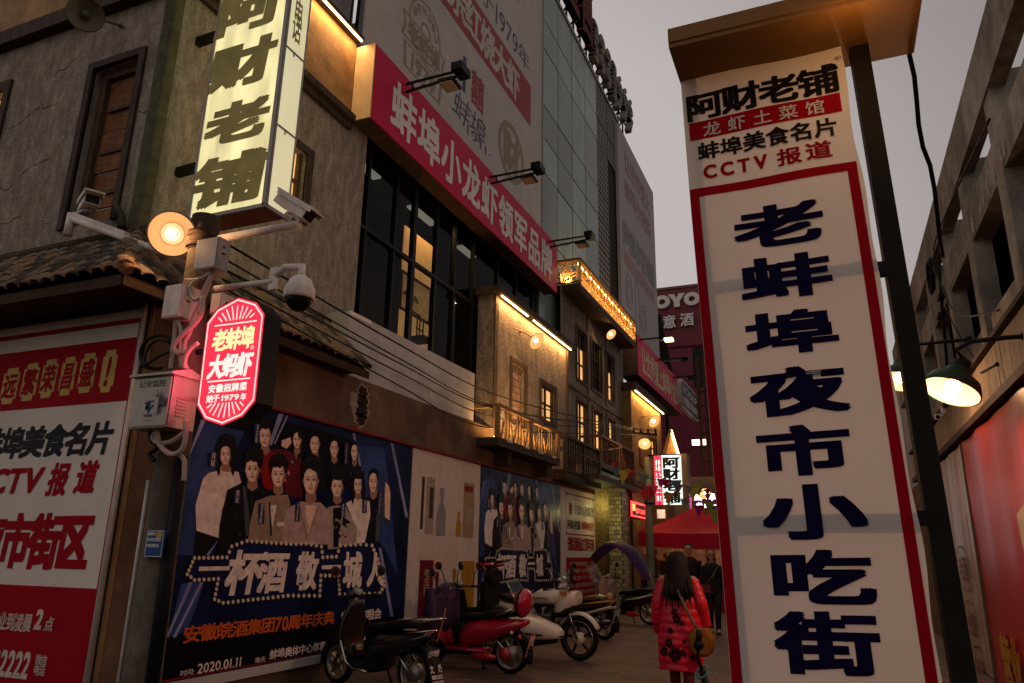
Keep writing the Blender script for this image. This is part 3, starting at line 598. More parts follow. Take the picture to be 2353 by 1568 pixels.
# rooftop number sign
RP = PX(U - .1)
RS = thing('rooftop_number_sign', 'raised rooftop numerals and dark red character on a steel rack above the glass tower', 'sign', (U - .1, 17.5, roof_z))
da, db = RP.uv(1352, 60), RP.uv(1443, 275)
zA = RP.uv(1356, 62)[1]; zB = RP.uv(1356, 100)[1]
sy0, sy1 = RP.uv(1350, 90)[0], RP.uv(1444, 280)[0]
grey_l = M('letter_face_grey', (.22, .2, .18), .7, var=.15)
rt = RP.uv(1351, 45)[1]; rbm = RP.uv(1350, 130)[1]
mid = (rt + rbm) / 2
for lo, hi, s in ((mid + .05, rt, '3993666'), (rbm, mid - .05, '3993777')):
    w = MB(); text(w, RP, s, (sy0, lo), (sy1, hi), .03, .0, px=False, ext=.12, gap=.2); w.build('numerals', grey_l, RS)
w = MB(); c0 = RP.uv(1314, 50)[0]; c1 = RP.uv(1349, 60)[0] 
text(w, RP, '售', (c0 + .3, RP.uv(1348, 114)[1]), (c1, RP.uv(1348, 114)[1] + 2.6), .03, 0, px=False, ext=.12); text(w, RP, '皇', (c0 - 2.0, RP.uv(1348, 114)[1]), (c0 + .1, RP.uv(1348, 114)[1] + 2.6), .03, 0, px=False, ext=.12); w.build('red_character', M('letter_face_red', (.13, .03, .03), .7, var=.2), RS)
w = MB()
yy = 17.2
while yy < sy1 + .2:
    w.bar(RP.P(yy, roof_z + .1, -.2), RP.P(yy, rt + .1, -.2), .06); w.bar(RP.P(yy, roof_z + .14, -1), RP.P(yy, rbm + .8, -.2), .05); yy += .75
for z_ in (roof_z + .45, rbm, mid, rt): w.bar(RP.P(17.2, z_, -.17), RP.P(sy1 + .1, z_, -.17), .06)
w.build('steel_rack', steelblk, RS)
# second banner
P2B = PX(U + .05)
b2a = P2B.uv(1418, 290)[0]; b2b = P2B.uv(1501, 470)[0]; b2t = P2B.uv(1499, 441)[1]; b2m = 9.4
B2N = thing('far_banner', 'second tall white vinyl banner with faded red and grey characters beside the perforated screen', 'banner', (U, b2a, b2m))
w = MB(); w.slab(P2B, b2a, b2m, b2b, b2t, -.12, 0); w.build('vinyl_sheet', M('far_vinyl', (.44, .41, .41), .6, var=.04, scale=2, bump=.3, bscale=3, dirt=.08), B2N)
fr_, fg = M('washed_red_print', (.40, .24, .24), .6, var=.05), M('washed_grey_print', (.27, .25, .26), .6, var=.05)
w = MB(); text(w, P2B, '让世界爱上', (P2B.uv(*zn(240, 400))[0], P2B.uv(*zn(250, 500))[1]), (P2B.uv(*zn(500, 800))[0], P2B.uv(*zn(245, 290))[1]), .02, .01, px=False)
text(w, P2B, '蚌埠小龙虾', (P2B.uv(*zn(245, 700))[0], P2B.uv(*zn(260, 790))[1]), (P2B.uv(*zn(515, 1100))[0], P2B.uv(*zn(250, 570))[1]), .02, .01, px=False)
sr = (P2B.uv(*zn(232, 1300)), P2B.uv(*zn(234, 1450))); w.rect(P2B, sr[0][0], sr[1][1], b2b - .6, sr[0][1], .006); w.build('red_lettering', fr_, B2N)
w = MB(); text(w, P2B, '阿财老铺', (P2B.uv(*zn(222, 1000))[0], P2B.uv(*zn(235, 1260))[1]), (P2B.uv(*zn(545, 1500))[0], P2B.uv(*zn(222, 985))[1]), .03, .01, px=False)
for (x, y, r_) in ((1445, 670, .55), (1478, 735, .5)): u, v = P2B.uv(x, y); ring(w, P2B, u, v, r_, r_ * 1.3, .05, .01); ring(w, P2B, u, v, r_ * .6, r_ * .8, .05, .01)
u, v = P2B.uv(1464, 710)
for i in range(6):
    a = [(0, 1.5), (.35, .8), (.35, -.8), (0, -1.5), (-.35, -.8), (-.35, .8)]; p_, q_ = a[i], a[(i + 1) % 6]
    w.face([P2B.P(u + p_[0], v + p_[1], .01), P2B.P(u + q_[0], v + q_[1], .01), P2B.P(u + q_[0] * .85, v + q_[1] * .9, .01), P2B.P(u + p_[0] * .85, v + p_[1] * .9, .01)])
w.build('grey_lettering', fg, B2N)
w = MB(); text(w, P2B, '龙虾土菜馆', (sr[0][0] + .3, sr[1][1] + .2), (b2b - .9, sr[0][1] - .2), .02, .012, px=False); w.build('white_lettering', M('far_vinyl', (1, 1, 1)), B2N)
# ================================================================== PROJECTING LIGHT BOX
LY, LX0, LX1, LZ = 5.31, -6.02, -5.0, 4.89
PL, PLS = PY(LY), PX(LX1)
lbm = M('lit_acrylic', (.75, .7, .45), .5, emit=.74, ecol=(1, .88, .42), var=.24, scale=1.7, stretch=(2.2, 1, .5), detail=2)
lbs = M('lit_acrylic_side', (.7, .68, .45), .5, emit=.50, ecol=(1, .93, .55), var=.05, scale=2)
T = thing('light_box_sign', 'tall glowing yellow light box with big dark brush characters on the corner house', 'sign', (LX0, LY, LZ))
w = MB(); w.box((LX0, LY + .012, LZ), (LX1 - .012, LY + .34, 9.4)); w.build('sign_box', M('light_box_shell', (.30, .14, .10), .7, var=.2, scale=6), T)
w = MB(); w.rect(PL, LX0 + .015, LZ + .02, LX1 - .03, 9.4, 0); w.build('front_face', lbm, T)
w = MB(); w.rect(PLS, LY + .03, LZ + .02, LY + .325, 9.4, 0); w.build('side_face', lbs, T)
lbb = M('lit_acrylic_wall_side', (.7, .68, .45), .5, emit=1.1, ecol=(1, .85, .38), var=0)
w = MB(); w.face([(LX0 - .004, LY + .03, LZ + .02), (LX0 - .004, LY + .03, 9.4), (LX0 - .004, LY + .325, 9.4), (LX0 - .004, LY + .325, LZ + .02)][::-1]); w.build('side_face', lbb, T)
w = MB(); w.face([(LX0 + .02, LY + .345, LZ + .02), (LX1 - .02, LY + .345, LZ + .02), (LX1 - .02, LY + .345, 9.4), (LX0 + .02, LY + .345, 9.4)][::-1]); w.build('back_face', lbb, T)
alm = M('aluminium_trim', (.30, .28, .27), .5, metal=.3, var=.1)
w = MB()
for a in ((LX0 - .01, LZ - .02, LX1, LZ + .02), (LX0 - .01, LZ, LX0 + .015, 9.4), (LX1 - .04, LZ, LX1 + .003, 9.4)): w.slab(PL, *a, -.02, .012)
for a in ((LY - .01, LZ - .02, LY + .35, LZ + .02), (LY + .325, LZ, LY + .345, 9.4), (LY + .003, LZ, LY + .03, 9.4)): w.slab(PLS, *a, -.02, .009)
w.build('trim', alm, T)
for q in (z2(820, 300), z2(760, 840)):
    v = PLS.uv(*q)[1]; w = MB(); w.slab(PLS, LY + .02, v - .012, LY + .33, v + .012, .002, .01); w.slab(PLS, LY + .15, v - .05, LY + .165, v, .002, .01); w.build('divider', M('aluminium_trim', (1, 1, 1)), T)
blk = M('olive_black_print', (.075, .06, .02), .6, emit=.10, ecol=(.8, .6, .2), var=.2, scale=3)
for chh, q in (('阿', ((355, 262), (815, -150))), ('财', ((300, 640), (765, 225))), ('老', ((285, 1005), (722, 640))), ('铺', ((200, 1430), (697, 1005)))):
    w = MB(); text(w, PL, chh, z2(*q[0]), z2(*q[1]), .05, .004, shear=.1); w.build('lettering', blk, T)
w = MB(); text(w, PLS, '电', z2(882, 145), z2(955, 20), .02, .003); text(w, PLS, '话', z2(868, 258), z2(945, 130), .02, .003); w.build('lettering', blk, T)
w = MB()
for z_ in (5.2, 6.3, 7.4): pass
for q in (z1(1350, 290), z1(1210, 1180)):
    v = PY(5.48).uv(*q)[1]; w = MB(); w.bar((U, 5.48, v), (LX0, 5.48, v + .02), .07, .1); w.build('bracket', steelblk, T)

# ================================================================== UTILITY POLE AND ITS GEAR
PPY = 4.85; PP = PY(PPY)
px_ = (PP.uv(375, 1150)[0] + PP.uv(440, 800)[0]) / 2
topz = PP.uv(474, 500)[1]
T = thing('utility_pole', 'weathered round concrete utility pole hung with boxes at the corner', 'pole', (px_, PPY, 0))
w = MB(); w.tube([(px_, PPY, 0), (px_, PPY, topz - .1)], [.155, .12], 20, caps=False); w.build('shaft', M('pole_concrete', (.14, .12, .095), .9, var=.25, scale=7, bump=.4, bscale=30, dirt=.4), T)
w = MB(); w.tube([(px_, PPY, topz - .35), (px_, PPY, topz)], .13, 16); w.tube([(px_, PPY, topz - .33), (px_, PPY, topz - .28)], .15, 16); w.tube([(px_, PPY, topz - .22), (px_, PPY, topz - .17)], .15, 16); w.build('pole_cap', M('rusty_cap', (.06, .04, .03), .8, var=.3), T)
w = MB(); w.tube([(px_ + .17, PPY - .05, 0), (px_ + .17, PPY - .05, 2.3)], .055, 10); w.build('conduit', black, T)  # black tube in place of the shaded gap beside the pole
w = MB(); w.tube([(px_ - .16, PPY - .08, 0), (px_ - .16, PPY - .08, 2.1)], .015, 6); w.build('thin_conduit', M('white_conduit', (.5, .48, .45), .5), T)
# police notice on the pole
q0, q1 = PY(4.68).uv(330, 1279), PY(4.68).uv(379, 1217)
PN = PY(4.68)
T = thing('pole_notice', 'small blue police notice plate strapped to the concrete utility pole', 'notice', PN.P(q0[0], q0[1]))
w = MB(); w.slab(PN, q0[0], q0[1], q1[0], q1[1], -.01, 0); w.build('plate', M('notice_blue', (.02, .06, .19), .5, var=.05), T)
w = MB(); hh = q1[1] - q0[1]; ww = q1[0] - q0[0]
for k, (s, a, b) in enumerate((('温馨提示', .06, .55), ('全时段治安管理', .04, .85), ('防范犯罪活动', .04, .78))): text(w, PN, s, (q0[0] + ww * a, q0[1] + hh * (.8 - k * .22)), (q0[0] + ww * b, q0[1] + hh * (.93 - k * .22)), .01, .002, px=False)
frame = lambda mb, pl, u0, v0, u1, v1, t, d: [mb.rect(pl, *a, d) for a in ((u0, v0, u1, v0 + t), (u0, v1 - t, u1, v1), (u0, v0 + t, u0 + t, v1 - t), (u1 - t, v0 + t, u1, v1 - t))]
frame(w, PN, q0[0] + .005, q0[1] + .005, q1[0] - .005, q1[1] - .005, .004, .002); w.build('print', whitelet, T)
w = MB(); w.disc(PN, q1[0] - .055, q1[1] - .04, .035, .03, .002); w.build('badge', M('badge_gold', (.4, .25, .08), .5), T)
# cabinet 公安监控
PC = PY(4.5)
a, b, c_, d_ = PC.uv(*zo(215, 850)), PC.uv(*zo(528, 835)), PC.uv(*zo(155, 1268)), PC.uv(*zo(462, 1255))
cu0, cu1, cv0, cv1 = (a[0] + c_[0]) / 2, (b[0] + d_[0]) / 2, (c_[1] + d_[1]) / 2, (a[1] + b[1]) / 2
T = thing('police_camera_cabinet', 'grey steel cabinet marked for police monitoring strapped to the utility pole', 'cabinet', (cu0, 4.5, cv0))
cab = M('cabinet_steel', (.36, .34, .30), .42, metal=.35, var=.08, scale=9, dirt=.15)
w = MB(); w.box((cu0, 4.51, cv0), (cu1, 4.79, cv1)); w.build('cabinet_body', cab, T)
w = MB(); w.slab(PC, cu0 + .012, cv0 + .012, cu1 - .012, cv1 - .015, -.008, .006); dr = w.build('cabinet_door', cab, T)
w = MB(); w.loft([[(cu0 - .03, 4.46, cv1), (cu1 + .03, 4.46, cv1), (cu1 + .03, 4.84, cv1), (cu0 - .03, 4.84, cv1)], [(cu0 - .03, 4.46, cv1 + .02), (cu1 + .03, 4.46, cv1 + .02), (cu1 + .03, 4.84, cv1 + .02), (cu0 - .03, 4.84, cv1 + .02)], [(cu0 - .03, 4.64, cv1 + .075), (cu1 + .03, 4.64, cv1 + .075), (cu1 + .03, 4.66, cv1 + .075), (cu0 - .03, 4.66, cv1 + .075)]], smooth=False); w.build('cabinet_roof', cab, T)
w = MB(); 
for k in range(6): w.box((cu1, 4.57, cv0 + .1 + k * .03), (cu1 + .008, 4.68, cv0 + .112 + k * .03))
w.build('vent_louvre', cab, T, kind='stuff')
w = MB(); text(w, PC, '公安监控', zo(247, 942), zo(476, 866), .0, .009); w.build('lettering', M('black_print', (.02, .02, .02), .6), dr)
w = MB(); u, v = PC.uv(*zo(330, 1100)); 
w.poly(PC, [(u + x * .05, v + y * .05) for x, y in ((-1, .5), (0, .95), (1, .9), (.9, 1.15), (-.1, 1.2), (-1.1, .9))], .009); w.poly(PC, [(u + x * .05, v + y * .05) for x, y in ((-.2, .9), (.2, .9), (.15, 0), (.9, .45), (1.1, .35), (.2, -.5), (.15, -1), (-.15, -1), (-.2, -.2), (-.9, .1), (-.9, -.15), (-.2, -.6))], .0095)
text(w, PC, '中国电信', zo(285, 1178), zo(357, 1150), .01, .009); text(w, PC, 'LAMPCO', zo(285, 1215), zo(348, 1200), .0, .009); w.build('logo', M('logo_blue', (.03, .07, .13), .6), dr)
w = MB(); u, v = PC.uv(*zo(415, 1050)); w.slab(PC, u - .02, v - .1, u + .015, v + .06, .006, .03); w.tube([PC.P(u, v + .04, .03), PC.P(u - .02, v + .09, .035)], .012); w.build('lock_handle', greym, dr)
w = MB(); w.slab(PC, u + .02, v - .04, u + .075, v + .03, .02, .035); w.build('padlock_tag', M('notice_dark', (.05, .06, .09), .5), dr)
def gearbox(name, label, pl, p0, p1, depth, mat, roofed=False):
    (x0, v0), (x1, v1) = pl.uv(*p0), pl.uv(*p1); y = pl.o.y
    t = thing(name, label, 'equipment box', (x0, y, v0)); w = MB(); w.box((x0, y, v0), (x1, y + depth, v1)); w.build('box_body', mat, t)
    w = MB(); w.slab(pl, x0 + .008, v0 + .01, x1 - .008, v1 - .01, .001, .008); w.build('lid', mat, t)
    w = MB(); w.box((x1 + .001, y + .06, v1 - .09), (x1 + .006, y + .075, v1 - .07)); w.box((x1 + .001, y + .05, (v0 + v1) / 2), (x1 + .008, y + .09, (v0 + v1) / 2 + .01)); w.build('latch', black, t)
    w = MB(); w.bar((x1 - .03, y + depth, (v0 + v1) / 2), (px_, PPY, (v0 + v1) / 2), .03); w.build('clamp', black, t); return t
gearbox('equipment_box', 'pale metal equipment box on the pole, directly above the police cabinet', PY(4.58), zo(425, 365), zo(610, 80), .2, whitem)
gearbox('equipment_box', 'grey metal equipment box near the pole top just right of the round lamp', PY(4.6), zl(1230, 505), zl(1400, 285), .14, greym)
gearbox('equipment_box', 'small equipment box tucked behind the red octagonal sign', PY(4.85), zo(820, 330), zo(925, 155), .16, whitem)
# arms and cameras
def cctv(name, label, root, tip, head_at, look, mat):
    t = thing(name, label, 'security camera', root)
    w = MB(); w.tube([root, Vector(root).lerp(Vector(tip), .99)], .036, 10); w.build('arm', mat, t)
    h = Vector(head_at); d = Vector(look).normalized(); up = Vector((0, 0, 1)); s_ = d.cross(up).normalized(); u_ = s_.cross(d)
    w = MB(); w.bar(h - d * .20, h + d * .17, .15, .11); w.build('housing', mat, t)
    w = MB(); w.bar(h - d * .22 + u_ * .065, h + d * .25 + u_ * .065, .19, .02); w.bar(h - d * .2 + u_ * .05 + s_ * .09, h + d * .22 + u_ * .05 + s_ * .09, .012, .05); w.bar(h - d * .2 + u_ * .05 - s_ * .09, h + d * .22 + u_ * .05 - s_ * .09, .012, .05); w.build('sun_shield', mat, t)
    w = MB(); w.bar(h + d * .17, h + d * .176, .13, .09); w.build('lens_window', blackp, t)
    w = MB(); w.bar(h - u_ * .05, Vector(tip) + Vector((0, 0, .02)), .035); w.bar(h - u_ * .09 - d * .05, h - u_ * .09 + d * .05, .05, .03); w.build('mount', greym, t)
    return t
r0 = PP.at(*zl(1200, 450)); t0 = PP.at(*zl(455, 170))
t = cctv('security_camera', 'white box camera on the long arm reaching left of the round lamp', r0, t0, PP.at(*zl(570, 78)), (.88, -.46, -.06), whitem)
w = MB(); a = t0.lerp(r0, .02); b = t0.lerp(r0, .5); w.bar(a + Vector((0, 0, .045)), b + Vector((0, 0, .045)), .06, .05); w.build('junction_box', whitem, t)
w = MB(); w.tube([t0 + Vector((0, 0, .05)), t0 + Vector((-.01, 0, -.2))], .045, 12); w.build('microphone', whitem, t)
r1 = PP.at(505, 548); t1 = PP.at(690, 514)
cctv('security_camera', 'white box camera hanging under the corner of the yellow light box', r1, t1, PP.at(680, 478), (.75, .1, -.5), whitem)
# dome camera
r2 = PP.at(495, 662); t2 = PP.at(628, 646); dc = PP.at(688, 672); pr = PP.uv(716, 672)[0] - PP.uv(688, 672)[0]
T = thing('dome_camera', 'white dome camera with dark glass bowl on a curved arm above the octagonal sign', 'security camera', r2)
w = MB(); w.tube([r2, t2], .026, 10); w.build('arm', whitem, T)
w = MB(); k = t2; w.bar(k + Vector((0, 0, -.08)), k + Vector((0, 0, .13)), .03, .08); w.tube([k + Vector((.02, 0, .05)), k + Vector((.12, 0, .12)), dc + Vector((0, 0, .24)), dc + Vector((0, 0, .1))], [.03, .03, .035, .04], 10); w.build('bracket', whitem, T)
w = MB(); w.lathe([(0, .15), (.05, .15), (.09, .12), (pr, .03), (pr * 1.03, -.04), (pr * .95, -.06), (pr * .9, -.06)], dc, (0, 0, 1)); w.build('housing', whitem, T)
w = MB(); w.ball(dc + Vector((0, 0, -.055)), pr * .88, 20, (1, 1, 1.0)); w.build('dome_glass', M('dome_black_glass', (.01, .01, .012), .06, var=0), T)
# round street lamp, lit
lc = PY(4.62).at(395, 537); lax = Vector((.62, -.66, -.42)).normalized(); lr_ = .205
T = thing('round_street_lamp', 'lit round dish lamp glowing orange on the utility pole above the tiled canopy', 'street lamp', lc)
dishin = M('lamp_dish_inside', (.035, .028, .02), .6, emit=.72, ecol=(1, .40, .13), var=0)  # bulb light on the dish put in as emission over a dark base
w = MB(); w.lathe([(.05, -.13), (.07, -.10), (.13, -.06), (lr_, 0), (lr_ + .012, .012), (lr_ - .004, .016)], lc, lax, 36); w.build('dish', M('lamp_dish_outside', (.25, .2, .15), .5), T)
w = MB(); w.lathe([(.02, -.085), (.07, -.08), (.13, -.048), (lr_ - .003, .012)], lc, lax, 36); w.build('reflector', dishin, T)
w = MB(); w.ball(lc - lax * .01, .042, 16); w.build('bulb', bulbm, T)
w = MB(); w.lathe([(.045, -.045), (.10, -.04)], lc, lax, 30); w.build('painted_glow_ring', M('warm_glow_ring', (.03, .03, .03), .5, emit=1.0, ecol=(1, .58, .27), var=0), T)  # two added emitting rings paint the brighter glow around the bulb
w = MB(); w.lathe([(.04, -.03), (.07, -.028)], lc, lax, 30); w.build('painted_glow_ring', M('hot_glow_ring', (.03, .03, .03), .5, emit=1.3, ecol=(1, .72, .42), var=0), T)
w = MB(); w.bar(lc + lax * .03 + Vector((.0, 0, .045)), lc + lax * .03 + Vector((.04, .03, -.0)), .022, .01); w.build('filament_guard', M('guard_brown', (.05, .03, .02), .6), T)
w = MB(); w.tube([lc - lax * .1, lc - lax * .2 + Vector((0, 0, .02)), PP.at(452, 560)], .02, 8); w.build('arm', steelblk, T)
point('round_lamp_light', lc + lax * .09, 16, (1, .52, .22), .05)
# cable bundles
cablem = M('grey_cable', (.42, .34, .29), .6, var=.1); cbl = M('black_cable', (.012, .012, .012), .5, var=0)
def cab_(pts, r, mat, label, pl=None, yo=0):
    w = MB(); P = [ (pl or PY(4.66)).at(*q) + Vector((0, yo, 0)) for q in pts]
    # smooth with catmull-rom
    Q = []
    for i in range(len(P) - 1):
        p0, p1, p2, p3 = P[max(i - 1, 0)], P[i], P[i + 1], P[min(i + 2, len(P) - 1)]
        for k in range(5):
            s = k / 5; Q.append(.5 * ((2 * p1) + (p2 - p0) * s + (2 * p0 - 5 * p1 + 4 * p2 - p3) * s * s + (3 * p1 - p0 - 3 * p2 + p3) * s ** 3))
    Q.append(P[-1]); w.tube(Q, r, 7)
    return tag(w.build('cable', mat), label, 'cable', 'cables running down the utility pole')
cset = [([zo(*q) for q in ((840, 0), (800, 130), (770, 200), (690, 350), (660, 480), (620, 560), (610, 700), (640, 790))], .02, cablem, 'thick grey cable swinging down the pole left of the octagonal sign'),
        ([zo(*q) for q in ((770, 40), (690, 95), (680, 170), (710, 220), (760, 200), (790, 140), (850, 20))], .02, cablem, 'grey cable looping beside the pale box above the cabinet'),
        ([zo(*q) for q in ((790, 200), (785, 330), (730, 420), (640, 500), (580, 570), (560, 620), (590, 660), (650, 650))], .022, cablem, 'pinkish grey cable bending across the pole under the pale box'),
        ([zo(*q) for q in ((540, 380), (535, 480), (515, 640), (500, 780))], .018, cablem, 'straight grey cable dropping into the cabinet top'),
        ([zo(*q) for q in ((570, 380), (600, 470), (595, 620), (605, 780))], .016, cablem, 'thin grey cable dropping beside the cabinet corner'),
        ([zo(*q) for q in ((755, 580), (700, 620), (655, 700), (645, 790))], .018, cablem, 'short grey cable curving in from the octagonal sign bracket'),
        ([zo(*q) for q in ((520, 540), (430, 505), (330, 530), (270, 600), (255, 680), (290, 760), (370, 780), (430, 775))], .016, cbl, 'big black cable loop coiled on top of the cabinet'),
        ([zo(*q) for q in ((510, 570), (430, 550), (360, 580), (320, 650), (310, 740), (350, 775))], .013, cbl, 'inner black cable loop coiled on top of the cabinet'),
        ([zo(*q) for q in ((520, 655), (450, 680), (370, 730), (300, 770))], .012, cbl, 'black cable slanting into the cabinet coil'),
        ([zo(*q) for q in ((330, 1290), (345, 1370), (400, 1420), (330, 1480), (370, 1530))], .02, cbl, 'black cable hanging below the cabinet'),
        ([zo(*q) for q in ((400, 1290), (370, 1350), (420, 1390), (520, 1380), (620, 1310), (650, 1280))], .02, cablem, 'grey cable sagging under the cabinet in a shallow loop'),
        ([zo(*q) for q in ((420, 1290), (440, 1400), (520, 1480), (600, 1470), (650, 1390), (660, 1200))], .022, cablem, 'thick grey cable looping deep below the cabinet'),
        ([zo(*q) for q in ((560, 1480), (610, 1520), (615, 1600), (610, 1700))], .02, cablem, 'grey cable tail running down to the black conduit'),
        ([zo(*q) for q in ((640, 60), (700, 60), (770, 45), (840, 0))], .018, cablem, 'grey cable leaving the pole just under the upper box')]
for i, q in enumerate(cset): cab_(*q, yo=-.02 * (i % 3))

# ================================================================== OCTAGONAL RED SIGN
PO = PY(4.55)
pts = [PO.uv(*zo(*q)) for q in ((1060, 196), (1208, 238), (1272, 330), (1196, 1046), (1092, 1172), (925, 1245), (780, 1196), (717, 1080), (800, 402), (884, 290))]
ocx = sum(p[0] for p in pts) / 10; ocy = sum(p[1] for p in pts) / 10
T = thing('octagonal_light_sign', 'glowing red octagonal shop sign with white rays and outline on the utility pole', 'sign', (ocx, 4.55, ocy))
ored = M('lit_red_acrylic', (.6, .03, .06), .4, emit=.85, ecol=(1, .035, .08), var=.06, scale=3)
owh = M('lit_white_print', (.8, .7, .65), .5, emit=.95, ecol=(1, .80, .72), var=0)
oye = M('lit_cream_print', (.8, .7, .4), .5, emit=1.0, ecol=(1, .80, .38), var=0)
w = MB(); w.prism(PO, [(ocx + (p[0] - ocx) * 1.03, ocy + (p[1] - ocy) * 1.02) for p in reversed(pts)][::-1], -.2, -.004); w.build('sign_case', blackp, T)
w = MB(); w.poly(PO, list(reversed(pts)), 0); w.build('sign_face', ored, T)
w = MB()
for i in range(10):
    a, b = pts[i], pts[(i + 1) % 10]; f = lambda p, t: (ocx + (p[0] - ocx) * t, ocy + (p[1] - ocy) * (1 - (1 - t) * .62))
    w.face([PO.P(*f(a, .955), .003), PO.P(*f(b, .955), .003), PO.P(*f(b, .915), .003), PO.P(*f(a, .915), .003)])
def line(mb, pl, a, b, t, d):
    a = Vector(pl.uv(*a)); b = Vector(pl.uv(*b)); n_ = (b - a).normalized(); n_ = Vector((-n_.y, n_.x)) * t / 2
    mb.face([pl.P(*(a - n_), d), pl.P(*(b - n_), d), pl.P(*(b + n_), d), pl.P(*(a + n_), d)])
for a, b in (((865, 431), (1210, 387)), ((806, 889), (1156, 857)), ((898, 362), (926, 395)), ((925, 325), (965, 388)), ((962, 295), (995, 385)), ((1008, 270), (1020, 382)), ((1055, 260), (1043, 380)), ((1098, 262), (1068, 376)), ((1138, 272), (1090, 370)), ((1170, 295), (1118, 368)), ((1193, 325), (1153, 362)),
             ((843, 1068), (800, 1103)), ((872, 1062), (820, 1138)), ((905, 1060), (850, 1165)), ((935, 1060), (890, 1180)), ((960, 1058), (936, 1184)), ((982, 1056), (984, 1174)), ((1006, 1055), (1028, 1152)), ((1032, 1052), (1070, 1120)), ((1070, 1050), (1100, 1083))): line(w, PO, zo(*a), zo(*b), .012, .003)
w.build('outline_and_rays', owh, T)
w = MB(); text(w, PO, '老蚌埠', zo(842, 640), zo(1200, 425), .035, .004, shear=.08); w.build('lettering', oye, T)
w = MB(); text(w, PO, '大蚂虾', zo(808, 862), zo(1180, 640), .045, .004, shear=.1); text(w, PO, '安徽招牌菜', zo(808, 982), zo(1137, 888), .03, .004, gap=.15); text(w, PO, '始于', zo(795, 1060), zo(908, 990), .03, .004); text(w, PO, '1979', zo(912, 1045), zo(1068, 985), .025, .004); text(w, PO, '年', zo(1075, 1040), zo(1127, 978), .03, .004); text(w, PO, '®', zo(1155, 625), zo(1192, 585), .0, .004); w.build('lettering', owh, T)
w = MB(); w.bar((px_, PPY, ocy + .2), (ocx, 4.76, ocy + .2), .04); w.bar((px_, PPY, ocy - .25), (ocx, 4.76, ocy - .25), .04); w.build('bracket', steelblk, T)
area('octagon_glow', (ocx - .33, 4.62, ocy), .12, .7, 3.5, (1, .10, .16), (-1, .05, 0))  # separate light added to throw the sign's red sideways onto the cabinet

# ================================================================== GOOSENECK LAMPS
def gooseneck(label, root, tip, ax, R_, lit, cat='wall lamp', energy=12, mat=None, group=None, col=AMBER, inner=None):
    root, tip, ax = Vector(root), Vector(tip), Vector(ax).normalized()
    t = thing('gooseneck_lamp', label, cat, root, group=group); mat = mat or M('lamp_brass', (.16, .11, .06), .5, var=.2)
    w = MB(); b = tip - ax * R_ * .5; c = b - ax * R_ * .7; mid = root.lerp(c, .55) + Vector((0, 0, R_ * .35)); Q = []
    for k in range(13):
        s = k / 12; Q.append(root * (1 - s) ** 3 + 3 * (root.lerp(mid, .8)) * s * (1 - s) ** 2 + 3 * (c - ax * R_ * .3) * s * s * (1 - s) + b * s ** 3)
    w.tube(Q, R_ * .07, 7); w.build('arm', mat, t)
    w = MB(); w.ball(root, R_ * .16, 10); w.build('wall_plate', mat, t)
    w = MB(); w.lathe([(R_ * .13, -R_ * .62), (R_ * .2, -R_ * .42), (R_ * .45, -R_ * .3), (R_ * .8, -R_ * .14), (R_, 0), (R_ * 1.03, .0), (R_ * 1.0, R_ * .03)], tip, ax, 28); w.build('shade', mat, t)
    w = MB(); w.lathe([(R_ * .1, -R_ * .34), (R_ * .42, -R_ * .26), (R_ * .78, -R_ * .11), (R_ * .985, .01)], tip, ax, 28); w.build('reflector', inner or (M('lit_reflector', (.03, .025, .02), .5, emit=.8, ecol=(1, .50, .15), var=0) if lit else M('dull_reflector', (.16, .13, .10), .45, metal=.4, var=.2, dirt=.3)), t)  # lit reflectors carry the bulb light as emission on a dark base
    w = MB(); w.ball(tip - ax * R_ * .12, R_ * .24, 12); w.build('bulb', bulbm if lit else M('dead_bulb', (.1, .09, .08), .3), t)
    if lit: point('lamp_light', tip + ax * R_ * .25, energy, col, R_ * .2)
    return t
PLa = PY(4.55); lt = PLa.at(196, 32); gooseneck('unlit grey dish lamp on a thin arm above the boarded window', PF.at(*z1(835, 185), .03), lt, (.75, -.45, -.3), .19, False)
# ================================================================== STUCCO SHOPHOUSE
CX_ = -6.12; PCX = PX(CX_); PD = PX(-6.32)
B = thing('stucco_shophouse', 'narrow amber lit roughcast shophouse with peeling pink door and timber balcony', 'building', (CX_, 13.4, 3.4))
ctop = PCX.uv(1305, 805)[1]
sh = (*PCX.uv(*z5(398, 1120)), *PCX.uv(*z5(502, 800))); sh = (sh[0] + .04, 4.2, sh[2] - .02, PCX.uv(*z5(400, 770))[1])
wn = (PCX.uv(*z5(602, 1170))[0], PCX.uv(*z5(602, 1160))[1], PCX.uv(*z5(700, 1000))[0], PCX.uv(*z5(602, 918))[1])
w = MB(); wall_holes(w, PCX, 13.4, 3.4, 18.15, ctop, [sh, wn], .14); w.face([(U, 13.4, 3.4), (CX_, 13.4, 3.4), (CX_, 13.4, ctop), (U, 13.4, ctop)]); w.face([(CX_, 13.4, ctop), (CX_, 18.15, ctop), (U, 18.15, ctop), (U, 13.4, ctop)]); w.build('wall', stucco2, B)
w = MB(); w.slab(PCX, 13.4, 3.4, 13.56, ctop, .003, .03); w.build('corner_post', timber2, B)
w = MB(); w.slab(PCX, 18.0, 3.4, 18.15, ctop, .003, .03); w.build('corner_post', timber2, B)
w = MB(); w.box((U - .05, 13.25, ctop), (CX_ + .2, 18.3, ctop + .14)); w.build('cornice', timber, B)
w = MB(); w.box((CX_ + .10, 13.5, ctop - .03), (CX_ + .13, 15.0, ctop - .005)); w.box((CX_ + .10, 15.35, ctop - .03), (CX_ + .13, 18.1, ctop - .005)); w.build('led_strip', ledm, B)
area('led_light', (CX_ + .11, 15.8, ctop - .05), 4.6, .03, 80, AMBER, (-.35, 0, -1))
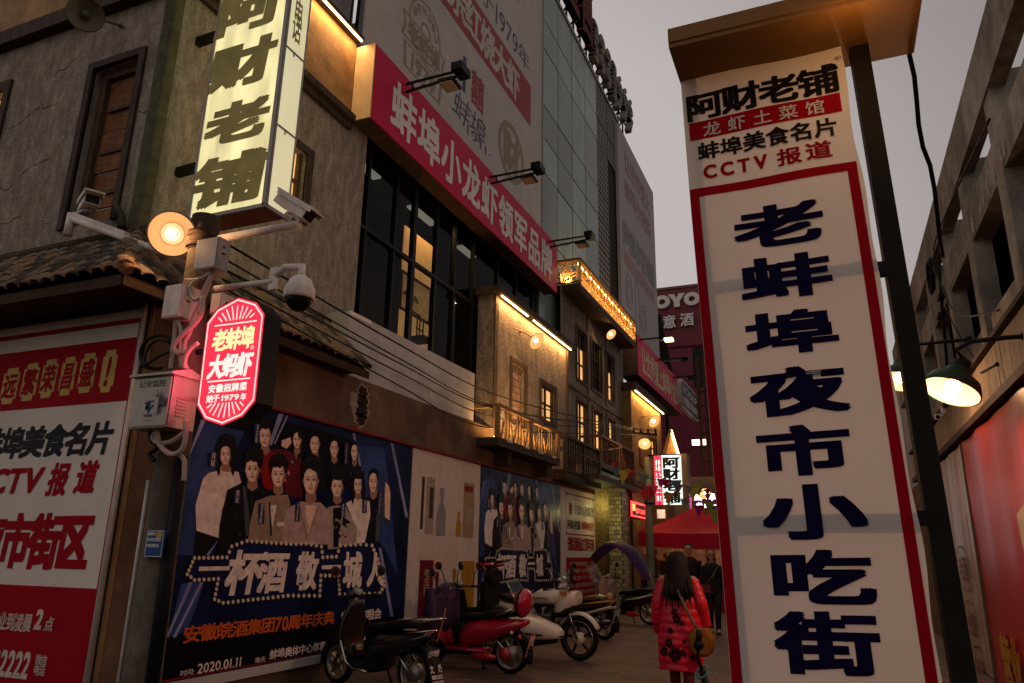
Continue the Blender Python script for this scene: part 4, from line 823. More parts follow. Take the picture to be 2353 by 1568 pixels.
def opening(B, pl, h, lit, door=False, rows=2, colsn=2, fm=timber, brk=.11, glow=warmglow, half=None):
    u0, v0, u1, v1 = h; w = MB(); f = .09
    for a in ((u0 - f, v0 - f * (0 if door else 1), u0, v1 + f), (u1, v0 - f * (0 if door else 1), u1 + f, v1 + f), (u0, v1, u1, v1 + f)) + (() if door else ((u0, v0 - f, u1, v0),)): w.slab(pl, *a, -.015, .035)
    fr = w.build('window_frame' if not door else 'door_frame', fm, B)
    if door:
        n = 9; 
        for k in range(n):
            a = v0 + (v1 - v0) * k / n; w = MB(); w.slab(pl, u0 + .04, a + .01, u1 - .04, a + (v1 - v0) / n - .008, -.12, -.095 + random.uniform(-.008, .008)); w.build('board', M('peeling_pink_paint', (.50, .34, .27), .8, var=.35, scale=18, stretch=(1, .35, 2.2), dirt=.45), fr)
        return fr
    w = MB(); du = (u1 - u0) / colsn; dv = (v1 - v0) / rows
    for k in range(1, colsn): w.slab(pl, u0 + du * k - .025, v0, u0 + du * k + .025, v1, -.1, -.05)
    for k in range(1, rows): w.slab(pl, u0, v0 + dv * k - .02, u1, v0 + dv * k + .02, -.097, -.06)
    for a in ((u0 + .002, v0, u0 + .05, v1), (u1 - .05, v0, u1 - .002, v1), (u0, v1 - .05, u1, v1 - .002), (u0, v0 + .002, u1, v0 + .05)): w.slab(pl, *a, -.11, -.045)
    w.build('sash', fm, fr)
    for ci in range(colsn):
        for ri in range(rows):
            if lit and (ci == colsn - 1 or lit > 1) and not (half and ri >= rows - half): mm_ = glow if ci == colsn - 1 else curtain
            else: mm_ = curtain if lit and not (half and ri >= rows - half) else M('dark_pane', (.03, .03, .03), .1, var=0)
            w = MB(); w.rect(pl, u0 + du * ci, v0 + dv * ri, u0 + du * (ci + 1), v0 + dv * (ri + 1), -.12); w.build('pane', mm_, fr)
    return fr
opening(B, PCX, sh, 0, door=True, fm=timber2); opening(B, PCX, wn, 1, rows=2)
# balcony of the shophouse
BX = -5.6; PBX = PX(BX)
def balcony(B, X0, X1, y0, y1, z0, z1, railm, mode='sticks', lit=False, n=20):
    pl = PX(X0); g = MB(); g.box((X1, y0, z0 - .16), (X0, y1, z0)); fl = g.build('balcony_floor', timber, B)
    w = MB(); w.bar((X0 - .03, y0, z1), (X0 - .03, y1, z1), .09, .07); w.bar((X1, y0 + .04, z1), (X0 - .03, y0 + .04, z1), .07, .07); rl = w.build('balcony_rail', railm, B)
    for yy in (y0 + .05, (y0 + y1) / 2, y1 - .05): w = MB(); w.box((X0 - .08, yy - .045, z0), (X0 + .0, yy + .045, z1 - .035)); w.build('post', railm, rl)
    if mode == 'frame':
        w = MB(); w.box((X0 - .06, y0, z0 + .05), (X0 - .02, y1, z0 + .1)); w.box((X0 - .06, y0, z1 - .32), (X0 - .02, y1, z1 - .28)); w.build('crossbar', railm, rl)
    for k in range(n):
        y = y0 + .12 + (y1 - y0 - .24) * k / (n - 1); w = MB()
        if mode == 'turned':
            w.lathe([(.02, 0), (.035, .05), (.02, .1), (.04, (z1 - z0) * .3), (.03, (z1 - z0) * .45), (.018, (z1 - z0) * .7), (.035, (z1 - z0) * .85), (.02, z1 - z0 - .035)], (X0 - .04, y, z0), (0, 0, 1), 8)
        elif mode == 'chevron':
            s = .07 if k % 2 else -.07
            if k % 4 < 2: w.bar((X0 - .04, y - s, z0), (X0 - .04, y + s, z1 - .25), .045, .03, up=(1, 0, 0))
            else: w.bar((X0 - .04, y, z0), (X0 - .04, y, z1 - .05), .05, .03, up=(1, 0, 0))
        else: w.bar((X0 - .04, y, z0), (X0 - .04, y, z1 - .03), .035, .03, up=(1, 0, 0))
        w.build('baluster', railm, rl)
    for k in range(3): w = MB(); w.bar((X1, y0 + .12, z0 - .1 - .0), (X0, y0 + .12, z0 - .2), .05) ; 
    return rl
by0_, by1_ = 12.56, 16.05; bz0_, bz1_ = 3.62, 4.22
rb = balcony(B, BX, U + .3, by0_, by1_, bz0_, bz1_, M('balcony_oak', (.30, .19, .09), .7, var=.3, scale=14), 'chevron', n=22)
w = MB(); w.box((BX - .14, by0_ + .1, bz0_ + .005), (BX - .1, by1_ - .9, bz0_ + .03)); w.build('led_strip', ledm, B)
area('balcony_led', (BX - .17, 14.0, bz0_ + .06), 2.8, .03, 45, AMBER, (-.25, 0, 1))
for q in (((U, 12.56, 2.9), (U + .42, 12.9, 3.46)), ((GX, 13.4, 3.2), (GX + .3, 13.6, 3.46)), ((GX, 15.6, 3.2), (GX + .3, 15.8, 3.46))): w = MB(); w.box(*q); w.build('joist', timber, B)
for k, yy in enumerate((13.0, 13.9, 14.7, 15.5)): w = MB(); w.box((BX - .02, yy, bz0_ - .05), (BX + .05, yy + .14, bz0_ + .0)); w.build('led_driver', whitem, B)
gooseneck('lit gooseneck lamp between the peeling pink door and the light strip', PCX.at(*z5(462, 578), .02), PX(CX_ + .42).at(*z5(577, 640)), (.75, -.25, -.6), .2, True, energy=14, group='amber lamps on the shophouses')

# ================================================================== TIMBER WINDOW HOUSE
B = thing('timber_window_house', 'grey roughcast house with six dark timber windows under a glowing balcony', 'building', (-6.32, 18.2, 2.8))
up = [(1323.6, 735, 1347, 858), (1357.6, 775, 1381, 893), (1390, 798, 1410, 907)]; lo = [(1325, 912, 1349, 992), (1361, 936, 1383, 1010), (1393, 955, 1412, 1006)]
hs = []
for (x0, y0, x1, y1) in up: a, b = PD.uv(x0, y0), PD.uv(x1, y1); hs.append((a[0], 6.35, b[0], 7.85))
for (x0, y0, x1, y1) in lo: a, b = PD.uv(x0, y0), PD.uv(x1, y1); hs.append((a[0], 4.55, b[0], 5.72))
w = MB(); wall_holes(w, PD, 18.15, 3.5, 24.85, 9.0, hs, .16); w.build('wall', M('house_roughcast', (.24, .21, .175), .95, var=.25, scale=14, bump=1.2, bscale=36, dirt=.4), B)
for i, h in enumerate(hs): opening(B, PD, h, (1, 0, 2, 2, 2, 2)[i] if i != 1 else 0, rows=3 if i < 3 else 2, half=1 if i < 3 else None)
w = MB()
for yy in (20.6, 22.6): w.slab(PD, yy - .04, 3.5, yy + .04, 9.0, .003, .03)
w.slab(PD, 18.15, 5.95, 24.85, 6.03, .003, .045); w.build('batten_strip', timber2, B, kind='stuff')
# upper balcony with lit ornamental rail
X0 = -5.8; y0, y1, zf, zr_ = 18.3, 24.6, 8.7, 9.4
gold = M('gilded_ironwork', (.50, .30, .10), .5, metal=.2, var=.15)
w = MB(); w.box((-6.55, y0, zf - .22), (X0, y1, zf)); w.build('balcony_floor', timber, B)
w = MB(); w.bar((X0, y0, zr_), (X0, y1, zr_), .07); w.bar((U - .1, y0, zr_), (X0, y0, zr_), .07); w.bar((X0, y0, zf + .05), (X0, y1, zf + .05), .05); w.bar((U - .1, y0, zf + .05), (X0, y0, zf + .05), .05); rl = w.build('balcony_rail', timber2, B)
np_ = 8; PX0 = PX(X0)
pm = MB(); L_ = (y1 - y0) / np_; H_ = zr_ - zf - .12
def orn(mb, pl, u, v, W_, H_):
    def bar(a, b, t=.028): 
        A = pl.P(u + a[0] * W_, v + a[1] * H_); Bq = pl.P(u + b[0] * W_, v + b[1] * H_); mb.bar(A, Bq, t, .03, up=pl.n)
    for a, b in (((0, 0), (0, 1)), ((1, 0), (1, 1)), ((0, 1), (1, 1)), ((0, 0), (1, 0)), ((0, .84), (1, .84))): bar(a, b, .03)
    for cx_, k in ((0, 1), (1, -1)):
        for r_ in (.5, .32):
            P_ = [(cx_ + k * r_ * math.cos(t), r_ * .9 * math.sin(t)) for t in [i * math.pi / 12 for i in range(7)]]
            for a, b in zip(P_, P_[1:]): bar(a, b)
    bar((.5, 0), (.5, .45)); bar((.2, 0), (.45, .5)); bar((.8, 0), (.55, .5))
    for (cx_, cy_) in ((.5, .52), (.38, .6), (.62, .6), (.5, .7), (.3, .5), (.7, .5), (.5, .9), (.2, .92), (.8, .92)):
        P_ = [(cx_ + .07 * math.cos(t), cy_ + .07 * math.sin(t) * W_ / H_) for t in [i * math.pi / 4 for i in range(9)]]
        for a, b in zip(P_, P_[1:]): bar(a, b, .022)
orn(pm, Pl((0, 0, 0), (0, 1, 0), (0, 0, 1)), 0, 0, L_ - .08, H_)
pmesh = mesh_of(pm, 'ornamental_panel', [gold])
for k in range(np_): piece('ornamental_panel', pmesh, (X0, y0 + .06 + k * L_, zf + .07), rl)
w = MB(); orn(w, PY(y0), U - .05, zf + .07, X0 - U - .03, H_); w.build('ornamental_panel', gold, rl)
for k in range(np_ + 1): w = MB(); w.box((X0 - .035, y0 + k * L_ - .03, zf), (X0 + .03, y0 + k * L_ + .03, zr_ - .03)); w.build('post', M('balcony_oak', (.2, .1, .05)), rl)
w = MB(); w.box((X0 - .12, y0 + .1, zr_ - .09), (X0 - .07, y1 - .1, zr_ - .06)); w.build('led_strip', ledm, B)
area('rail_led', (X0 - .11, 21.4, zr_ - .12), 6.0, .04, 70, AMBER, (.35, 0, -1)); area('rail_led', (X0 + .07, 21.4, zf - .02), 6.0, .03, 60, AMBER, (-.12, 0, 1))
area('rail_led_end', (-6.15, y0 - .08, zf + .05), .03, .03, 14, AMBER, (0, .3, 1))
gooseneck('lit lamp tilted out under the glowing ornamental balcony', PD.at(*z5(1050, 640)) + Vector((0, 0, .3)), PX(-5.9).at(*z5(1080, 595)), (.6, -.3, -.6), .18, True, energy=14, group='amber lamps on the shophouses')
# two dark balconies lower down
a, b = PX(-5.7).uv(*z6(1165, 450)), PX(-5.7).uv(*z6(1165, 870)); e = PX(-5.7).uv(*z6(1560, 620))
rb = balcony(B, -5.7, -6.3, a[0], e[0], b[1], a[1], timber, 'frame', n=16)
w = MB(); w.slab(PY(a[0]), -6.25, b[1] + .08, -5.78, b[1] + .5, -.01, .0); w.slab(PY(a[0]), -6.25, b[1] + .62, -5.78, a[1] - .08, -.01, 0); w.build('infill_panel', stucco2, rb)
a2 = PX(-5.75).uv(*z4(470, 290)); b2 = PX(-5.75).uv(*z4(475, 590)); e2 = PX(-5.75).uv(*z4(850, 460))
balcony(B, -5.75, -6.35, a2[0], e2[0], b2[1], a2[1], M('balcony_redwood', (.12, .055, .035), .6, var=.3), 'turned', n=20)
w = MB(); w.box((-6.3, e2[0] - 5.2, b2[1] - .5), (-5.85, e2[0], b2[1] - .22)); w.build('canopy_beam', M('pale_green_beam', (.35, .38, .3), .7, dirt=.2), B)

# ================================================================== OCHRE GABLE HOUSE
EXF = -6.0; PE = PX(EXF)
ey0 = PE.uv(1450, 950)[0]; ey1 = PE.uv(1519, 1000)[0]; et = PE.uv(1450.5, 896)[1]
B = thing('ochre_house', 'ochre plastered house washed by an amber light strip beyond the timber windows', 'building', (EXF, ey0, 0))
ochre = M('ochre_plaster', (.30, .19, .08), .9, var=.3, scale=5, bump=.5, dirt=.35)
hh_ = [(PE.uv(1493, 1040)[0], PE.uv(1493, 1045)[1], PE.uv(1507, 1040)[0], PE.uv(1493, 1022)[1] + .3)]
w = MB(); wall_holes(w, PE, ey0, 0, ey1, et, hh_, .15); w.face([(U - 1, ey0, 0), (EXF, ey0, 0), (EXF, ey0, et), (U - 1, ey0, et)]); w.build('wall', ochre, B)
opening(B, PE, hh_[0], 2, rows=2)
w = MB(); w.box((U - 1, ey0 - .1, et), (EXF + .2, ey1 + .2, et + .25)); w.build('cornice', timber, B)
w = MB(); w.box((EXF + .12, ey0 + .1, et - .04), (EXF + .16, ey1 - .1, et - .01)); w.build('led_strip', ledm, B)
area('led_light', (EXF + .13, (ey0 + ey1) / 2, et - .06), ey1 - ey0 - .4, .03, 110, AMBER, (-.4, 0, -1))
q0 = PE.uv(1469, 1068); q1 = PE.uv(1478, 1034); w = MB(); w.slab(PE, q0[0], q0[1], q1[0] + .6, q1[1], .003, .05); w.build('shutter', M('redbrown_door', (.17, .05, .03), .7, var=.2), B)
gooseneck('lit gooseneck lamp on the ochre wall below its light strip', PE.at(*z5(1290, 1152), .02), PX(EXF + .5).at(*z5(1370, 1182)), (.7, -.4, -.5), .24, True, energy=20, group='amber lamps on the shophouses')
# second red sign
S2X = -5.95; PS2 = PX(S2X); sa2 = PS2.uv(1464, 800)[0]; se2 = PS2.uv(1566, 930)[0]; st2 = 9.3; sb2 = 7.75
T = thing('crimson_sign', 'second crimson fascia sign with cream characters beneath the far banner', 'sign', (S2X, sa2, sb2))
w = MB(); w.box((U - .1, sa2, sb2), (S2X - .02, se2, st2)); w.build('sign_box', M('sign_box_metal', (.1, .1, .1)), T)
w = MB(); w.rect(PS2, sa2, sb2 + .02, se2, st2, 0); w.build('sign_face', redsign, T)
w = MB(); text(w, PS2, '让世界爱上蚌埠小龙虾', (sa2 + .6, sb2 + .25), (se2 - .5, st2 - .3), .03, .006, px=False); w.build('lettering', M('cream_print', (.6, .48, .3), .6), T)
for i, (x, y, x2, y2, lb) in enumerate(((1470, 780, 1543, 784, 'lit floodlight reaching out above the second crimson sign'), (1512, 827, 1580, 825, 'floodlight with wavy cable over the middle of the second crimson sign'), (1548, 865, 1594, 862, 'small floodlight over the far end of the second crimson sign'))):
    u, v = PS2.uv(x, y); tx = PY(u).uv(x2, y2)[0]; z_ = st2 - .12; t = thing('floodlight', lb, 'floodlight', (S2X, u, z_), group='floodlights on the second crimson sign')
    w = MB(); w.bar((S2X, u, z_), (min(tx, S2X + 1.6), u, z_), .05); w.build('arm', black, t)
    w = MB(); x_ = min(tx, S2X + 1.6); w.box((x_ - .25, u - .15, z_ - .16), (x_ + .05, u + .15, z_ - .06)); w.build('lamp_head', M('lit_flood', (.9, .8, .6), .5, emit=4 if i == 0 else .0, ecol=(1, .7, .35), var=0) if i == 0 else black, t)
    w = MB(); w.tube([(S2X + (x_ - S2X) * k / 20, u, z_ - .08 + .04 * math.sin(k * 1.3)) for k in range(20)], .015, 5); w.build('cable', M('pale_cable', (1, 1, 1)), t)
# dark oval coffee sign
ju = PS2.uv(1567, 905); PJ = PX(-5.75); j0, j1 = PJ.uv(*zt(600, 1350)), PJ.uv(*zt(795, 1450))
jt = PJ.uv(*zt(600, 1190))[1]; jb = PJ.uv(*zt(610, 1520))[1]
T = thing('dark_script_sign', 'dark rounded sign with pale lettering and a white rim past the second crimson sign', 'sign', PJ.P(j0[0], jb))
def rrect(u0, v0, u1, v1, r, n=5):
    P_ = []
    for cx_, cy_, a0 in ((u1 - r, v0 + r, -90), (u1 - r, v1 - r, 0), (u0 + r, v1 - r, 90), (u0 + r, v0 + r, 180)):
        for k in range(n + 1): a = math.radians(a0 + 90 * k / n); P_.append((cx_ + r * math.cos(a), cy_ + r * math.sin(a)))
    return P_
w = MB(); w.prism(PJ, rrect(j0[0], jb, j1[0], jt, .5), -.2, 0); w.build('rim', M('pale_rim', (.45, .43, .4), .5), T)
w = MB(); w.prism(PJ, rrect(j0[0] + .12, jb + .08, j1[0] - .12, jt - .08, .45), 0, .01); w.build('sign_face', blackp, T)
w = MB(); hh = jt - jb; text(w, PJ, 'IOSEP', (j0[0] + .5, jb + hh * .55), (j1[0] - .4, jt - hh * .18), .02, .014, px=False); text(w, PJ, '约瑟夫咖啡', (j0[0] + .4, jb + hh * .15), (j1[0] - .4, jb + hh * .45), .03, .014, px=False); w.build('lettering', M('pale_rim', (1, 1, 1)), T)
# ================================================================== RED HOTEL TOWER
HY = 40.; PH = PY(HY); hz = PH.uv(1508, 668)[1]; 
B = thing('red_hotel_tower', 'crimson panel hotel tower with white OYO letters closing the street', 'building', (-8, HY, 0))
def redgrid():
    m = bpy.data.materials.new('red_panel_grid'); m.use_nodes = True; t = m.node_tree; n = t.nodes; L = t.links.new; b = n['Principled BSDF']
    g = n.new('ShaderNodeNewGeometry'); sep = n.new('ShaderNodeSeparateXYZ'); cmb = n.new('ShaderNodeCombineXYZ'); L(g.outputs['Position'], sep.inputs[0]); L(sep.outputs[0], cmb.inputs[0]); L(sep.outputs[2], cmb.inputs[1])
    br = n.new('ShaderNodeTexBrick'); br.offset = 0; br.inputs['Scale'].default_value = 1; br.inputs['Brick Width'].default_value = .16; br.inputs['Row Height'].default_value = .16; br.inputs['Mortar Size'].default_value = .018
    br.inputs['Color1'].default_value = (.22, .008, .035, 1); br.inputs['Color2'].default_value = (.19, .007, .03, 1); br.inputs['Mortar'].default_value = (.07, .004, .012, 1)
    L(cmb.outputs[0], br.inputs['Vector']); L(br.outputs[0], b.inputs['Base Color']); b.inputs['Roughness'].default_value = .5; return m
w = MB(); w.box((-10, HY, 0), (-4.3, HY + 8, hz)); w.build('tower_body', redgrid(), B)
w = MB(); w.box((-10.05, HY - .06, hz), (-4.25, HY + 8, hz + .14)); w.build('parapet', M('redgrey_trim', (.2, .1, .1), .6), B)
for k, z_ in enumerate((hz - 3.5, 3.2)): w = MB(); w.box((-10, HY - .03, z_), (-4.3, HY - .005, z_ + .12)); w.build('panel_band', M('dark_red_band', (.1, .005, .02), .6), B)
w = MB(); a = PH.uv(*zt(330, 415)); b = PH.uv(*zt(800, 205)); full = (b[0] - a[0]); 
o1 = PH.uv(*zt(300, 418)), PH.uv(*zt(475, 250)); y1_ = PH.uv(*zt(462, 398)), PH.uv(*zt(645, 215)); o2 = PH.uv(*zt(640, 372)), PH.uv(*zt(812, 203))
lz0, lz1 = o1[0][1], o1[1][1]
for chh, q in (('O', o1), ('Y', y1_), ('O', o2)):
    w = MB(); 
    if chh == 'O':
        cu_, ru_ = (q[0][0] + q[1][0]) / 2, (q[1][0] - q[0][0]) / 2; cv_, rv_ = (lz0 + lz1) / 2, (lz1 - lz0) / 2; n = 28
        O = [(cu_ + ru_ * math.cos(2 * math.pi * i / n), cv_ + rv_ * math.sin(2 * math.pi * i / n)) for i in range(n)]; I = [(cu_ + (x - cu_) * .42, cv_ + (y - cv_) * .42) for x, y in O]
        for i in range(n):
            j = (i + 1) % n; w.faces([PH.P(*O[i], .16), PH.P(*O[j], .16), PH.P(*I[j], .16), PH.P(*I[i], .16), PH.P(*O[i], .0), PH.P(*O[j], .0), PH.P(*I[j], .0), PH.P(*I[i], .0)], [(0, 1, 2, 3), (0, 4, 5, 1), (3, 2, 6, 7)])
    else:
        a_, b_ = q[0][0], q[1][0]; mm_ = (a_ + b_) / 2; W_ = b_ - a_; w.prism(PH, [(mm_ - .17 * W_, lz0), (mm_ + .17 * W_, lz0), (mm_ + .17 * W_, lz0 + .42 * (lz1 - lz0)), (b_, lz1), (b_ - .36 * W_, lz1), (mm_, lz0 + .62 * (lz1 - lz0)), (a_ + .36 * W_, lz1), (a_, lz1), (mm_ - .17 * W_, lz0 + .42 * (lz1 - lz0))], 0, .16)
    w.build('letter', whitelet, B)
w = MB(); text(w, PH, '意', zt(400, 640), zt(542, 480), .02, .05, ext=.05); text(w, PH, '酒', zt(602, 612), zt(745, 452), .02, .05, ext=.05); text(w, PH, '创', (PH.uv(*zt(400, 640))[0] - 1.35, PH.uv(*zt(400, 640))[1]), (PH.uv(*zt(400, 640))[0] - .4, PH.uv(*zt(400, 480))[1]), .02, .05, px=False, ext=.05); w.build('lettering', whitelet, B)
q = PH.uv(*zt(735, 1000)), PH.uv(*zt(835, 840)); w = MB(); w.slab(PH, q[0][0], q[0][1] - 1.5, -4.5, q[1][1], .002, .03); w.build('window', M('dark_pane', (0, 0, 0)), B)
w = MB(); w.box((-6.6, HY - 1.5, 0), (-4.3, HY - .1, 3.4)); w.build('ground_floor_hall', M('hall_wall', (.25, .2, .16), .8, dirt=.3), B)
# ladder-like dark stair frames right of the hotel
T = thing('steel_scaffold', 'rusty dark scaffold frames rising beside the hotel tower', 'scaffold', (-4.9, 33, 0))
w = MB(); a = PY(33).at(*zt(780, 960)); b = PY(33).at(*zt(740, 1568)); c = PY(33).at(*zt(860, 960))
for xx in (a.x, c.x, c.x + .6): w.bar((xx, 33, 0), (xx, 33, a.z), .12)
z_ = .5
while z_ < a.z: w.bar((a.x, 33, z_), (c.x + .6, 33, z_), .1); z_ += .62
w.build('frame', M('rusty_steel', (.09, .05, .03), .8, var=.3), T)
w = MB(); w.bar(PY(34).at(*zt(350, 480)), PY(34).at(*zt(440, 1030)), .2); w.bar(PY(34).at(*zt(385, 640)), PY(34).at(*zt(500, 1200)), .14); w.bar((PY(34).at(*zt(470, 1100)).x, 34, 0), PY(34).at(*zt(350, 480)), .14); w.build('brace', steelblk, T)
# ================================================================== BRICK PILLAR SHOP
KY = 20.5; PK = PY(KY); k0 = PK.uv(*z4(555, 1200))[0]; k1 = PK.uv(*z4(698, 1200))[0]; PKS = PX(k1); ks = PKS.uv(*z4(758, 1200))[0]
ktop = PK.uv(*z4(600, 800))[1]
B = thing('brick_pillar_shop', 'recessed noodle shop with a green lit brick pillar and glowing white characters', 'building', (-6.05, KY, 0))
mort = M('brick_mortar', (.05, .045, .03), .9, var=.1)
w = MB(); w.box((k0, KY + .008, 0), (k1 - .008, ks, ktop)); w.build('pillar_core', mort, B)
brk = [M('yellow_brick_%s' % n, c, .6, var=.15, scale=20) for n, c in (('pale', (.42, .38, .24)), ('mid', (.36, .31, .19)), ('deep', (.26, .22, .13)))]
bw_ = (k1 - k0) / 2.5; bh = .115; r_ = 0; zz = 0
bm = MB(); bm.box((0, 0, 0), (bw_ - .014, .02, bh - .014)); hm = MB(); hm.box((0, 0, 0), (bw_ / 2 - .014, .02, bh - .014)); sm_ = MB(); sm_.box((0, 0, 0), (.02, .25, bh - .014))
bmesh_ = [mesh_of(bm, 'brick', [x]) for x in brk]; hmesh_ = [mesh_of(hm, 'brick', [x]) for x in brk]; smesh_ = [mesh_of(sm_, 'brick', [x]) for x in brk]
nb = 0; slen = ks - KY; sc_n = max(1, int(slen / .264))
while zz + bh < ktop and nb < 290:
    xs = [(k0, 1), (k0 + bw_, 1), (k0 + 2 * bw_, .5)] if r_ % 2 == 0 else [(k0, .5), (k0 + bw_ / 2, 1), (k0 + 1.5 * bw_, 1)]
    for x, f in xs: piece('brick', random.choice(bmesh_ if f == 1 else hmesh_), (x + .007, KY - .012, zz + .007), B); nb += 1
    for k in range(sc_n): piece('brick', random.choice(smesh_), (k1 - .008, KY + .02 + k * .264 + (.1 if r_ % 2 else 0), zz + .007), B); nb += 1
    zz += bh; r_ += 1
w = MB(); w.rect(PY(22.4), -8, 0, k0 + .2, 3.6, 0); w.build('recess_wall', M('dark_green_tile', (.05, .065, .04), .6, var=.3, scale=20), B)
w = MB(); w.box((-6.3, 18.2, 3.35), (k1 + .05, 22.4, 3.5)); w.build('recess_ceiling', timber, B)
w = MB(); q0, q1 = PY(22.3).uv(*z4(400, 1568)), PY(22.3).uv(*z4(480, 1200)); w.slab(PY(22.3), q0[0], 0, q1[0], q1[1], 0, .03); w.build('door', M('brown_door', (.16, .10, .05), .5), B)
w = MB(); text(w, PY(21.2), '老铺', z4(400, 1150), z4(542, 965), .045, 0, ext=.03); text(w, PY(21.2), '财', z4(330, 1125), z4(395, 955), .045, 0, ext=.03); w.build('glowing_lettering', M('lit_white_letter', (1, 1, 1), .5, emit=2.2, ecol=(.95, 1, .88), var=0), B)
point('green_sign_light', (k0 - .35, 20.75, 2.9), 10, (.9, .95, .35), .15); point('pillar_wash', ((k0 + k1) / 2 + .15, 19.7, 2.6), 9, (1, .85, .3), .1)
w = MB(); w.slab(PY(KY + .6), k1 + .0, 2.0, k1 + .45, 3.6, -.1, 0); 
nw = [PY(23.6).uv(*z4(*q)) for q in ((805, 1210), (970, 1260), (975, 1080), (815, 1045))]
PNn = PX(-5.55); n0, n1 = PNn.uv(*z4(805, 1130)), PNn.uv(*z4(978, 1160)); nt_, nb_ = PNn.uv(*z4(805, 1040))[1], PNn.uv(*z4(805, 1215))[1]
T = thing('red_neon_sign', 'red framed neon mutton soup sign on the shop wall beside the brick pillar', 'sign', PNn.P(n0[0], nb_))
w = MB(); w.slab(PNn, n0[0], nb_, n1[0], nt_, -.1, 0); w.build('sign_board', M('neon_board', (.06, .05, .05), .6), T)
neon = M('red_neon', (1, .1, .1), .5, emit=2.2, ecol=(1, .07, .06), var=0)
w = MB(); fr4 = ((n0[0], nb_, n1[0], nb_ + .05), (n0[0], nt_ - .05, n1[0], nt_), (n0[0], nb_, n0[0] + .1, nt_), (n1[0] - .1, nb_, n1[0], nt_))
for a in fr4: w.slab(PNn, *a, .003, .03)
w.build('neon_frame', neon, T)
w = MB(); text(w, PNn, '簋宴羊肉串', (n0[0] + (n1[0] - n0[0]) * .3, nb_ + .12), (n1[0] - .15, nb_ + (nt_ - nb_) * .62), .02, .01, px=False); w.build('lettering', neon, T)
w = MB(); w.rect(PNn, n0[0] + .2, nb_ + (nt_ - nb_) * .4, n0[0] + (n1[0] - n0[0]) * .28, nb_ + (nt_ - nb_) * .85, .01); w.build('yellow_patch', M('lit_yellow', (1, .6, .1), .5, emit=1.2, ecol=(1, .6, .12), var=0), T)
w = MB(); w.box((-6.4, ks, 0), (-5.6, ey0 + .0, 3.6)); w.build('side_wall', M('shop_side_brick', (.28, .17, .08), .8, var=.4, scale=12, dirt=.3), B)
point('neon_spill', (-5.2, (n0[0] + n1[0]) / 2, 3.0), 5, (1, .25, .12), .1)
w = MB(); w.box((-6.4, 22.5, 3.6), (-5.45, 26.5, 3.75)); w.build('awning', timber, B)
w = MB(); q0, q1 = PY(25).uv(*z4(1115, 1240)), PY(25).uv(*z4(1200, 1140)); w.slab(PY(25.0), q0[0], q0[1], q1[0], q1[1], 0, .05); w.build('lit_menu_panel', M('lit_menu', (.9, .7, .5), .5, emit=.8, ecol=(1, .75, .5), var=.3, scale=9), B)
# amber slatted fascia
B = thing('slatted_arcade', 'far arcade fronts with glowing amber slats past the concrete pole', 'building', (-5.5, 27, 0))
w = MB(); w.box((-7.5, 27, 0), (-5.4, 39, 3.9)); w.build('wall', ochre, B)
am = M('amber_slat', (.5, .3, .1), .6, emit=.35, ecol=(1, .5, .1), var=.3, scale=6, stretch=(3, 3, .2))  # yellow light on the slats painted in as emission
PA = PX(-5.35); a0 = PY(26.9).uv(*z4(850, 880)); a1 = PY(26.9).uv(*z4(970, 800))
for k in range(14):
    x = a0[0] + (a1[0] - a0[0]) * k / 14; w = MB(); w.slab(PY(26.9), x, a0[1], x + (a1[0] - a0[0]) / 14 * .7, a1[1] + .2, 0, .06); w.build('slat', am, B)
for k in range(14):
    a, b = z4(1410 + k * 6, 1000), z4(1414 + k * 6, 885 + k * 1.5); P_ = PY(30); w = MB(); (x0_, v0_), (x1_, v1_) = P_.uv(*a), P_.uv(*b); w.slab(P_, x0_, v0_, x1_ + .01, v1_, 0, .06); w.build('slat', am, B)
w = MB(); w.box((-5.3, 29.8, 0), (-3.3, 32, PY(30).uv(*z4(1450, 860))[1] + .3)); w.build('end_block', M('hall_wall', (1, 1, 1)), B)
q = [PY(28).uv(*z4(*p)) for p in ((1190, 505), (1355, 505), (1270, 228))]
T = thing('lit_gable', 'small pointed gable edged with an amber light line above the hanging light box', 'gable', PY(28).P(*q[0]))
w = MB(); w.prism(PY(28), q, -.25, 0); w.build('gable_panel', M('gable_wood', (.45, .26, .10), .7, var=.3, scale=6, emit=.06, ecol=(1, .5, .15)), T)  # amber light on the wood put in as faint emission
w = MB(); w.bar(PY(28).P(*q[1], .04), PY(28).P(*q[2], .04), .08); w.build('led_strip', ledm, T)
w = MB(); w.bar(PY(28).P(*q[0], .04), PY(28).P(*q[2], .04), .1); w.build('barge_board', timber2, T)
w = MB(); w.box((PY(28).P(*q[0]).x - .3, 28.02, 0), (PY(28).P(*q[1]).x + .3, 28.6, PY(28).P(*q[0]).z)); w.build('shop_block', M('hall_wall', (1, 1, 1)), T)
point('gable_light', PY(28).P(q[2][0], q[2][1] - .6, .5), 8, AMBER, .05)
T = thing('white_glow_sign', 'glowing white characters on a dark board behind the bunting', 'sign', PY(29).at(*z4(1520, 1100)))
w = MB(); w.slab(PY(29), PY(29).uv(*z4(1500, 0))[0], PY(29).uv(*z4(1520, 1190))[1], PY(29).uv(*z4(1800, 0))[0], PY(29).uv(*z4(1520, 940))[1], -.15, 0); w.build('sign_board', M('night_board', (.08, .02, .06), .7), T)
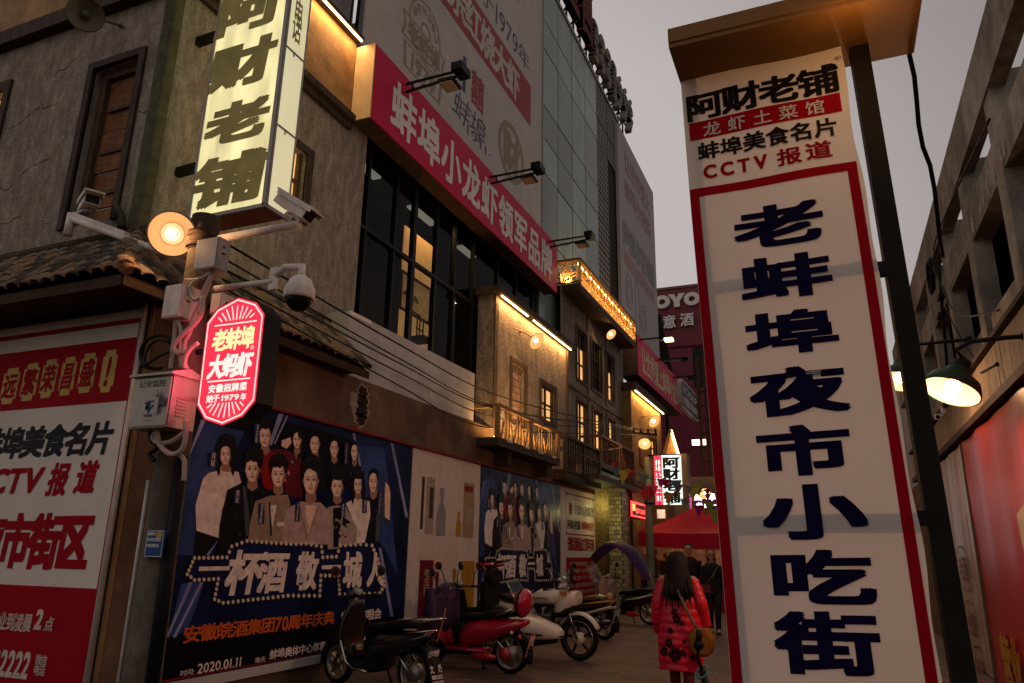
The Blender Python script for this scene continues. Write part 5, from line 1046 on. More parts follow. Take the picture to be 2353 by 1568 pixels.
w = MB(); text(w, PY(29), '蚌埠', (PY(29).uv(*z4(1525, 1040))[0], PY(29).uv(*z4(1525, 1035))[1]), (PY(29).uv(*z4(1790, 950))[0], PY(29).uv(*z4(1600, 955))[1]), .04, .01, px=False, gap=.3); text(w, PY(29), '老街一', (PY(29).uv(*z4(1550, 1040))[0], PY(29).uv(*z4(1525, 1120))[1]), (PY(29).uv(*z4(1800, 950))[0], PY(29).uv(*z4(1600, 1060))[1]), .03, .01, px=False, gap=.2); w.build('lettering', M('lit_white_letter', (1, 1, 1)), T)
point('magenta_spill', (PY(28.5).at(*z4(1560, 1050))), 14, (1, .15, .6), .2)
gooseneck('glowing dish lamp hanging over the tent beside the white characters', PY(26).at(*z4(1600, 860)), PY(25.6).at(*z4(1655, 955)), (.3, -.8, -.5), .19, True, energy=22, group='round lamps along the far lane', cat='street lamp')
gooseneck('glowing round lamp above the hanging light box near the wire bracket', PY(22.6).at(*z4(1010, 300)), PY(22.2).at(*z4(966, 385)), (.15, -.75, -.55), .19, True, energy=22, group='round lamps along the far lane', cat='street lamp')
w = MB(); p = PY(35).at(*z4(1590, 368)); w.box(p + Vector((-.3, -.1, -.12)), p + Vector((.3, .1, .12))); tag(w.build('wall_light', M('lit_flood2', (1, .8, .6), .5, emit=5, ecol=(1, .7, .45), var=0)), 'small bright rectangular light on the scaffold side of the hotel', 'wall light')
# ================================================================== LEFT POSTER
LPY = 5.06; LP = PY(LPY)
T = thing('red_white_poster', 'large red and white hoarding poster of street hours under the tiled canopy', 'poster', (-8, LPY, 0))
prx = LP.uv(335, 715)[0]; pw = M('poster_white', (.66, .60, .54), .55, var=.05, scale=2, bump=.5, bscale=4, dirt=.1); pr_ = M('poster_red', (.30, .003, .010), .6, spec=.04, var=.08, scale=2, bump=.4, bscale=4)
w = MB(); w.slab(LP, -10.5, 0, prx, 3.84, -.03, 0); w.build('backing_sheet', pw, T)
w = MB(); sx0, sx1 = LP.uv(*zb(690, 200))[0], LP.uv(*zb(716, 200))[0]; bt = LP.uv(*zl(920, 800))[1]; bb = LP.uv(*zl(915, 832))[1]
w.rect(LP, sx0, 0, sx1, bt, .002); w.rect(LP, -10.5, bb, sx0, bt, .002); w.rect(LP, prx - .035, 0, prx - .028, 3.84, .002)
r0_, r1_ = LP.uv(*zl(790, 1335)), LP.uv(*zl(855, 930)); w.rect(LP, -10.5, r0_[1], r0_[0] + .04, r1_[1], .003)
lo_ = LP.uv(*zb(548, 1027)); w.rect(LP, -10.5, 0, sx0, lo_[1], .003); w.build('red_print', pr_, T)
w = MB(); yz = []
for chh, a, b in (('永', (-120, 1380), (-5, 1130)), ('远', (8, 1360), (125, 1120)), ('繁', (135, 1340), (250, 1090)), ('荣', (258, 1320), (368, 1066)), ('昌', (380, 1305), (487, 1050)), ('盛', (500, 1290), (615, 1025)), ('!', (640, 1285), (745, 1005))):
    p_, q_ = LP.uv(*zl(a[0] - 16, a[1])), LP.uv(*zl(b[0] + 16, b[1])); W_, H_ = q_[0] - p_[0], q_[1] - p_[1]; nn = .14
    P_ = [(.0, nn), (nn, nn), (nn * 1.3, 0), (1 - nn * 1.3, 0), (1 - nn, nn), (1, nn), (1, .5 - .06), (.95, .5), (1, .5 + .06), (1, 1 - nn), (1 - nn, 1 - nn), (1 - nn * 1.3, 1), (nn * 1.3, 1), (nn, 1 - nn), (0, 1 - nn), (0, .56), (.05, .5), (0, .44)]
    w = MB(); w.poly(LP, [(p_[0] + W_ * x, p_[1] + H_ * y) for x, y in P_], .005); w.build('yellow_plaque_print', M('poster_khaki_yellow', (.50, .34, .10), .5), T); yz.append((chh, p_, q_, W_, H_))
def lt(T, m, pl, st, *a, **k): w = MB(); text(w, pl, st, *a, **k); return w.build('lettering', m, T)
for chh, p_, q_, W_, H_ in yz: lt(T, pr_, LP, chh, (p_[0] + W_ * (.1 if chh != '!' else .36), p_[1] + H_ * .17), (q_[0] - W_ * (.1 if chh != '!' else .36), q_[1] - H_ * .15), .025, .008, px=False, shear=.08)
lt(T, pr_, LP, 'CCTV', zb(-165, 478), zb(258, 325), .035, .004, shear=.2); lt(T, pr_, LP, '报', zb(270, 487), zb(408, 303), .035, .004, shear=.15); lt(T, pr_, LP, '道', zb(430, 475), zb(572, 290), .035, .004, shear=.15)
lt(T, pr_, LP, '夜市街区', zb(-170, 888), zb(545, 600), .045, .004, shear=.06); lt(T, M('print_black', (.008, .008, .010), .5), LP, '蚌埠美食名片', zb(-120, 282), zb(668, 62), .035, .004, shear=.15)
pp_ = M('poster_pale', (.56, .46, .38), .5)
for st, p_, q_, w_, sh_ in (('营业到凌晨', (-60, 1258), (195, 1172), .02, .1), ('2', (198, 1255), (262, 1146), .04, .1), ('点', (256, 1268), (318, 1190), .02, .1), ('0222222', (-140, 1508), (190, 1390), .03, .1), ('微信', (205, 1462), (280, 1410), .015, 0), ('电话', (193, 1522), (268, 1468), .015, 0)): lt(T, pp_, LP, st, zb(*p_), zb(*q_), w_, .006, shear=sh_)
# tarpaulin corner behind the pole, lit by the lamp
w = MB(); w.slab(PF, prx + .02, 0, GX - .01, 3.9, .003, .02); tag(w.build('tan_side_sheet', tan), 'tan sheet covering the wall corner between the red poster and the pole', 'sheet')
w = MB(); w.tube([LP.P(prx + .02, 0, .03), LP.P(prx + .02, 3.9, .03)], .02, 6); tag(w.build('corner_batten', M('white_conduit', (1, 1, 1))), 'thin pale batten along the right edge of the red and white poster', 'batten')

# ================================================================== STREET HOARDING POSTERS
HX = GX + .03; HP = PX(HX)
k_ = HX / GX
p1 = (5.72, .3, 10.2, 3.14)
def zP(*q): return HP.uv(*zp(*q))
navy = M('poster_navy', (.008, .013, .055), .32, var=.7, scale=.8, bump=.7, bscale=3)
blue1 = M('poster_blue', (.035, .065, .21), .32, var=.55, scale=1.2, bump=.7, bscale=3); beam = M('poster_beam', (.28, .30, .50), .35, var=.4, scale=2); pblack = M('poster_black', (.006, .006, .009), .3, var=0)
skin_p = M('print_skin', (.90, .58, .45), .45, var=.15, scale=13); skin_s = M('print_skin_shade', (.38, .19, .14), .45); hair_p = M('print_hair', (.010, .008, .010), .4, var=0); skin_l = M('print_skin_light', (1, .74, .62), .45, var=.1, scale=20); hair_l = M('print_hair_sheen', (.055, .045, .05), .4, var=0); lips = M('print_lips', (.30, .05, .05), .4, var=0)
cl = {n: M('print_' + n, c, .42, var=.22, scale=9) for n, c in dict(white=(.86, .72, .65), tan=(.34, .24, .16), mauve=(.48, .33, .31), red=(.30, .012, .012), maroon=(.12, .012, .02), black=(.008, .008, .012), grey=(.07, .08, .11), floral=(.42, .34, .28)).items()}
gold_p = M('print_bulb', (.72, .62, .42), .4, var=0); orange_p = M('print_orange', (.62, .12, .02), .4, var=.2, scale=4); wh_p = M('print_white', (.74, .68, .62), .4, var=0); tag_p = M('print_tag', (.03, .03, .09), .4, var=0)
PM = [navy, blue1, beam, pblack, skin_p, skin_s, hair_p, lips] + list(cl.values()) + [gold_p, orange_p, wh_p, tag_p, skin_l, hair_l]
IX = {m.name: i for i, m in enumerate(PM)}
def concert(T, tr):
    """tr maps poster coordinates to plane coordinates"""
    lay_ = [0.0]
    def poly(mb, name, pts, step=True):
        if step: lay_[0] += .00004
        mb.m = IX[name]; mb.poly(HP, [tr(*p) for p in pts][::-1], .003 + lay_[0]) 
    def ell(mb, name, x, y, rx, ry, n=18, rot=0):
        poly(mb, name, [(x + rx * math.cos(t) * math.cos(rot) - ry * math.sin(t) * math.sin(rot), y + rx * math.cos(t) * math.sin(rot) + ry * math.sin(t) * math.cos(rot)) for t in [2 * math.pi * i / n for i in range(n)]])
    bgm = MB()
    for nm, P_ in (('poster_blue', [(30, 900), (130, 330), (210, 180), (330, 160), (420, 260), (300, 500), (150, 900)]), ('poster_blue', [(1000, 320), (1150, 340), (1190, 700), (1220, 1000), (1060, 700)]), ('poster_blue', [(20, 1330), (90, 1050), (210, 1040), (120, 1300)]),
                   ('poster_black', [(560, 190), (800, 240), (980, 300), (940, 560), (560, 560)]), ('poster_beam', [(600, 158), (625, 165), (560, 330), (545, 320)]), ('poster_beam', [(640, 170), (650, 172), (580, 320), (572, 318)]), ('poster_beam', [(1183, 312), (1197, 316), (1275, 700), (1262, 705)]), ('poster_beam', [(985, 262), (995, 264), (1040, 480), (1028, 480)]),
                   ('poster_beam', [(195, 190), (215, 200), (110, 400), (100, 380)]), ('poster_beam', [(130, 1040), (150, 1042), (20, 1330), (8, 1330)]), ('poster_beam', [(190, 1040), (204, 1042), (60, 1330), (45, 1330)]), ('poster_beam', [(1120, 860), (1135, 862), (1200, 1230), (1185, 1232)]),
                   ('poster_beam', [(205, 900), (235, 900), (285, 820), (262, 815)]), ('poster_black', [(5, 1340), (1250, 1215), (1250, 1380), (-5, 1555)])): poly(bgm, nm, P_)
    poly(bgm, 'print_red', [(-20, 1558), (1250, 1368), (1250, 1378), (-20, 1570)])
    bgm.build('backdrop_print', PM, T)
    def fig(face, fw, fh, hairm, torso, tcol, extra=(), tilt=0, feat=True, nk=True):
        x, y = face; mb = MB()
        for h in hairm[0]: ell(mb, 'print_hair', *h)
        for nm, P_ in ([(tcol, torso)] + [e for e in extra if e[0] != 'front']): poly(mb, nm, P_)
        if nk: poly(mb, 'print_skin_shade', [(x - fw * .3, y + fh * .3), (x + fw * .3, y + fh * .3), (x + fw * .38, y + fh * .85), (x, y + fh * 1.05), (x - fw * .38, y + fh * .85)])
        face_ = [(0, -.56), (.26, -.50), (.44, -.30), (.49, -.02), (.46, .2), (.36, .40), (.18, .54), (0, .58), (-.18, .54), (-.36, .40), (-.46, .2), (-.49, -.02), (-.44, -.30), (-.26, -.50)]
        for sx in (-1, 1): ell(mb, 'print_skin_shade', x + sx * fw * .49, y + fh * .02, fw * .07, fh * .11, 8)
        poly(mb, 'print_skin', [(x + a * fw, y + b * fh) for a, b in face_])
        poly(mb, 'print_skin_shade', [(x + a * fw, y + b * fh) for a, b in ((.30, -.40), (.44, -.28), (.48, 0), (.45, .2), (.35, .40), (.18, .53), (.26, .3), (.36, .1), (.36, -.15))])
        for a, b, c_, d_ in ((-.10, -.30, .22, .10), (-.24, .12, .12, .14), (-.02, .05, .04, .14), (.16, .14, .09, .09), (-.05, .46, .09, .05)): ell(mb, 'print_skin_light', x + a * fw, y + b * fh, c_ * fw, d_ * fh, 10)
        for h in hairm[1]:
            hx, hy, hrx, hry = h; poly(mb, 'print_hair', [(hx + hrx * (1 + .10 * math.sin(i * 3.7 + hx)) * math.cos(2 * math.pi * i / 22), hy + hry * (1 + .12 * math.sin(i * 2.9 + hy)) * math.sin(2 * math.pi * i / 22)) for i in range(22)])
            for q in range(4): a = -2.4 + q * .5; poly(mb, 'print_hair_sheen', [(hx + hrx * .8 * math.cos(a), hy + hry * .8 * math.sin(a)), (hx + hrx * .72 * math.cos(a + .12), hy + hry * .72 * math.sin(a + .12)), (hx + hrx * .3 * math.cos(a), hy + hry * .25 * math.sin(a))])
        if (round(x), round(y)) in ((318, 378), (1010, 535)):
            for sx in (-1, 1): poly(mb, 'print_hair', [(x + sx * fw * .40, y - fh * .5), (x + sx * fw * .72, y - fh * .2), (x + sx * fw * .86, y + fh * .7), (x + sx * fw * .7, y + fh * 1.35), (x + sx * fw * .5, y + fh * 1.1), (x + sx * fw * .46, y + fh * .1)][::int(sx) or 1])
        if feat:
            for sx in (-1, 1):
                ex = x + sx * fw * .21; ey = y - fh * .03
                poly(mb, 'print_skin_shade', [(ex - fw * .15, ey - fh * .02), (ex, ey - fh * .09), (ex + fw * .15, ey - fh * .02), (ex, ey + fh * .06)])
                poly(mb, 'print_white', [(ex - fw * .12, ey + fh * .005), (ex, ey - fh * .035), (ex + fw * .12, ey), (ex, ey + fh * .04)])
                ell(mb, 'print_hair', ex + fw * .01, ey, fw * .055, fh * .038, 8); poly(mb, 'print_hair', [(ex - fw * .14, ey - fh * .0), (ex, ey - fh * .06), (ex + fw * .14, ey - fh * .01), (ex, ey - fh * .035)])
                poly(mb, 'print_hair', [(ex - fw * .15, ey - fh * .13 + sx * 1), (ex + fw * .02, ey - fh * .165), (ex + fw * .15, ey - fh * .13 - sx * 1), (ex, ey - fh * .125)])
            poly(mb, 'print_skin_shade', [(x + fw * .02, y - fh * .05), (x + fw * .07, y + fh * .14), (x + fw * .12, y + fh * .19), (x, y + fh * .22), (x - fw * .11, y + fh * .19), (x + fw * .02, y + fh * .16)])
            poly(mb, 'print_lips', [(x - fw * .17, y + fh * .32), (x - fw * .05, y + fh * .295), (x, y + fh * .305), (x + fw * .05, y + fh * .295), (x + fw * .17, y + fh * .32), (x + fw * .06, y + fh * .38), (x - fw * .06, y + fh * .38)])
            poly(mb, 'print_white', [(x - fw * .10, y + fh * .325), (x + fw * .10, y + fh * .325), (x, y + fh * .345)]); poly(mb, 'print_skin_shade', [(x - fw * .09, y + fh * .43), (x + fw * .09, y + fh * .43), (x, y + fh * .455)])
        tx = [p[0] for p in torso]; ty = [p[1] for p in torso]; fold = {'print_white': 'print_mauve', 'print_tan': 'print_black', 'print_mauve': 'print_tan', 'print_red': 'print_maroon', 'print_maroon': 'print_red', 'print_floral': 'print_black', 'print_black': 'print_grey'}[tcol]
        rr_ = random.Random(int(x)); cxm = sum(tx) / len(tx); cym = sum(ty) / len(ty)
        for i in range(16 if tcol in ('print_maroon', 'print_floral') else 7):
            fx = cxm + (rr_.random() - .5) * (max(tx) - min(tx)) * .5; fy = cym + (rr_.random() - .3) * (max(ty) - min(ty)) * .5; L2 = rr_.uniform(8, 34); 
            if tcol in ('print_maroon', 'print_floral'): ell(mb, rr_.choice([fold, 'print_mauve']), fx, fy, rr_.uniform(4, 10), rr_.uniform(4, 11), 7)
            else: poly(mb, fold, [(fx, fy), (fx + 3, fy + 1), (fx + rr_.uniform(-8, 8), fy + L2), (fx - 2, fy + L2 * .6)])
        mb.build('portrait_print', PM, T)
    # back row
    fig((695, 300), 42, 74, ([(700, 300, 32, 62), (700, 360, 26, 70)], [(712, 268, 14, 24)]), [(560, 345), (640, 350), (690, 380), (720, 400), (725, 600), (640, 590), (600, 420), (565, 375)], 'print_maroon', [('print_skin', [(615, 300), (660, 285), (665, 315), (640, 345), (612, 330)]), ('print_skin_shade', [(675, 350), (700, 350), (690, 405)])])
    fig((787, 322), 50, 78, ([(786, 300, 26, 34)], []), [(735, 385), (780, 372), (830, 400), (850, 560), (730, 560)], 'print_black')
    fig((888, 345), 42, 76, ([(893, 318, 24, 34)], []), [(850, 430), (880, 410), (940, 420), (965, 520), (850, 520)], 'print_black')
    fig((993, 363), 34, 72, ([(990, 360, 24, 62)], []), [(955, 440), (990, 410), (1030, 440), (1030, 560), (950, 540)], 'print_black')
    fig((525, 282), 62, 92, ([(528, 232, 34, 46)], [(528, 218, 32, 24)]), [(480, 360), (525, 345), (590, 370), (620, 560), (520, 560)], 'print_red')
    fig((318, 378), 58, 84, ([(322, 370, 58, 106), (345, 440, 38, 90)], [(330, 298, 42, 24), (362, 370, 14, 70), (284, 350, 8, 50)]), [(230, 470), (300, 455), (385, 465), (400, 520), (330, 600), (300, 660), (285, 820), (165, 772), (160, 640), (200, 500)], 'print_white',
        [('print_black', [(150, 900), (165, 772), (285, 812), (215, 900)]), ('print_skin', [(268, 470), (300, 430), (320, 440), (310, 480), (280, 500)]), ('print_skin_shade', [(290, 440), (345, 440), (375, 468), (300, 462)])])
    fig((1090, 520), 44, 88, ([(1092, 488, 26, 42)], []), [(1045, 600), (1090, 590), (1130, 610), (1115, 830), (1030, 832)], 'print_black', [('print_grey', [(1110, 590), (1150, 600), (1170, 720), (1130, 700), (1120, 830), (1100, 830)]), ('print_skin', [(1150, 700), (1175, 720), (1180, 580), (1172, 540), (1155, 518), (1150, 560)]), ('print_floral', [(1070, 560), (1112, 560), (1105, 600), (1080, 605)])])
    fig((1010, 535), 44, 76, ([(1012, 520, 34, 70), (1030, 560, 20, 60)], [(1015, 478, 28, 26)]), [(945, 630), (1000, 600), (1070, 620), (1075, 690), (1045, 835), (1000, 840), (975, 700)], 'print_white')
    fig((900, 545), 60, 88, ([(902, 500, 40, 58)], [(905, 478, 36, 32), (880, 470, 12, 26)]), [(850, 650), (900, 640), (945, 650), (1005, 760), (1000, 860), (850, 870)], 'print_floral', [('print_black', [(878, 655), (925, 650), (905, 860), (880, 860)]), ('print_black', [(930, 700), (960, 720), (950, 760), (925, 740)]), ('print_mauve', [(950, 770), (990, 790), (975, 840), (945, 830)])])
    # front row
    fig((455, 455), 72, 108, ([(462, 400, 52, 70)], [(470, 372, 44, 42), (495, 410, 16, 36), (432, 385, 16, 30)]), [(405, 520), (450, 500), (540, 560), (545, 600), (440, 830), (275, 905), (285, 740), (325, 560)], 'print_black', [('print_grey', [(405, 540), (418, 540), (440, 700), (432, 800), (422, 800)])])
    fig((590, 482), 70, 106, ([(592, 430, 50, 62)], [(592, 408, 46, 36)]), [(470, 620), (545, 590), (640, 585), (655, 640), (650, 832), (432, 832), (440, 740)], 'print_tan', [('print_white', [(548, 640), (582, 640), (560, 755), (545, 700)]), ('print_white', [(583, 730), (620, 728), (620, 748), (583, 748)]), ('print_black', [(540, 620), (548, 625), (558, 800), (548, 800)])])
    fig((760, 512), 76, 118, ([(765, 450, 52, 80), (730, 500, 18, 60)], [(790, 425, 36, 40), (750, 415, 32, 34)]), [(640, 655), (705, 620), (810, 625), (855, 670), (850, 845), (608, 838), (620, 720)], 'print_mauve', [('print_skin', [(730, 640), (790, 640), (745, 795)]), ('print_tan', [(690, 630), (700, 625), (745, 800), (738, 830)]), ('print_tan', [(800, 640), (808, 645), (750, 800), (748, 790)])])
    # marquee board
    mb = MB(); out_ = [(150, 915), (320, 912), (345, 855), (425, 826), (655, 842), (735, 840), (815, 855), (822, 912), (893, 908), (915, 850), (1020, 843), (1080, 850), (1110, 920), (1145, 1060), (1120, 1098), (985, 1108), (910, 1104), (905, 1008), (812, 1006), (806, 1112), (640, 1112), (300, 1150), (255, 1130), (275, 1024), (150, 1030), (112, 1000)]
    poly(mb, 'poster_navy', [(c_[0], c_[1]) for c_ in out_]); mb.build('marquee_print', PM, T)
    mb = MB(); lay_[0] += .0005; mb.m = IX['print_bulb']
    for a, b in zip(out_, out_[1:] + out_[:1]):
        L_ = math.hypot(b[0] - a[0], b[1] - a[1]); n = max(1, round(L_ / 26))
        for i in range(n):
            x, y = a[0] + (b[0] - a[0]) * i / n, a[1] + (b[1] - a[1]) * i / n
            mb.poly(HP, [tr(x + 8.5 * math.cos(-t), y + 11 * math.sin(-t)) for t in [2 * math.pi * k / 8 for k in range(8)]], .003 + lay_[0])
    mb.build('marquee_bulb_print', PM, T, kind='stuff')
    lay_[0] += .0005; dd = .003 + lay_[0]
    for chh, a, b, sh_ in (('一', (168, 1040), (336, 905), 0), ('杯', (312, 1105), (512, 880), .12), ('酒', (482, 1095), (642, 885), .1), ('敬', (678, 1080), (800, 887), .08), ('一', (812, 1030), (918, 900), 0), ('城', (925, 1068), (1030, 887), -.04), ('人', (1048, 1062), (1142, 890), -.1)):
        mb = MB(); mb.m = IX['print_white']; text(mb, HP, chh, tr(*a), tr(*b), .035, dd, px=False, shear=sh_); mb.build('title_character', PM, T)
    for s, a, b, g_ in (('时间:', (72, 1535), (150, 1490), .008), ('2020.01.11', (160, 1520), (402, 1428), .015), ('地点:', (465, 1465), (525, 1425), .01), ('蚌埠奥体中心体育馆', (540, 1448), (872, 1342), .015), ('群星演唱会', (915, 1258), (1130, 1175), .015), ('阿财老铺', (985, 1372), (1122, 1302), .02)): mb = MB(); mb.m = IX['print_white']; text(mb, HP, s, tr(*a), tr(*b), g_, dd, px=False); mb.build('white_lettering', PM, T)
    mb = MB(); mb.m = IX['print_orange']; text(mb, HP, '安徽皖酒集团70周年庆典', tr(85, 1362), tr(885, 1190), .025, dd, px=False); mb.build('orange_lettering', PM, T)
    mb = MB(); lay_[0] += .0005
    tg = ((228, 362, 268, 440, '肖瑶'), (462, 215, 492, 315, '张正扬'), (358, 558, 390, 630, '高进'), (484, 630, 516, 738, '伍思凯'), (676, 625, 702, 725, '刘若英'), (934, 312, 956, 425, '三轮车夫'), (916, 630, 938, 705, '霍尊'), (1030, 610, 1052, 680, '张天'), (1110, 562, 1132, 690, '台湾老爹'))
    for x0, y0, x1, y1, s in tg: mb = MB(); poly(mb, 'print_tag', [(x0, y0), (x1, y0), (x1, y1), (x0, y1)], False); mb.build('name_tag_print', PM, T)
    mb.m = IX['print_white']
    for x0, y0, x1, y1, s in tg: mb = MB(); mb.m = IX['print_white']; text(mb, HP, s, tr(x0 + 4, y1 - 2), tr(x1 - 4, y0 + 2), .0, .004 + lay_[0], vert=True, px=False); mb.build('name_print', PM, T)
T1 = thing('concert_poster', 'big dark blue poster of twelve singers above a bulb edged title, nearest the pole', 'poster', (HX, p1[0], p1[1]))
w = MB(); w.slab(HP, p1[0], p1[1], p1[2], p1[3], -.02, 0); w.build('poster_sheet', navy, T1)
def clampu(u, v): return (min(max(u, p1[0] + .01), p1[2] - .01), min(max(v, p1[1] + .01), p1[3] - .01))
concert(T1, lambda x, y: clampu(*zP(x, y)))
pu0, pu1 = HP.uv(1105, 1075)[0], HP.uv(1287, 1115)[0]
T2 = thing('concert_poster', 'smaller looking repeat of the singers poster past the liquor poster behind the parked bikes', 'poster', (HX, pu0, .3))
w = MB(); w.slab(HP, pu0, .3, pu1, 3.12, -.02, 0); w.build('poster_sheet', navy, T2)
kk = (pu1 - pu0) / (p1[2] - p1[0])
def tr2(x, y): u, v = clampu(*zP(x, y)); return (pu0 + (u - p1[0]) * kk, v)
concert(T2, tr2)
# liquor poster
l0, l1 = p1[2] + .02, pu0 - .02
T = thing('liquor_poster', 'crumpled off-white poster printed with liquor boxes and bottles between the two singers posters', 'poster', (HX, l0, .3))
crump = M('crumpled_vinyl', (.66, .56, .49), .5, var=.08, scale=3, bump=2.2, bscale=2.2, stretch=(1, 2.2, .8), dirt=.1)
w = MB(); w.slab(HP, l0, .3, l1, 3.12, -.02, 0); w.build('poster_sheet', crump, T)
LQ = [M('print_' + n, c, .45, var=.2, scale=25) for n, c in dict(boxdark=(.05, .03, .02), boxpale=(.36, .28, .22), porcelain=(.25, .25, .28), goldbox=(.36, .22, .12), crimson=(.16, .006, .02), amber=(.40, .20, .015), deepred=(.25, .01, .01)).items()]
def lq(i, x0, y0, x1, y1, d=.004, shape=None):
    mb = MB(); p_, q_ = HP.uv(x0, y1), HP.uv(x1, y0)
    if shape == 'bottle':
        W_ = q_[0] - p_[0]; H_ = q_[1] - p_[1]; prof = [(1, 0), (1, .45), (.7, .6), (.35, .68), (.35, .8), (.5, .84), (.5, .97), (.3, 1)]
        mb.poly(HP, [(p_[0] + W_ * (.5 + .5 * a), p_[1] + H_ * b) for a, b in prof] + [(p_[0] + W_ * (.5 - .5 * a), p_[1] + H_ * b) for a, b in reversed(prof)], d)
    else: mb.rect(HP, p_[0], p_[1], q_[0], q_[1], d)
    mb.build('product_print', LQ[i], T); return p_, q_
lq(0, 964, 1095, 976, 1215); lq(1, 975, 1098, 1000, 1226); lq(0, 984, 1120, 996, 1190, .006); lq(2, 1001, 1122, 1026, 1230, shape='bottle'); lq(5, 1046, 1175, 1060, 1232, shape='bottle'); lq(3, 1062, 1112, 1090, 1234); lq(6, 1066, 1118, 1086, 1128, .006); lq(1, 1067, 1165, 1085, 1205, .006)
lq(4, 958, 1286, 996, 1420); lq(6, 992, 1312, 1012, 1424, shape='bottle'); lq(5, 1030, 1305, 1052, 1424, shape='bottle'); lq(5, 1056, 1288, 1090, 1420); lq(6, 1060, 1300, 1064, 1415, .006); lq(6, 1072, 1300, 1076, 1415, .006)
w = MB(); text(w, HP, '老五甑', (HP.uv(971, 1360)[0], HP.uv(971, 1368)[1]), (HP.uv(985, 1360)[0], HP.uv(985, 1305)[1]), .01, .008, vert=True, px=False); w.build('gold_lettering', M('print_gold', (.5, .4, .22), .4), T)
# notice poster
n0_, n1_ = pu1 + .02, HP.uv(1366, 1132)[0]
T = thing('notice_poster', 'red and white notice poster with paragraphs of small print at the end of the hoarding', 'poster', (HX, n0_, .3))
w = MB(); w.slab(HP, n0_, .3, n1_, 3.12, -.02, 0); w.build('poster_sheet', crump, T)
w = MB(); a0_ = n0_ + .5; b0_ = n1_ - .1
zA_ = HP.uv(1300, 1280)[1]; w.rect(HP, a0_ - .1, .3, b0_ + .02, zA_, .003); frame(w, HP, a0_ - .1, HP.uv(1310, 1228)[1], b0_ + .02, 3.0, .035, .003); w.disc(HP, a0_ + .25, 2.62, .14, .16, .004); w.build('red_print', pr_, T)
w = MB(); text(w, HP, '安徽皖酒集团成立70周年庆典', (a0_, zA_ + .16), (b0_ - .05, zA_ + .5), .02, .004, px=False); text(w, HP, '蚌埠美食名片', ((a0_ + b0_) / 2, HP.uv(1330, 1216)[1]), (b0_ - .05, HP.uv(1330, 1196)[1]), .02, .004, px=False); w.build('red_lettering', pr_, T)
w = MB(); text(w, HP, '阿财老铺', (a0_, HP.uv(1330, 1216)[1]), ((a0_ + b0_) / 2 - .1, HP.uv(1330, 1196)[1]), .03, .004, px=False); text(w, HP, '安徽皖酒集团', (a0_ + .5, 2.5), (b0_ - .05, 2.75), .0, .004, px=False); w.build('dark_lettering', M('print_black', (1, 1, 1)), T)
w = MB()
para = ['为庆祝安徽皖酒集团成立七十周年', '举办一杯酒敬一城人群星演唱会', '时间二零二零年一月十一日晚上', '地点蚌埠奥体中心体育馆欢迎光临', '阿财老铺蚌埠美食名片龙虾土菜馆', '老蚌埠夜市小吃街永远繁荣昌盛']
for i, s in enumerate(para): text(w, HP, s, (a0_ + (.15 if i % 5 == 0 else 0), zA_ - .2 - i * .17), (b0_ - .08, zA_ - .1 - i * .17), 0, .005, px=False)
w.build('small_print', M('poster_pale', (1, 1, 1)), T)
w = MB(); w.bar(HP.P(p1[0], 3.145, .02), HP.P(n1_, 3.15, .02), .045, .03); tag(w.build('red_batten', M('red_batten', (.22, .02, .02), .6)), 'thin red batten running along the top of the street hoarding posters', 'batten')
w = MB(); w.slab(HP, p1[0], .2, 11.3, .295, .0, .03); tag(w.build('white_skirting', whitewall), 'white skirting strip under the near concert poster', 'skirting')

# ================================================================== BIG LEANING BANNER STAND
SY = 4.0; st_a = PY(SY)
TLp, BLp = st_a.uv(1585, 445), st_a.uv(1680, 1568)
lean = (TLp[0] - BLp[0]) / (TLp[1] - BLp[1])
vv_ = Vector((lean, 0, 1)).normalized(); uu_ = Vector((vv_.z, 0, -vv_.x))
PSg = Pl((BLp[0], SY, 0), uu_, vv_)
T = thing('vertical_street_banner', 'huge upright white banner framed in red with eight dark blue characters on a black frame', 'banner', (BLp[0], SY, 0))
bw0 = min(PSg.uv(1585, 445)[0], PSg.uv(1680, 1568)[0]); L0 = PSg.uv(1562, 185); R0 = PSg.uv(1940, 95); bwid = (PSg.uv(1978, 363)[0] + PSg.uv(2160, 1568)[0]) / 2
btop = (L0[1] + R0[1]) / 2; bl_ = (PSg.uv(1585, 445)[0] + PSg.uv(1680, 1568)[0]) / 2
bwhite = M('banner_cloth', (.74, .68, .62), .55, var=.05, scale=3, trans=.38, bump=.35, bscale=4)
def Sg(u, v, d=0): return PSg.P(u, v, d + .012 * math.sin(v * 2.1 + u * 3) + .008 * math.sin(u * 9 + v * 4))
w = MB(); nu, nv = 10, 40; w.smooth = True; k0_ = len(w.v)
edge = lambda v: bwid + .012 * math.sin(v * 7) * math.sin(v * 3)
for j in range(nv + 1):
    v = .25 + (btop - .25) * j / nv
    for i in range(nu + 1): w.v.append(Sg(bl_ + (edge(v) - bl_) * i / nu, v))
for j in range(nv):
    for i in range(nu): a = k0_ + j * (nu + 1) + i; w.f.append((a, a + 1, a + nu + 2, a + nu + 1)); w.mi.append(0); w.sm.append(True)
w.build('banner_sheet', bwhite, T)
bred = M('banner_red', (.34, .002, .012), .6, spec=.04, var=.06, scale=3, trans=.25); bnavy = M('banner_navy', (.006, .004, .030), .6, var=.05, trans=.1, spec=.03); bblk = M('banner_black', (.010, .006, .004), .5, trans=.1)
class WP:      # lettering follows the sheet's gentle waves
    uv = PSg.uv; n = PSg.n
    def P(s, u, v, d=0): return Sg(u, v, d)
    uv = lambda s, *q: PSg.uv(*q)
PW_ = WP()
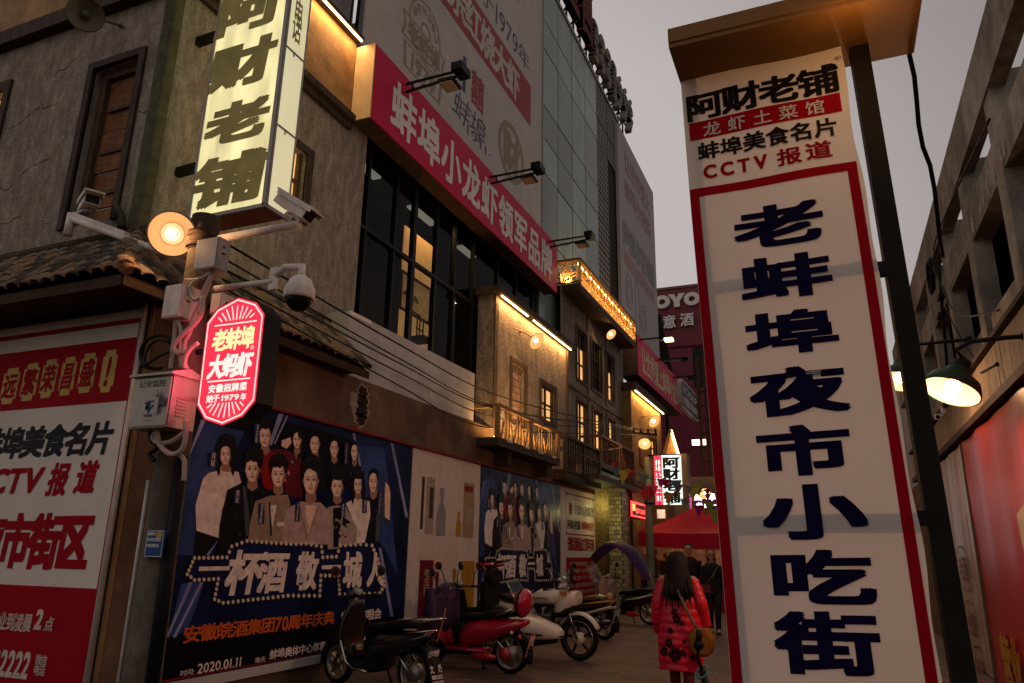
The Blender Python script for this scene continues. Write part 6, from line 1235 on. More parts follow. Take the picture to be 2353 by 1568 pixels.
ft = (PSg.uv(1585, 443)[1] + PSg.uv(1975, 362)[1]) / 2; ib = (PSg.uv(*zs(187, 1100))[1] + PSg.uv(*zs(1168, 895))[1]) / 2; th_ = PSg.uv(*zs(187, 1100))[0] - PSg.uv(*zs(127, 1100))[0]
def strip(mb, u0, v0, u1, v1, d, n=24):
    if v1 - v0 > u1 - u0:
        for i in range(n): a, b = v0 + (v1 - v0) * i / n, v0 + (v1 - v0) * (i + 1) / n; mb.face([Sg(u0, a, d), Sg(u1, a, d), Sg(u1, b, d), Sg(u0, b, d)])
    else:
        for i in range(n): a, b = u0 + (u1 - u0) * i / n, u0 + (u1 - u0) * (i + 1) / n; mb.face([Sg(a, v0, d), Sg(b, v0, d), Sg(b, v1, d), Sg(a, v1, d)])
w = MB(); strip(w, bl_ + .002, .26, bl_ + th_, ft, .003); strip(w, bwid - .016 - th_ * .95, .26, bwid - .016, ft, .003); strip(w, bl_ + th_, ib, bwid - .016 - th_ * .95, ft, .003)
ra, rb_ = PSg.uv(*zs(132, 730)), PSg.uv(*zs(1082, 402)); strip(w, ra[0], ra[1], rb_[0], rb_[1], .003)
text(w, PW_, 'CCTV', zs(220, 972), zs(642, 802), .035, .004, gap=.35); text(w, PW_, '报', zs(694, 890), zs(830, 758), .025, .004); text(w, PW_, '道', zs(876, 852), zs(1022, 712), .025, .004); w.build('red_print', bred, T)
w = MB(); text(w, PW_, '阿财老铺', zs(112, 606), zs(1060, 215), .034, .004); text(w, PW_, '®', zs(1046, 208), zs(1093, 172), 0, .004); text(w, PW_, '蚌埠美食名片', zs(183, 855), zs(1066, 558), .03, .004, gap=.08); w.build('black_lettering', bblk, T)
w = MB(); text(w, PW_, '龙虾土菜馆', zs(195, 705), zs(1005, 440), .012, .006, gap=.45); w.build('pale_lettering', bwhite, T)
w = MB()
for chh, x0, x1, y0, y1 in (('老', 1697, 1880, 455, 578), ('蚌', 1712, 1896, 575, 695), ('埠', 1724, 1910, 705, 820), ('夜', 1735, 1932, 836, 956), ('市', 1749, 1942, 972, 1092), ('小', 1764, 1970, 1108, 1236), ('吃', 1779, 1992, 1264, 1384), ('街', 1797, 2006, 1410, 1540)):
    text(w, PW_, chh, (x0, y1), (x1, y0), .038, .004)
w.build('navy_lettering', bnavy, T)
# steel frame
pa, pb = PSg.uv(1991, 90), PSg.uv(2190, 1500); px0 = (PSg.uv(1964, 100)[0] + PSg.uv(2158, 1450)[0]) / 2; px1 = (PSg.uv(2012, 100)[0] + PSg.uv(2228, 1568)[0]) / 2
w = MB(); w.slab(PSg, px0, -.02, px1, btop + .1, -.16, -.03); w.build('post', M('black_post', (.012, .009, .007), .6, spec=.1), T)
w = MB(); w.slab(PSg, bl_ + .03, -.02, bl_ + .1, btop, -.09, -.03); w.build('post', black, T)
for yy in (634, 1196): v = PSg.uv(1850, yy)[1]; w = MB(); w.slab(PSg, bl_ + .03, v - .035, px0, v + .035, -.09, -.03); w.build('crossbar', black, T)
# canopy
cz = PSg.P(0, btop + .0).z; e_ = lambda x, y: (lambda d: Vector((0, 0, EYE)) + d * ((cz - EYE) / d.z))(ray(x, y))
cA, cB = e_(1562, 190), e_(1536, 110); cC = PSg.at(2048, 75)
brownc = M('canopy_metal', (.20, .10, .035), .5, var=.12, scale=3)
w = MB(); x0_, x1_ = cB.x, PSg.uv(2052, 70)[0] + BLp[0] + .0; yf = cB.y
w.box((x0_, yf, cz), (x1_, SY + .22, cz + .035)); w.box((x0_, yf - .01, cz + .03), (x1_, yf + .03, cz + .12)); w.box((x0_, yf, cz + .035), (x0_ + .03, SY + .22, cz + .1)); w.build('canopy', brownc, T)
w = MB(); w.bar(((x0_ + x1_) / 2 + .1, yf + .05, cz + .1), ((x0_ + x1_) / 2 + .35, yf + .3, cz + .5), .05); w.build('canopy_strut', black, T)
point('canopy_underside_light', (x1_ - .3, yf - .12, cz - .2), 4.5, (1, .5, .15), .08)  # bare light added below the canopy to give its underside an orange glow
# cable from the canopy
w = MB(); Q = [PY(4.0 + i * .12).at(*q) for i, q in enumerate((zr(240, 0), zr(268, 60), zr(290, 200), zr(330, 380), zr(362, 520), zr(378, 680), zr(392, 850), zr(420, 1000), zr(470, 1130), zr(500, 1290), zr(530, 1568), zr2(500, 300), zr2(520, 420)))]
Q[0] = Vector((x1_, SY, cz + .05)); w.tube(Q, .014, 7); tag(w.build('hanging_cable', cbl), 'black cable drooping from the banner canopy towards the concrete frame', 'cable')

# ================================================================== RIGHT CONCRETE FRAME
RX = 1.8; PRt = PR(RX)
T = thing('concrete_frame_building', 'bare grey concrete frame storey with dark openings and dripping stains', 'building', (RX, 10, 0))
conc = M('bare_concrete', (.36, .325, .285), .9, var=.28, scale=3.5, bump=.7, bscale=14, dirt=.45)

# columns, beams, sills
for k in range(8):
    y = 5.72 + 1.85 * k; w = MB(); w.box((RX, y + .06, 3.8), (RX + .2, y + .36, 6.02)); w.build('column', conc, T)
w = MB(); w.box((RX - .02, 4.0, 6.02), (RX + .14, 20.5, 6.62)); w.build('beam', conc, T)
w = MB(); w.box((RX + .01, 4.0, 5.15), (RX + .22, 20.5, 5.57)); w.build('beam', conc, T)
w = MB(); w.box((RX + 2.4, 4.0, 6.1), (RX + 2.55, 20.5, 6.3)); w.build('beam', conc, T)
for k in range(8):
    y = 5.8 + 1.85 * k; w = MB(); w.box((RX + .14, y + .02, 6.04), (RX + 2.4, y + .16, 6.22)); w.build('cross_beam', conc, T)
for k in range(8):
    y = 4.29 + 1.85 * k; w = MB(); w.box((RX + .05, y, 3.8), (RX + .2, y + 1.43, 4.2)); w.build('parapet_panel', conc, T)
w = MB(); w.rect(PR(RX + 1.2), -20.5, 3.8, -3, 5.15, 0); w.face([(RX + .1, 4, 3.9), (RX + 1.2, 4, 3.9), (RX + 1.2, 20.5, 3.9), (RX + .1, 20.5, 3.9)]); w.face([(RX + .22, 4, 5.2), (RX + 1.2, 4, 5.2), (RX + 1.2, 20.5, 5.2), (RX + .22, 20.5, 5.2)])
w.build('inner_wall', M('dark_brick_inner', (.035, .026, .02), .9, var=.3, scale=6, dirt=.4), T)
for k in range(8):
    y = 5.1 + 1.85 * k; w = MB(); w.tube([(RX + 1.05, y, 3.9), (RX + 1.05, y, 5.15)], .07, 8); w.build('pipe', M('drain_grey', (.12, .115, .10), .7), T)
for k in range(18):
    y = 6.3 + k * .42 + random.uniform(0, .1); 
    if 0: pass
w = MB()
for k in range(46):
    y = 7.4 + random.random() * 5; h_ = random.uniform(.05, .22); w.slab(PRt, -y, 5.16 + random.uniform(0, .06), -y + random.uniform(.015, .04), 5.2 + h_, .001, .0025 + .00002 * k)
w.build('lime_drip', M('lime_drip', (.42, .40, .36), .9, var=.2), T, kind='stuff')
w = MB(); 
for k in range(5): w.tube([(RX + .15, 9.2 + k * 1.9 + .1 * k, 6.62), (RX + .15 + .03 * k, 9.2 + k * 1.9 + .12 * k, 6.85)], .006, 4)
w.build('rebar', black, T, kind='stuff')
# blue-white wall far behind the frame
T = thing('slatted_shop_row', 'right side shop row with a cream slatted fascia and glossy red vinyl front', 'building', (RX, 10, 0))
cream = M('cream_slat', (.36, .27, .19), .7, var=.15, scale=8, dirt=.2)
y = 4.6; i = 0; fx = RX - .03
sm = MB(); sm.box((0, 0, 0), (.03, .098, .50)); smesh = mesh_of(sm, 'slat', [cream])
while y < 19: piece('slat', smesh, (fx + random.uniform(-.003, .003), y, 3.29), T); y += .104
w = MB(); w.box((fx + .031, 4.6, 3.2), (RX + .2, 19, 3.82)); w.build('fascia_backing', timber, T)
w = MB(); w.box((fx - .05, 4.6, 3.82), (RX + .1, 19, 3.87)); w.box((fx - .05, 4.6, 3.2), (fx + .03, 19, 3.285)); w.build('fascia_trim', timber, T)
w = MB(); w.box((RX + .05, 4.6, 0), (RX + .3, 30, 3.2)); w.build('shop_wall', brownwall, T)
w = MB(); w.bar((RX - .05, 9.0, 3.55), (RX - .16, 9.25, 3.52), .02); w.ball((RX - .05, 9.0, 3.55), .025, 8); w.build('stay_hook', black, T)
def vin(name, label, y0, y1, m, prints):
    P_ = PR(RX); t = thing(name, label, 'banner', (RX, y0, 0)); w = MB(); w.smooth = True; n1, n2 = 24, 10; k = len(w.v)
    f = lambda y, z: (RX + .012 * math.sin(y * 5) * (z / 3.2) + .01 * math.sin(y * 17 + z * 2) * (z / 3.2) ** 2, y, z)
    for j in range(n2 + 1):
        for i in range(n1 + 1): w.v.append(Vector(f(y1 + (y0 - y1) * i / n1, .02 + 3.14 * j / n2)))
    for j in range(n2):
        for i in range(n1): a = k + j * (n1 + 1) + i; w.f.append((a, a + 1, a + n1 + 2, a + n1 + 1)); w.mi.append(0); w.sm.append(True)
    w.build('vinyl_sheet', m, t); prints(t, P_); return t
gred = M('glossy_red_vinyl', (.34, .012, .010), .30, var=.12, scale=1.2, spec=.2, bump=.35, bscale=2.0, stretch=(1, 1.6, .25)); gpale = M('glossy_pale_vinyl', (.40, .33, .28), .32, var=.06, scale=2, spec=.25, bump=.3, bscale=2.2, stretch=(1, 1.6, .3))
def pr1(t, P_):
    w = MB(); q = zr3(850, 1440), zr3(937, 1568); a = P_.uv(*zr3(845, 1550)); 
    text(w, P_, '营业', (a[0], a[1] - .05), (a[0] + 1.1, a[1] + .55), .03, .03, px=False); w.build('gold_lettering', M('gold_print', (.35, .17, .02), .5), t)
    w = MB(); a = P_.uv(*zr3(912, 600)); w.prism(P_, [(a[0], a[1]), (a[0] + .5, a[1] + .1), (a[0] + .5, .2), (a[0] + .05, .2), (a[0] + .12, 1.2)], .026, .03); w.build('pale_flash', M('pale_print', (.42, .33, .22), .4), t)
vin('glossy_red_sheet', 'glossy red vinyl shopfront sheet catching the lamp glare on the right', 4.8, 12.2, gred, pr1)
def pr2(t, P_):
    w = MB()
    for (x, y, r_, s) in ((600, 910, .2, '老酒'), (650, 1230, .22, '龙虾'), (697, 1500, .2, '铺')):
        u, v = P_.uv(*zr3(x, y)); ru = .62; 
        for kk_ in range(20):
            a, b = 2 * math.pi * kk_ / 20, 2 * math.pi * (kk_ + 1) / 20; rv = .34 
            w.face([P_.P(u + ru * math.cos(a), v + rv * math.sin(a), .03), P_.P(u + ru * math.cos(b), v + rv * math.sin(b), .03), P_.P(u + ru * .9 * math.cos(b), v + rv * .92 * math.sin(b), .03), P_.P(u + ru * .9 * math.cos(a), v + rv * .92 * math.sin(a), .03)])
        text(w, P_, s, (u - .35, v - .18), (u + .35, v + .18), .02, .031, px=False)
    w.slab(P_, -12.62, .05, -12.58, 2.2, .026, .03); w.build('brown_print', M('brown_print', (.22, .10, .07), .5), t)
vin('pale_marked_sheet', 'pale vinyl sheet with small brown oval marks between the black post and red front', 12.35, 15.2, gpale, pr2)
w = MB(); w.box((RX - .02, 12.2, 0), (RX + .05, 12.35, 3.2)); tag(w.build('dark_jamb', timber), 'dark timber upright between the pale and the red vinyl fronts', 'post')
# far right white facade seen through the gap beside the black post
w = MB(); w.box((2.4, 24, 0), (6, 34, 7.2)); B_ = tag(w.build('pale_far_house', M('pale_blue_wall', (.35, .36, .38), .8, dirt=.2)), 'pale bluish house end glimpsed beside the black banner post', 'building')
# green industrial lamps
lgreen = M('green_enamel', (.030, .055, .030), .35, var=.1); linner = M('lit_white_enamel', (.04, .035, .03), .5, emit=.95, ecol=(1, .60, .30), var=0)  # bulb light inside the shade painted as emission, base nearly black
def industrial(label, y, ax_, group='green enamel lamps on the right', e=150):
    c = PY(y).at(*zr2(578, 1262)) if y < 9 else None
    if c is None: c = PY(y).at(2066, 872)
    root = Vector((RX, y, c.z + .46)); t = thing('green_enamel_lamp', label, 'wall lamp', root, group=group); R_ = .25; ax = Vector(ax_).normalized()
    top = c - ax * .3; w = MB(); Q = [root, root.lerp(Vector((c.x + .3, y, root.z)), .5), Vector((c.x + .22, y, root.z - .01)), Vector((c.x + .08, y, root.z - .08)), top + Vector((.02, 0, .04)), top]; w.tube(Q, .022, 8); w.ball(root, .05, 10); w.build('arm', steelblk, t)
    w = MB(); w.lathe([(.05, -.34), (.075, -.32), (.075, -.24), (.09, -.22)], c, ax, 20); w.build('socket', steelblk, t)
    w = MB(); w.lathe([(.08, -.24), (.11, -.22), (.115, -.15), (.16, -.135), (.22, -.09), (R_, -.01), (R_ + .006, .025), (R_ - .004, .03)], c, ax, 32); w.build('shade', lgreen, t)
    w = MB(); w.lathe([(.05, -.2), (.1, -.14), (.2, -.08), (R_ - .006, .022)], c, ax, 32); w.build('reflector', linner, t)
    w = MB(); w.ball(c - ax * .03, .075, 14); w.build('bulb', bulbm, t); point('lamp_light', c + ax * .09, e, (1, .55, .28), .07)
industrial('dark green enamel lamp glowing on a bent pipe right of the black post', 7.9, (-.42, -.26, -.86))
industrial('second green enamel lamp half hidden between banner and black post', 10.6, (-.25, -.3, -.9), e=60)
# small camera under the lamp, conduit and coil on the frame
T = thing('wall_camera', 'small pale bullet camera on the cream fascia below the green lamp', 'security camera', PRt.at(*zr2(560, 1430)))
c = PRt.at(*zr2(560, 1430), .12); w = MB(); w.bar(c + Vector((-.02, .12, .02)), c + Vector((-.05, -.14, -.03)), .09, .08); w.build('housing', whitem, T)
w = MB(); w.bar(c, c + Vector((.13, .02, .12)), .03); w.bar(c + Vector((.02, 0, .1)), c + Vector((.12, 0, .1)), .06, .1); w.build('mount', whitem, T); w = MB(); w.tube([c + Vector((-.05, -.142, -.03)), c + Vector((-.05, -.15, -.032))], .032, 12); w.build('lens_window', blackp, T)
T = thing('junction_conduit', 'tangle of black junction boxes and cable coils climbing the concrete frame', 'conduit', PRt.at(*zr2(560, 900)))
w = MB(); w.tube([PRt.at(*zr2(515, 400), .05), PRt.at(*zr2(545, 800), .05), PRt.at(*zr2(580, 1180), .05)], .02, 6); w.build('pipe', steelblk, T)
for q in ((540, 670), (535, 790), (595, 1130)): c = PRt.at(*zr2(*q), .05); w = MB(); w.box(c + Vector((-.05, -.12, -.03)), c + Vector((.03, .12, .03))); w.build('clamp', steelblk, T)
w = MB(); c = PRt.at(*zr2(500, 520), .1)
for k in range(3): w.tube([c + Vector((-.02 * k, .16 * math.cos(a) * (1 + .1 * k), .26 * math.sin(a) - .03 * k)) for a in [2 * math.pi * i / 16 for i in range(17)]], .013, 6)
w.build('coil', cbl, T)
def wire(pts, r, label, mat=cbl, n=4, cat='cable', group=None):
    P_ = [Vector(p) for p in pts]; Q = []
    for i in range(len(P_) - 1):
        p0, p1, p2, p3 = P_[max(i - 1, 0)], P_[i], P_[i + 1], P_[min(i + 2, len(P_) - 1)]
        for k in range(6):
            s = k / 6; Q.append(.5 * ((2 * p1) + (p2 - p0) * s + (2 * p0 - 5 * p1 + 4 * p2 - p3) * s * s + (3 * p1 - p0 - 3 * p2 + p3) * s ** 3))
    Q.append(P_[-1]); w = MB(); w.tube(Q, r, 6); return tag(w.build('cable', mat), label, cat, group)
wire([PRt.at(*zr(1113, 770), .25), PRt.at(*zr(900, 1150), .25), PRt.at(*zr(650, 1560), .2), PRt.at(*zr2(520, 370), .12)], .011, 'straight black cable crossing the concrete frame openings diagonally')
wire([PRt.at(*zr2(520, 480), .12), PRt.at(*zr2(590, 620), .12), PRt.at(*zr2(660, 730), .15), PRt.at(*zr2(790, 780), .2), PRt.at(*zr2(920, 770), .2), PRt.at(*zr2(1038, 740), .2)], .011, 'black cable sagging from the coil towards the right edge of the frame')
wire([PRt.at(*zr2(590, 730), .1), PRt.at(*zr2(660, 870), .1), PRt.at(*zr2(770, 1085), .06)], .008, 'thin black cable dropping from the coil to the cream fascia')
# ================================================================== STREET WIRES
ends = [z4(838, 240), z4(912, 245), z4(1025, 262), z4(1100, 272), z4(870, 255)]
BR = PX(-5.4); 
T = thing('wire_bracket', 'insulator bracket carrying the street wires by the ochre house', 'bracket', BR.at(*z4(830, 250)))
a, b = PY(22.8).at(*z4(830, 262)), PY(22.8).at(*z4(1110, 282)); w = MB(); w.bar(a, b, .06); w.build('crossarm', steelblk, T)
for k in range(4): c = a.lerp(b, .04 + k * .3); w = MB(); w.lathe([(.02, 0), (.06, .03), (.03, .08), (.05, .12), (.02, .18)], c, (0, 0, 1), 10); w.build('insulator', M('brown_porcelain', (.06, .04, .03), .3), T)
EP = [a.lerp(b, .04 + .3 * min(k, 3)) + Vector((0, -.02, .14)) for k in range(5)]; EP[4] = a.lerp(b, .5)
Yw = PY(4.9)
st_ = [(515, 556), (508, 590), (505, 612), (510, 640), (512, 660)]
mid_ = [(1130, 903), (1130, 932), (1130, 936), (1135, 958), (1110, 980)]
for i in range(5):
    s = Yw.at(*st_[i]); e = EP[i]; m_ = PX(-5.75).at(*mid_[i]); wire([s, s.lerp(m_, .5) + Vector((0, 0, -.05)), m_, m_.lerp(e, .5) + Vector((0, 0, -.06)), e], .011 if i else .014, ['topmost street wire', 'second street wire from the top', 'third street wire from the top', 'fourth street wire from the top', 'lowest street wire'][i] + ' running from the utility pole to the insulator bracket', group='street wires')
wire([EP[3], Vector((-4.6, 22, 3.3)), Vector((-4.4, 21.5, 2.9)), PY(22).at(*z4(1700, 900))], .012, 'loose wire dropping from the bracket towards the tent')
wire([PX(-5.8).at(*z6(1165, 600)), PY(19).at(*z4(470, 460)), PY(22).at(*z4(700, 430)), PY(22.6).at(*z4(840, 400))], .01, 'thin wire along the dark balconies')
# ================================================================== CONCRETE POLE AND HANGING LIGHT BOX
P2 = PY(22.6); cx2 = P2.uv(*z4(1020, 1200))[0]; 
T = thing('concrete_pole', 'slim weathered concrete pole standing before the red market tent', 'pole', (cx2, 22.6, 0))
w = MB(); w.tube([(cx2, 22.6, 0), (cx2 - .02, 22.6, P2.uv(*z4(1000, 540))[1])], [.13, .10], 14, caps=False); w.build('shaft', M('pole_concrete2', (.22, .21, .15), .9, var=.2, scale=9, dirt=.3), T)
w = MB(); v = P2.uv(*z4(1020, 1080))[1]; w.tube([(cx2, 22.6, v), (cx2, 22.6, v + .07)], .14, 12); w.build('clamp', steelblk, T)
q0, q1 = P2.uv(*z4(1090, 1088)), P2.uv(*z4(1392, 512)); lx0 = P2.uv(*z4(1080, 800))[0]; lx1 = P2.uv(*z4(1378, 800))[0]; lz0_, lz1_ = P2.uv(*z4(1240, 1086))[1], P2.uv(*z4(1240, 515))[1]
T = thing('hanging_light_box', 'white and red glowing light box hung from the slim concrete pole', 'sign', (lx0, 22.6, lz0_))
w = MB(); w.box((lx0, 22.615, lz0_), (lx1, 22.85, lz1_)); w.build('sign_box', black, T)
lw = lx1 - lx0; w = MB(); w.rect(P2, lx0 + lw * .3, lz0_, lx1, lz1_, 0); w.build('white_face', M('lit_white_face', (.8, .85, .8), .5, emit=1.0, ecol=(.86, 1, .90), var=.05), T)
w = MB(); w.rect(P2, lx0, lz0_, lx0 + lw * .295, lz1_, 0); w.build('red_face', M('lit_red_face', (.6, .05, .1), .5, emit=.8, ecol=(1, .05, .12), var=0), T)
w = MB(); text(w, P2, '阿财老铺', (lx0 + lw * .34, lz0_ + .06), (lx1 - lw * .04, lz1_ - .05), .042, .004, vert=True, px=False); w.build('black_lettering', M('solid_black', (.01, .015, .01), .6), T)
w = MB(); text(w, P2, '蚌埠小吃第一家', (lx0 + lw * .06, lz0_ + .1), (lx0 + lw * .24, lz1_ - .12), .02, .004, vert=True, px=False); w.build('white_lettering', M('lit_white_face', (1, 1, 1)), T)
w = MB(); w.rect(PX(lx1), 22.62, lz0_, 22.84, lz1_, .004); w.build('side_face', M('lit_white_face', (1, 1, 1)), T)
for z_ in (lz0_ + .05, lz1_ + .02): w = MB(); w.bar((cx2, 22.7, z_), (lx1 if z_ > lz1_ else lx0 + .1, 22.7, z_), .05); w.build('bracket', steelblk, T)
point('light_box_glow', ((lx0 + lx1) / 2, 22.2, (lz0_ + lz1_) / 2), 5, (.9, 1, .9), .2)
# ================================================================== MARKET TENT
TY0, TY1 = 23.4, 26.6; PT_ = PY(TY0); te = PT_.uv(1437, 1222); tpk = PT_.uv(1573, 1152); tx1 = te[0] + 3.9; ev = te[1] + .02; vb_ = PT_.uv(1500, 1252)[1]
T = thing('market_tent', 'crimson pop-up market tent with clear plastic sides lit warm from inside', 'tent', (te[0], TY0, 0))
tentm = M('tent_fabric', (.36, .012, .045), .65, var=.12, scale=4, trans=.35, bump=.4, bscale=5)
pk = Vector((te[0] + 1.95, (TY0 + TY1) / 2, PY((TY0 + TY1) / 2).uv(1573, 1165)[1])); cs_ = [Vector((te[0], TY0, ev)), Vector((tx1, TY0, ev)), Vector((tx1, TY1, ev)), Vector((te[0], TY1, ev))]
w = MB(); w.smooth = True; n = 10
for i in range(4):
    a, b = cs_[i], cs_[(i + 1) % 4]
    for r_ in range(n):
        for c_ in range(n):
            def g(s, t): 
                p = a.lerp(b, s).lerp(pk, t); sag = -.22 * math.sin(math.pi * t) * (1 - t) ; p.z += sag - .05 * math.sin(math.pi * s) * (1 - t); return p
            w.face([g(c_ / n, r_ / n), g((c_ + 1) / n, r_ / n), g((c_ + 1) / n, (r_ + 1) / n), g(c_ / n, (r_ + 1) / n)])
w.build('canopy', tentm, T)
w = MB()
for i in range(4):
    a, b = cs_[i], cs_[(i + 1) % 4]
    for c_ in range(16):
        h = lambda s, q: a.lerp(b, s) + Vector((0, 0, -.05 * math.sin(math.pi * s))) + Vector((.0, .02 * math.sin(s * 50) * q, -(ev - vb_) * q - .03 * math.sin(math.pi * s) * q))
        w.face([h(c_ / 16, 1), h((c_ + 1) / 16, 1), h((c_ + 1) / 16, 0), h(c_ / 16, 0)])
w.build('valance', tentm, T)
for c in cs_: w = MB(); w.box((c.x - .03, c.y - .03, 0), (c.x + .03, c.y + .03, ev)); w.build('leg', whitem, T)
film = plasticf
for a, b in ((te[0] + .05, te[0] + 1.4), (te[0] + 1.45, te[0] + 2.7), (te[0] + 2.75, tx1)):
    w = MB(); n = 10
    for i in range(n):
        x0, x1 = a + (b - a) * i / n, a + (b - a) * (i + 1) / n; w.face([(x0, TY0 + .1 + .02 * math.sin(x0 * 20), .8), (x1, TY0 + .1 + .02 * math.sin(x1 * 20), .8), (x1, TY0 + .1 + .01 * math.sin(x1 * 20), vb_ + .1), (x0, TY0 + .1 + .01 * math.sin(x0 * 20), vb_ + .1)])
    w.build('plastic_side', film, T)
w = MB(); w.box((te[0] + .05, TY1 + .1, 0), (tx1, TY1 + .15, 2.2)); w.build('back_panel', M('warm_back_panel', (.5, .36, .22), .8, var=.3, scale=3), T)
for k, (x, col) in enumerate(((.3, (.1, .09, .08)), (1.7, (.25, .03, .03)), (2.6, (.2, .03, .03)))): w = MB(); w.box((te[0] + x, TY0 + .25, 0), (te[0] + x + 1.0, TY0 + .9, .82)); tag(w.build('stall_table', M('stall_cloth_%d' % k, col, .7)), ['dark stall table at the left end of the tent', 'red clothed stall table in the middle of the tent', 'red clothed stall table at the right end of the tent'][k], 'table', 'tables inside the tent')
point('tent_light', (te[0] + 1.0, TY0 + 1.6, 1.95), 16, (1, .6, .3), .12); point('tent_light', (te[0] + 2.9, TY0 + 1.6, 1.95), 16, (1, .6, .3), .12)
w = MB(); w.slab(PY(TY0 - .02), te[0] + .02, 1.3, te[0] + .09, 2.0, 0, .03); w.build('lit_edge', M('lit_menu', (1, 1, 1)), T)
# ================================================================== BUNTING
fcol = [M('flag_' + n, c, .6, var=.1, trans=.3) for n, c in dict(yellow=(.45, .38, .05), red=(.38, .015, .04), blue=(.08, .13, .22), green=(.18, .28, .07), magenta=(.28, .02, .17), orange=(.38, .15, .02), grey=(.18, .19, .20)).items()]
def bunting(label, pts, flags):
    T = thing('bunting', label, 'bunting', pts[0]); w = MB(); w.tube(pts, .008, 5); w.build('string', cbl, T)
    for (px, py, h, ci, sk) in flags:
        best = min(((p - ray(px, py) * ((p - Vector((0, 0, EYE))).dot(ray(px, py)) / ray(px, py).length_squared) - Vector((0, 0, EYE))).length, i) for i, p in enumerate(pts))[1]
        c = PY(pts[best].y).at(px, py); h *= .68; w = MB(); wd = h * .42; a = c + Vector((-wd, 0, 0)); b = c + Vector((wd, .08, 0)); t_ = c + Vector((sk * h, -.08, -h)); w.face([a, t_, b]); w.face([b + Vector((0, .004, 0)), t_ + Vector((0, .004, 0)), a + Vector((0, .004, 0))]); w.build('flag', fcol[ci], T)
def lerpn(a, b, n, sag): return [a.lerp(b, i / n) + Vector((0, 0, -sag * 4 * (i / n) * (1 - i / n))) for i in range(n + 1)]
A = PY(18.6).at(*z4(590, 620)); Bq = PY(21.5).at(*z4(1720, 900))
bunting('near string of coloured pennants from the turned balcony to the banner', lerpn(A, Bq, 24, .12), [(*z4(605, 598), .2, 1, 0), (*z4(625, 650), .42, 2, .25), (*z4(735, 690), .55, 0, -.15), (*z4(765, 672), .2, 5, 0), (*z4(800, 680), .45, 1, -.15), (*z4(935, 718), .4, 6, 0), (*z4(975, 730), .4, 3, -.1), (*z4(1155, 785), .4, 4, 0), (*z4(1210, 790), .4, 1, 0), (*z4(1325, 800), .5, 2, .1), (*z4(1352, 850), .45, 5, -.1), (*z4(1475, 870), .35, 6, 0), (*z4(1530, 868), .6, 0, -.1), (*z4(1575, 840), .3, 3, .1), (*z4(1585, 892), .35, 3, .0), (*z4(1680, 905), .3, 1, .1)])
A = PY(23).at(*z4(460, 890)); Bq = PY(21).at(*z4(1790, 1120)); M_ = PY(22).at(*z4(1240, 940))
bunting('far string of pennants drooping over the red tent roof', lerpn(M_, Bq, 16, .08) , [(*z4(1240, 950), .55, 5, 0), (*z4(1430, 1020), .45, 6, -.1), (*z4(1590, 1090), .5, 4, -.05), (*z4(1640, 1035), .25, 6, 0), (*z4(1670, 1120), .4, 5, -.1), (*z4(1710, 1050), .5, 3, 0), (*z4(1770, 1140), .6, 3, 0), (*z4(1690, 960), .3, 4, 0)])
bunting('short string with a red and a yellow pennant beside the slim pole', lerpn(PY(22.2).at(*z4(860, 1260)), PY(22.3).at(*z4(1080, 850)), 8, .02), [(*z4(875, 1258), .36, 0, .3), (*z4(1040, 860), .7, 1, -.1), (*z4(965, 920), .45, 1, -.1), (*z4(1075, 870), .4, 1, .1)])
# ================================================================== VEHICLES
tyre = M('tyre_rubber', (.012, .011, .011), .8, var=.1); chrome = M('chrome', (.55, .5, .46), .18, metal=1, var=0); silver = M('silver_rim', (.30, .28, .26), .35, metal=.7, var=.1)
redp = M('glossy_red_paint', (.38, .008, .03), .16, var=.03, coat=.8, spec=.5); blkp = M('glossy_black_paint', (.010, .009, .010), .2, var=0, coat=.5, spec=.5); wpaint = M('white_paint', (.62, .56, .5), .3, var=.03, coat=.3, spec=.5)
seatm = M('seat_vinyl', (.014, .012, .012), .5, var=.1); orangel = M('orange_lens', (.5, .12, .02), .2, var=0, spec=.5); redl = M('red_lens', (.35, .01, .01), .15, var=0, spec=.5, coat=.5); mirrorg = M('mirror_glass', (.75, .73, .72), .03, metal=1, var=0); yel = M('yellow_paint', (.45, .22, .02), .25, coat=.5, var=.05)
platem = M('plate_blue', (.04, .08, .25), .4, var=0)
def ellsec(x, cy, cz, ry, rz, n=14, p=1.0): return [(x, cy + ry * math.copysign(abs(math.cos(a)) ** p, math.cos(a)), cz + rz * math.copysign(abs(math.sin(a)) ** p, math.sin(a))) for a in [2 * math.pi * i / n for i in range(n)]]
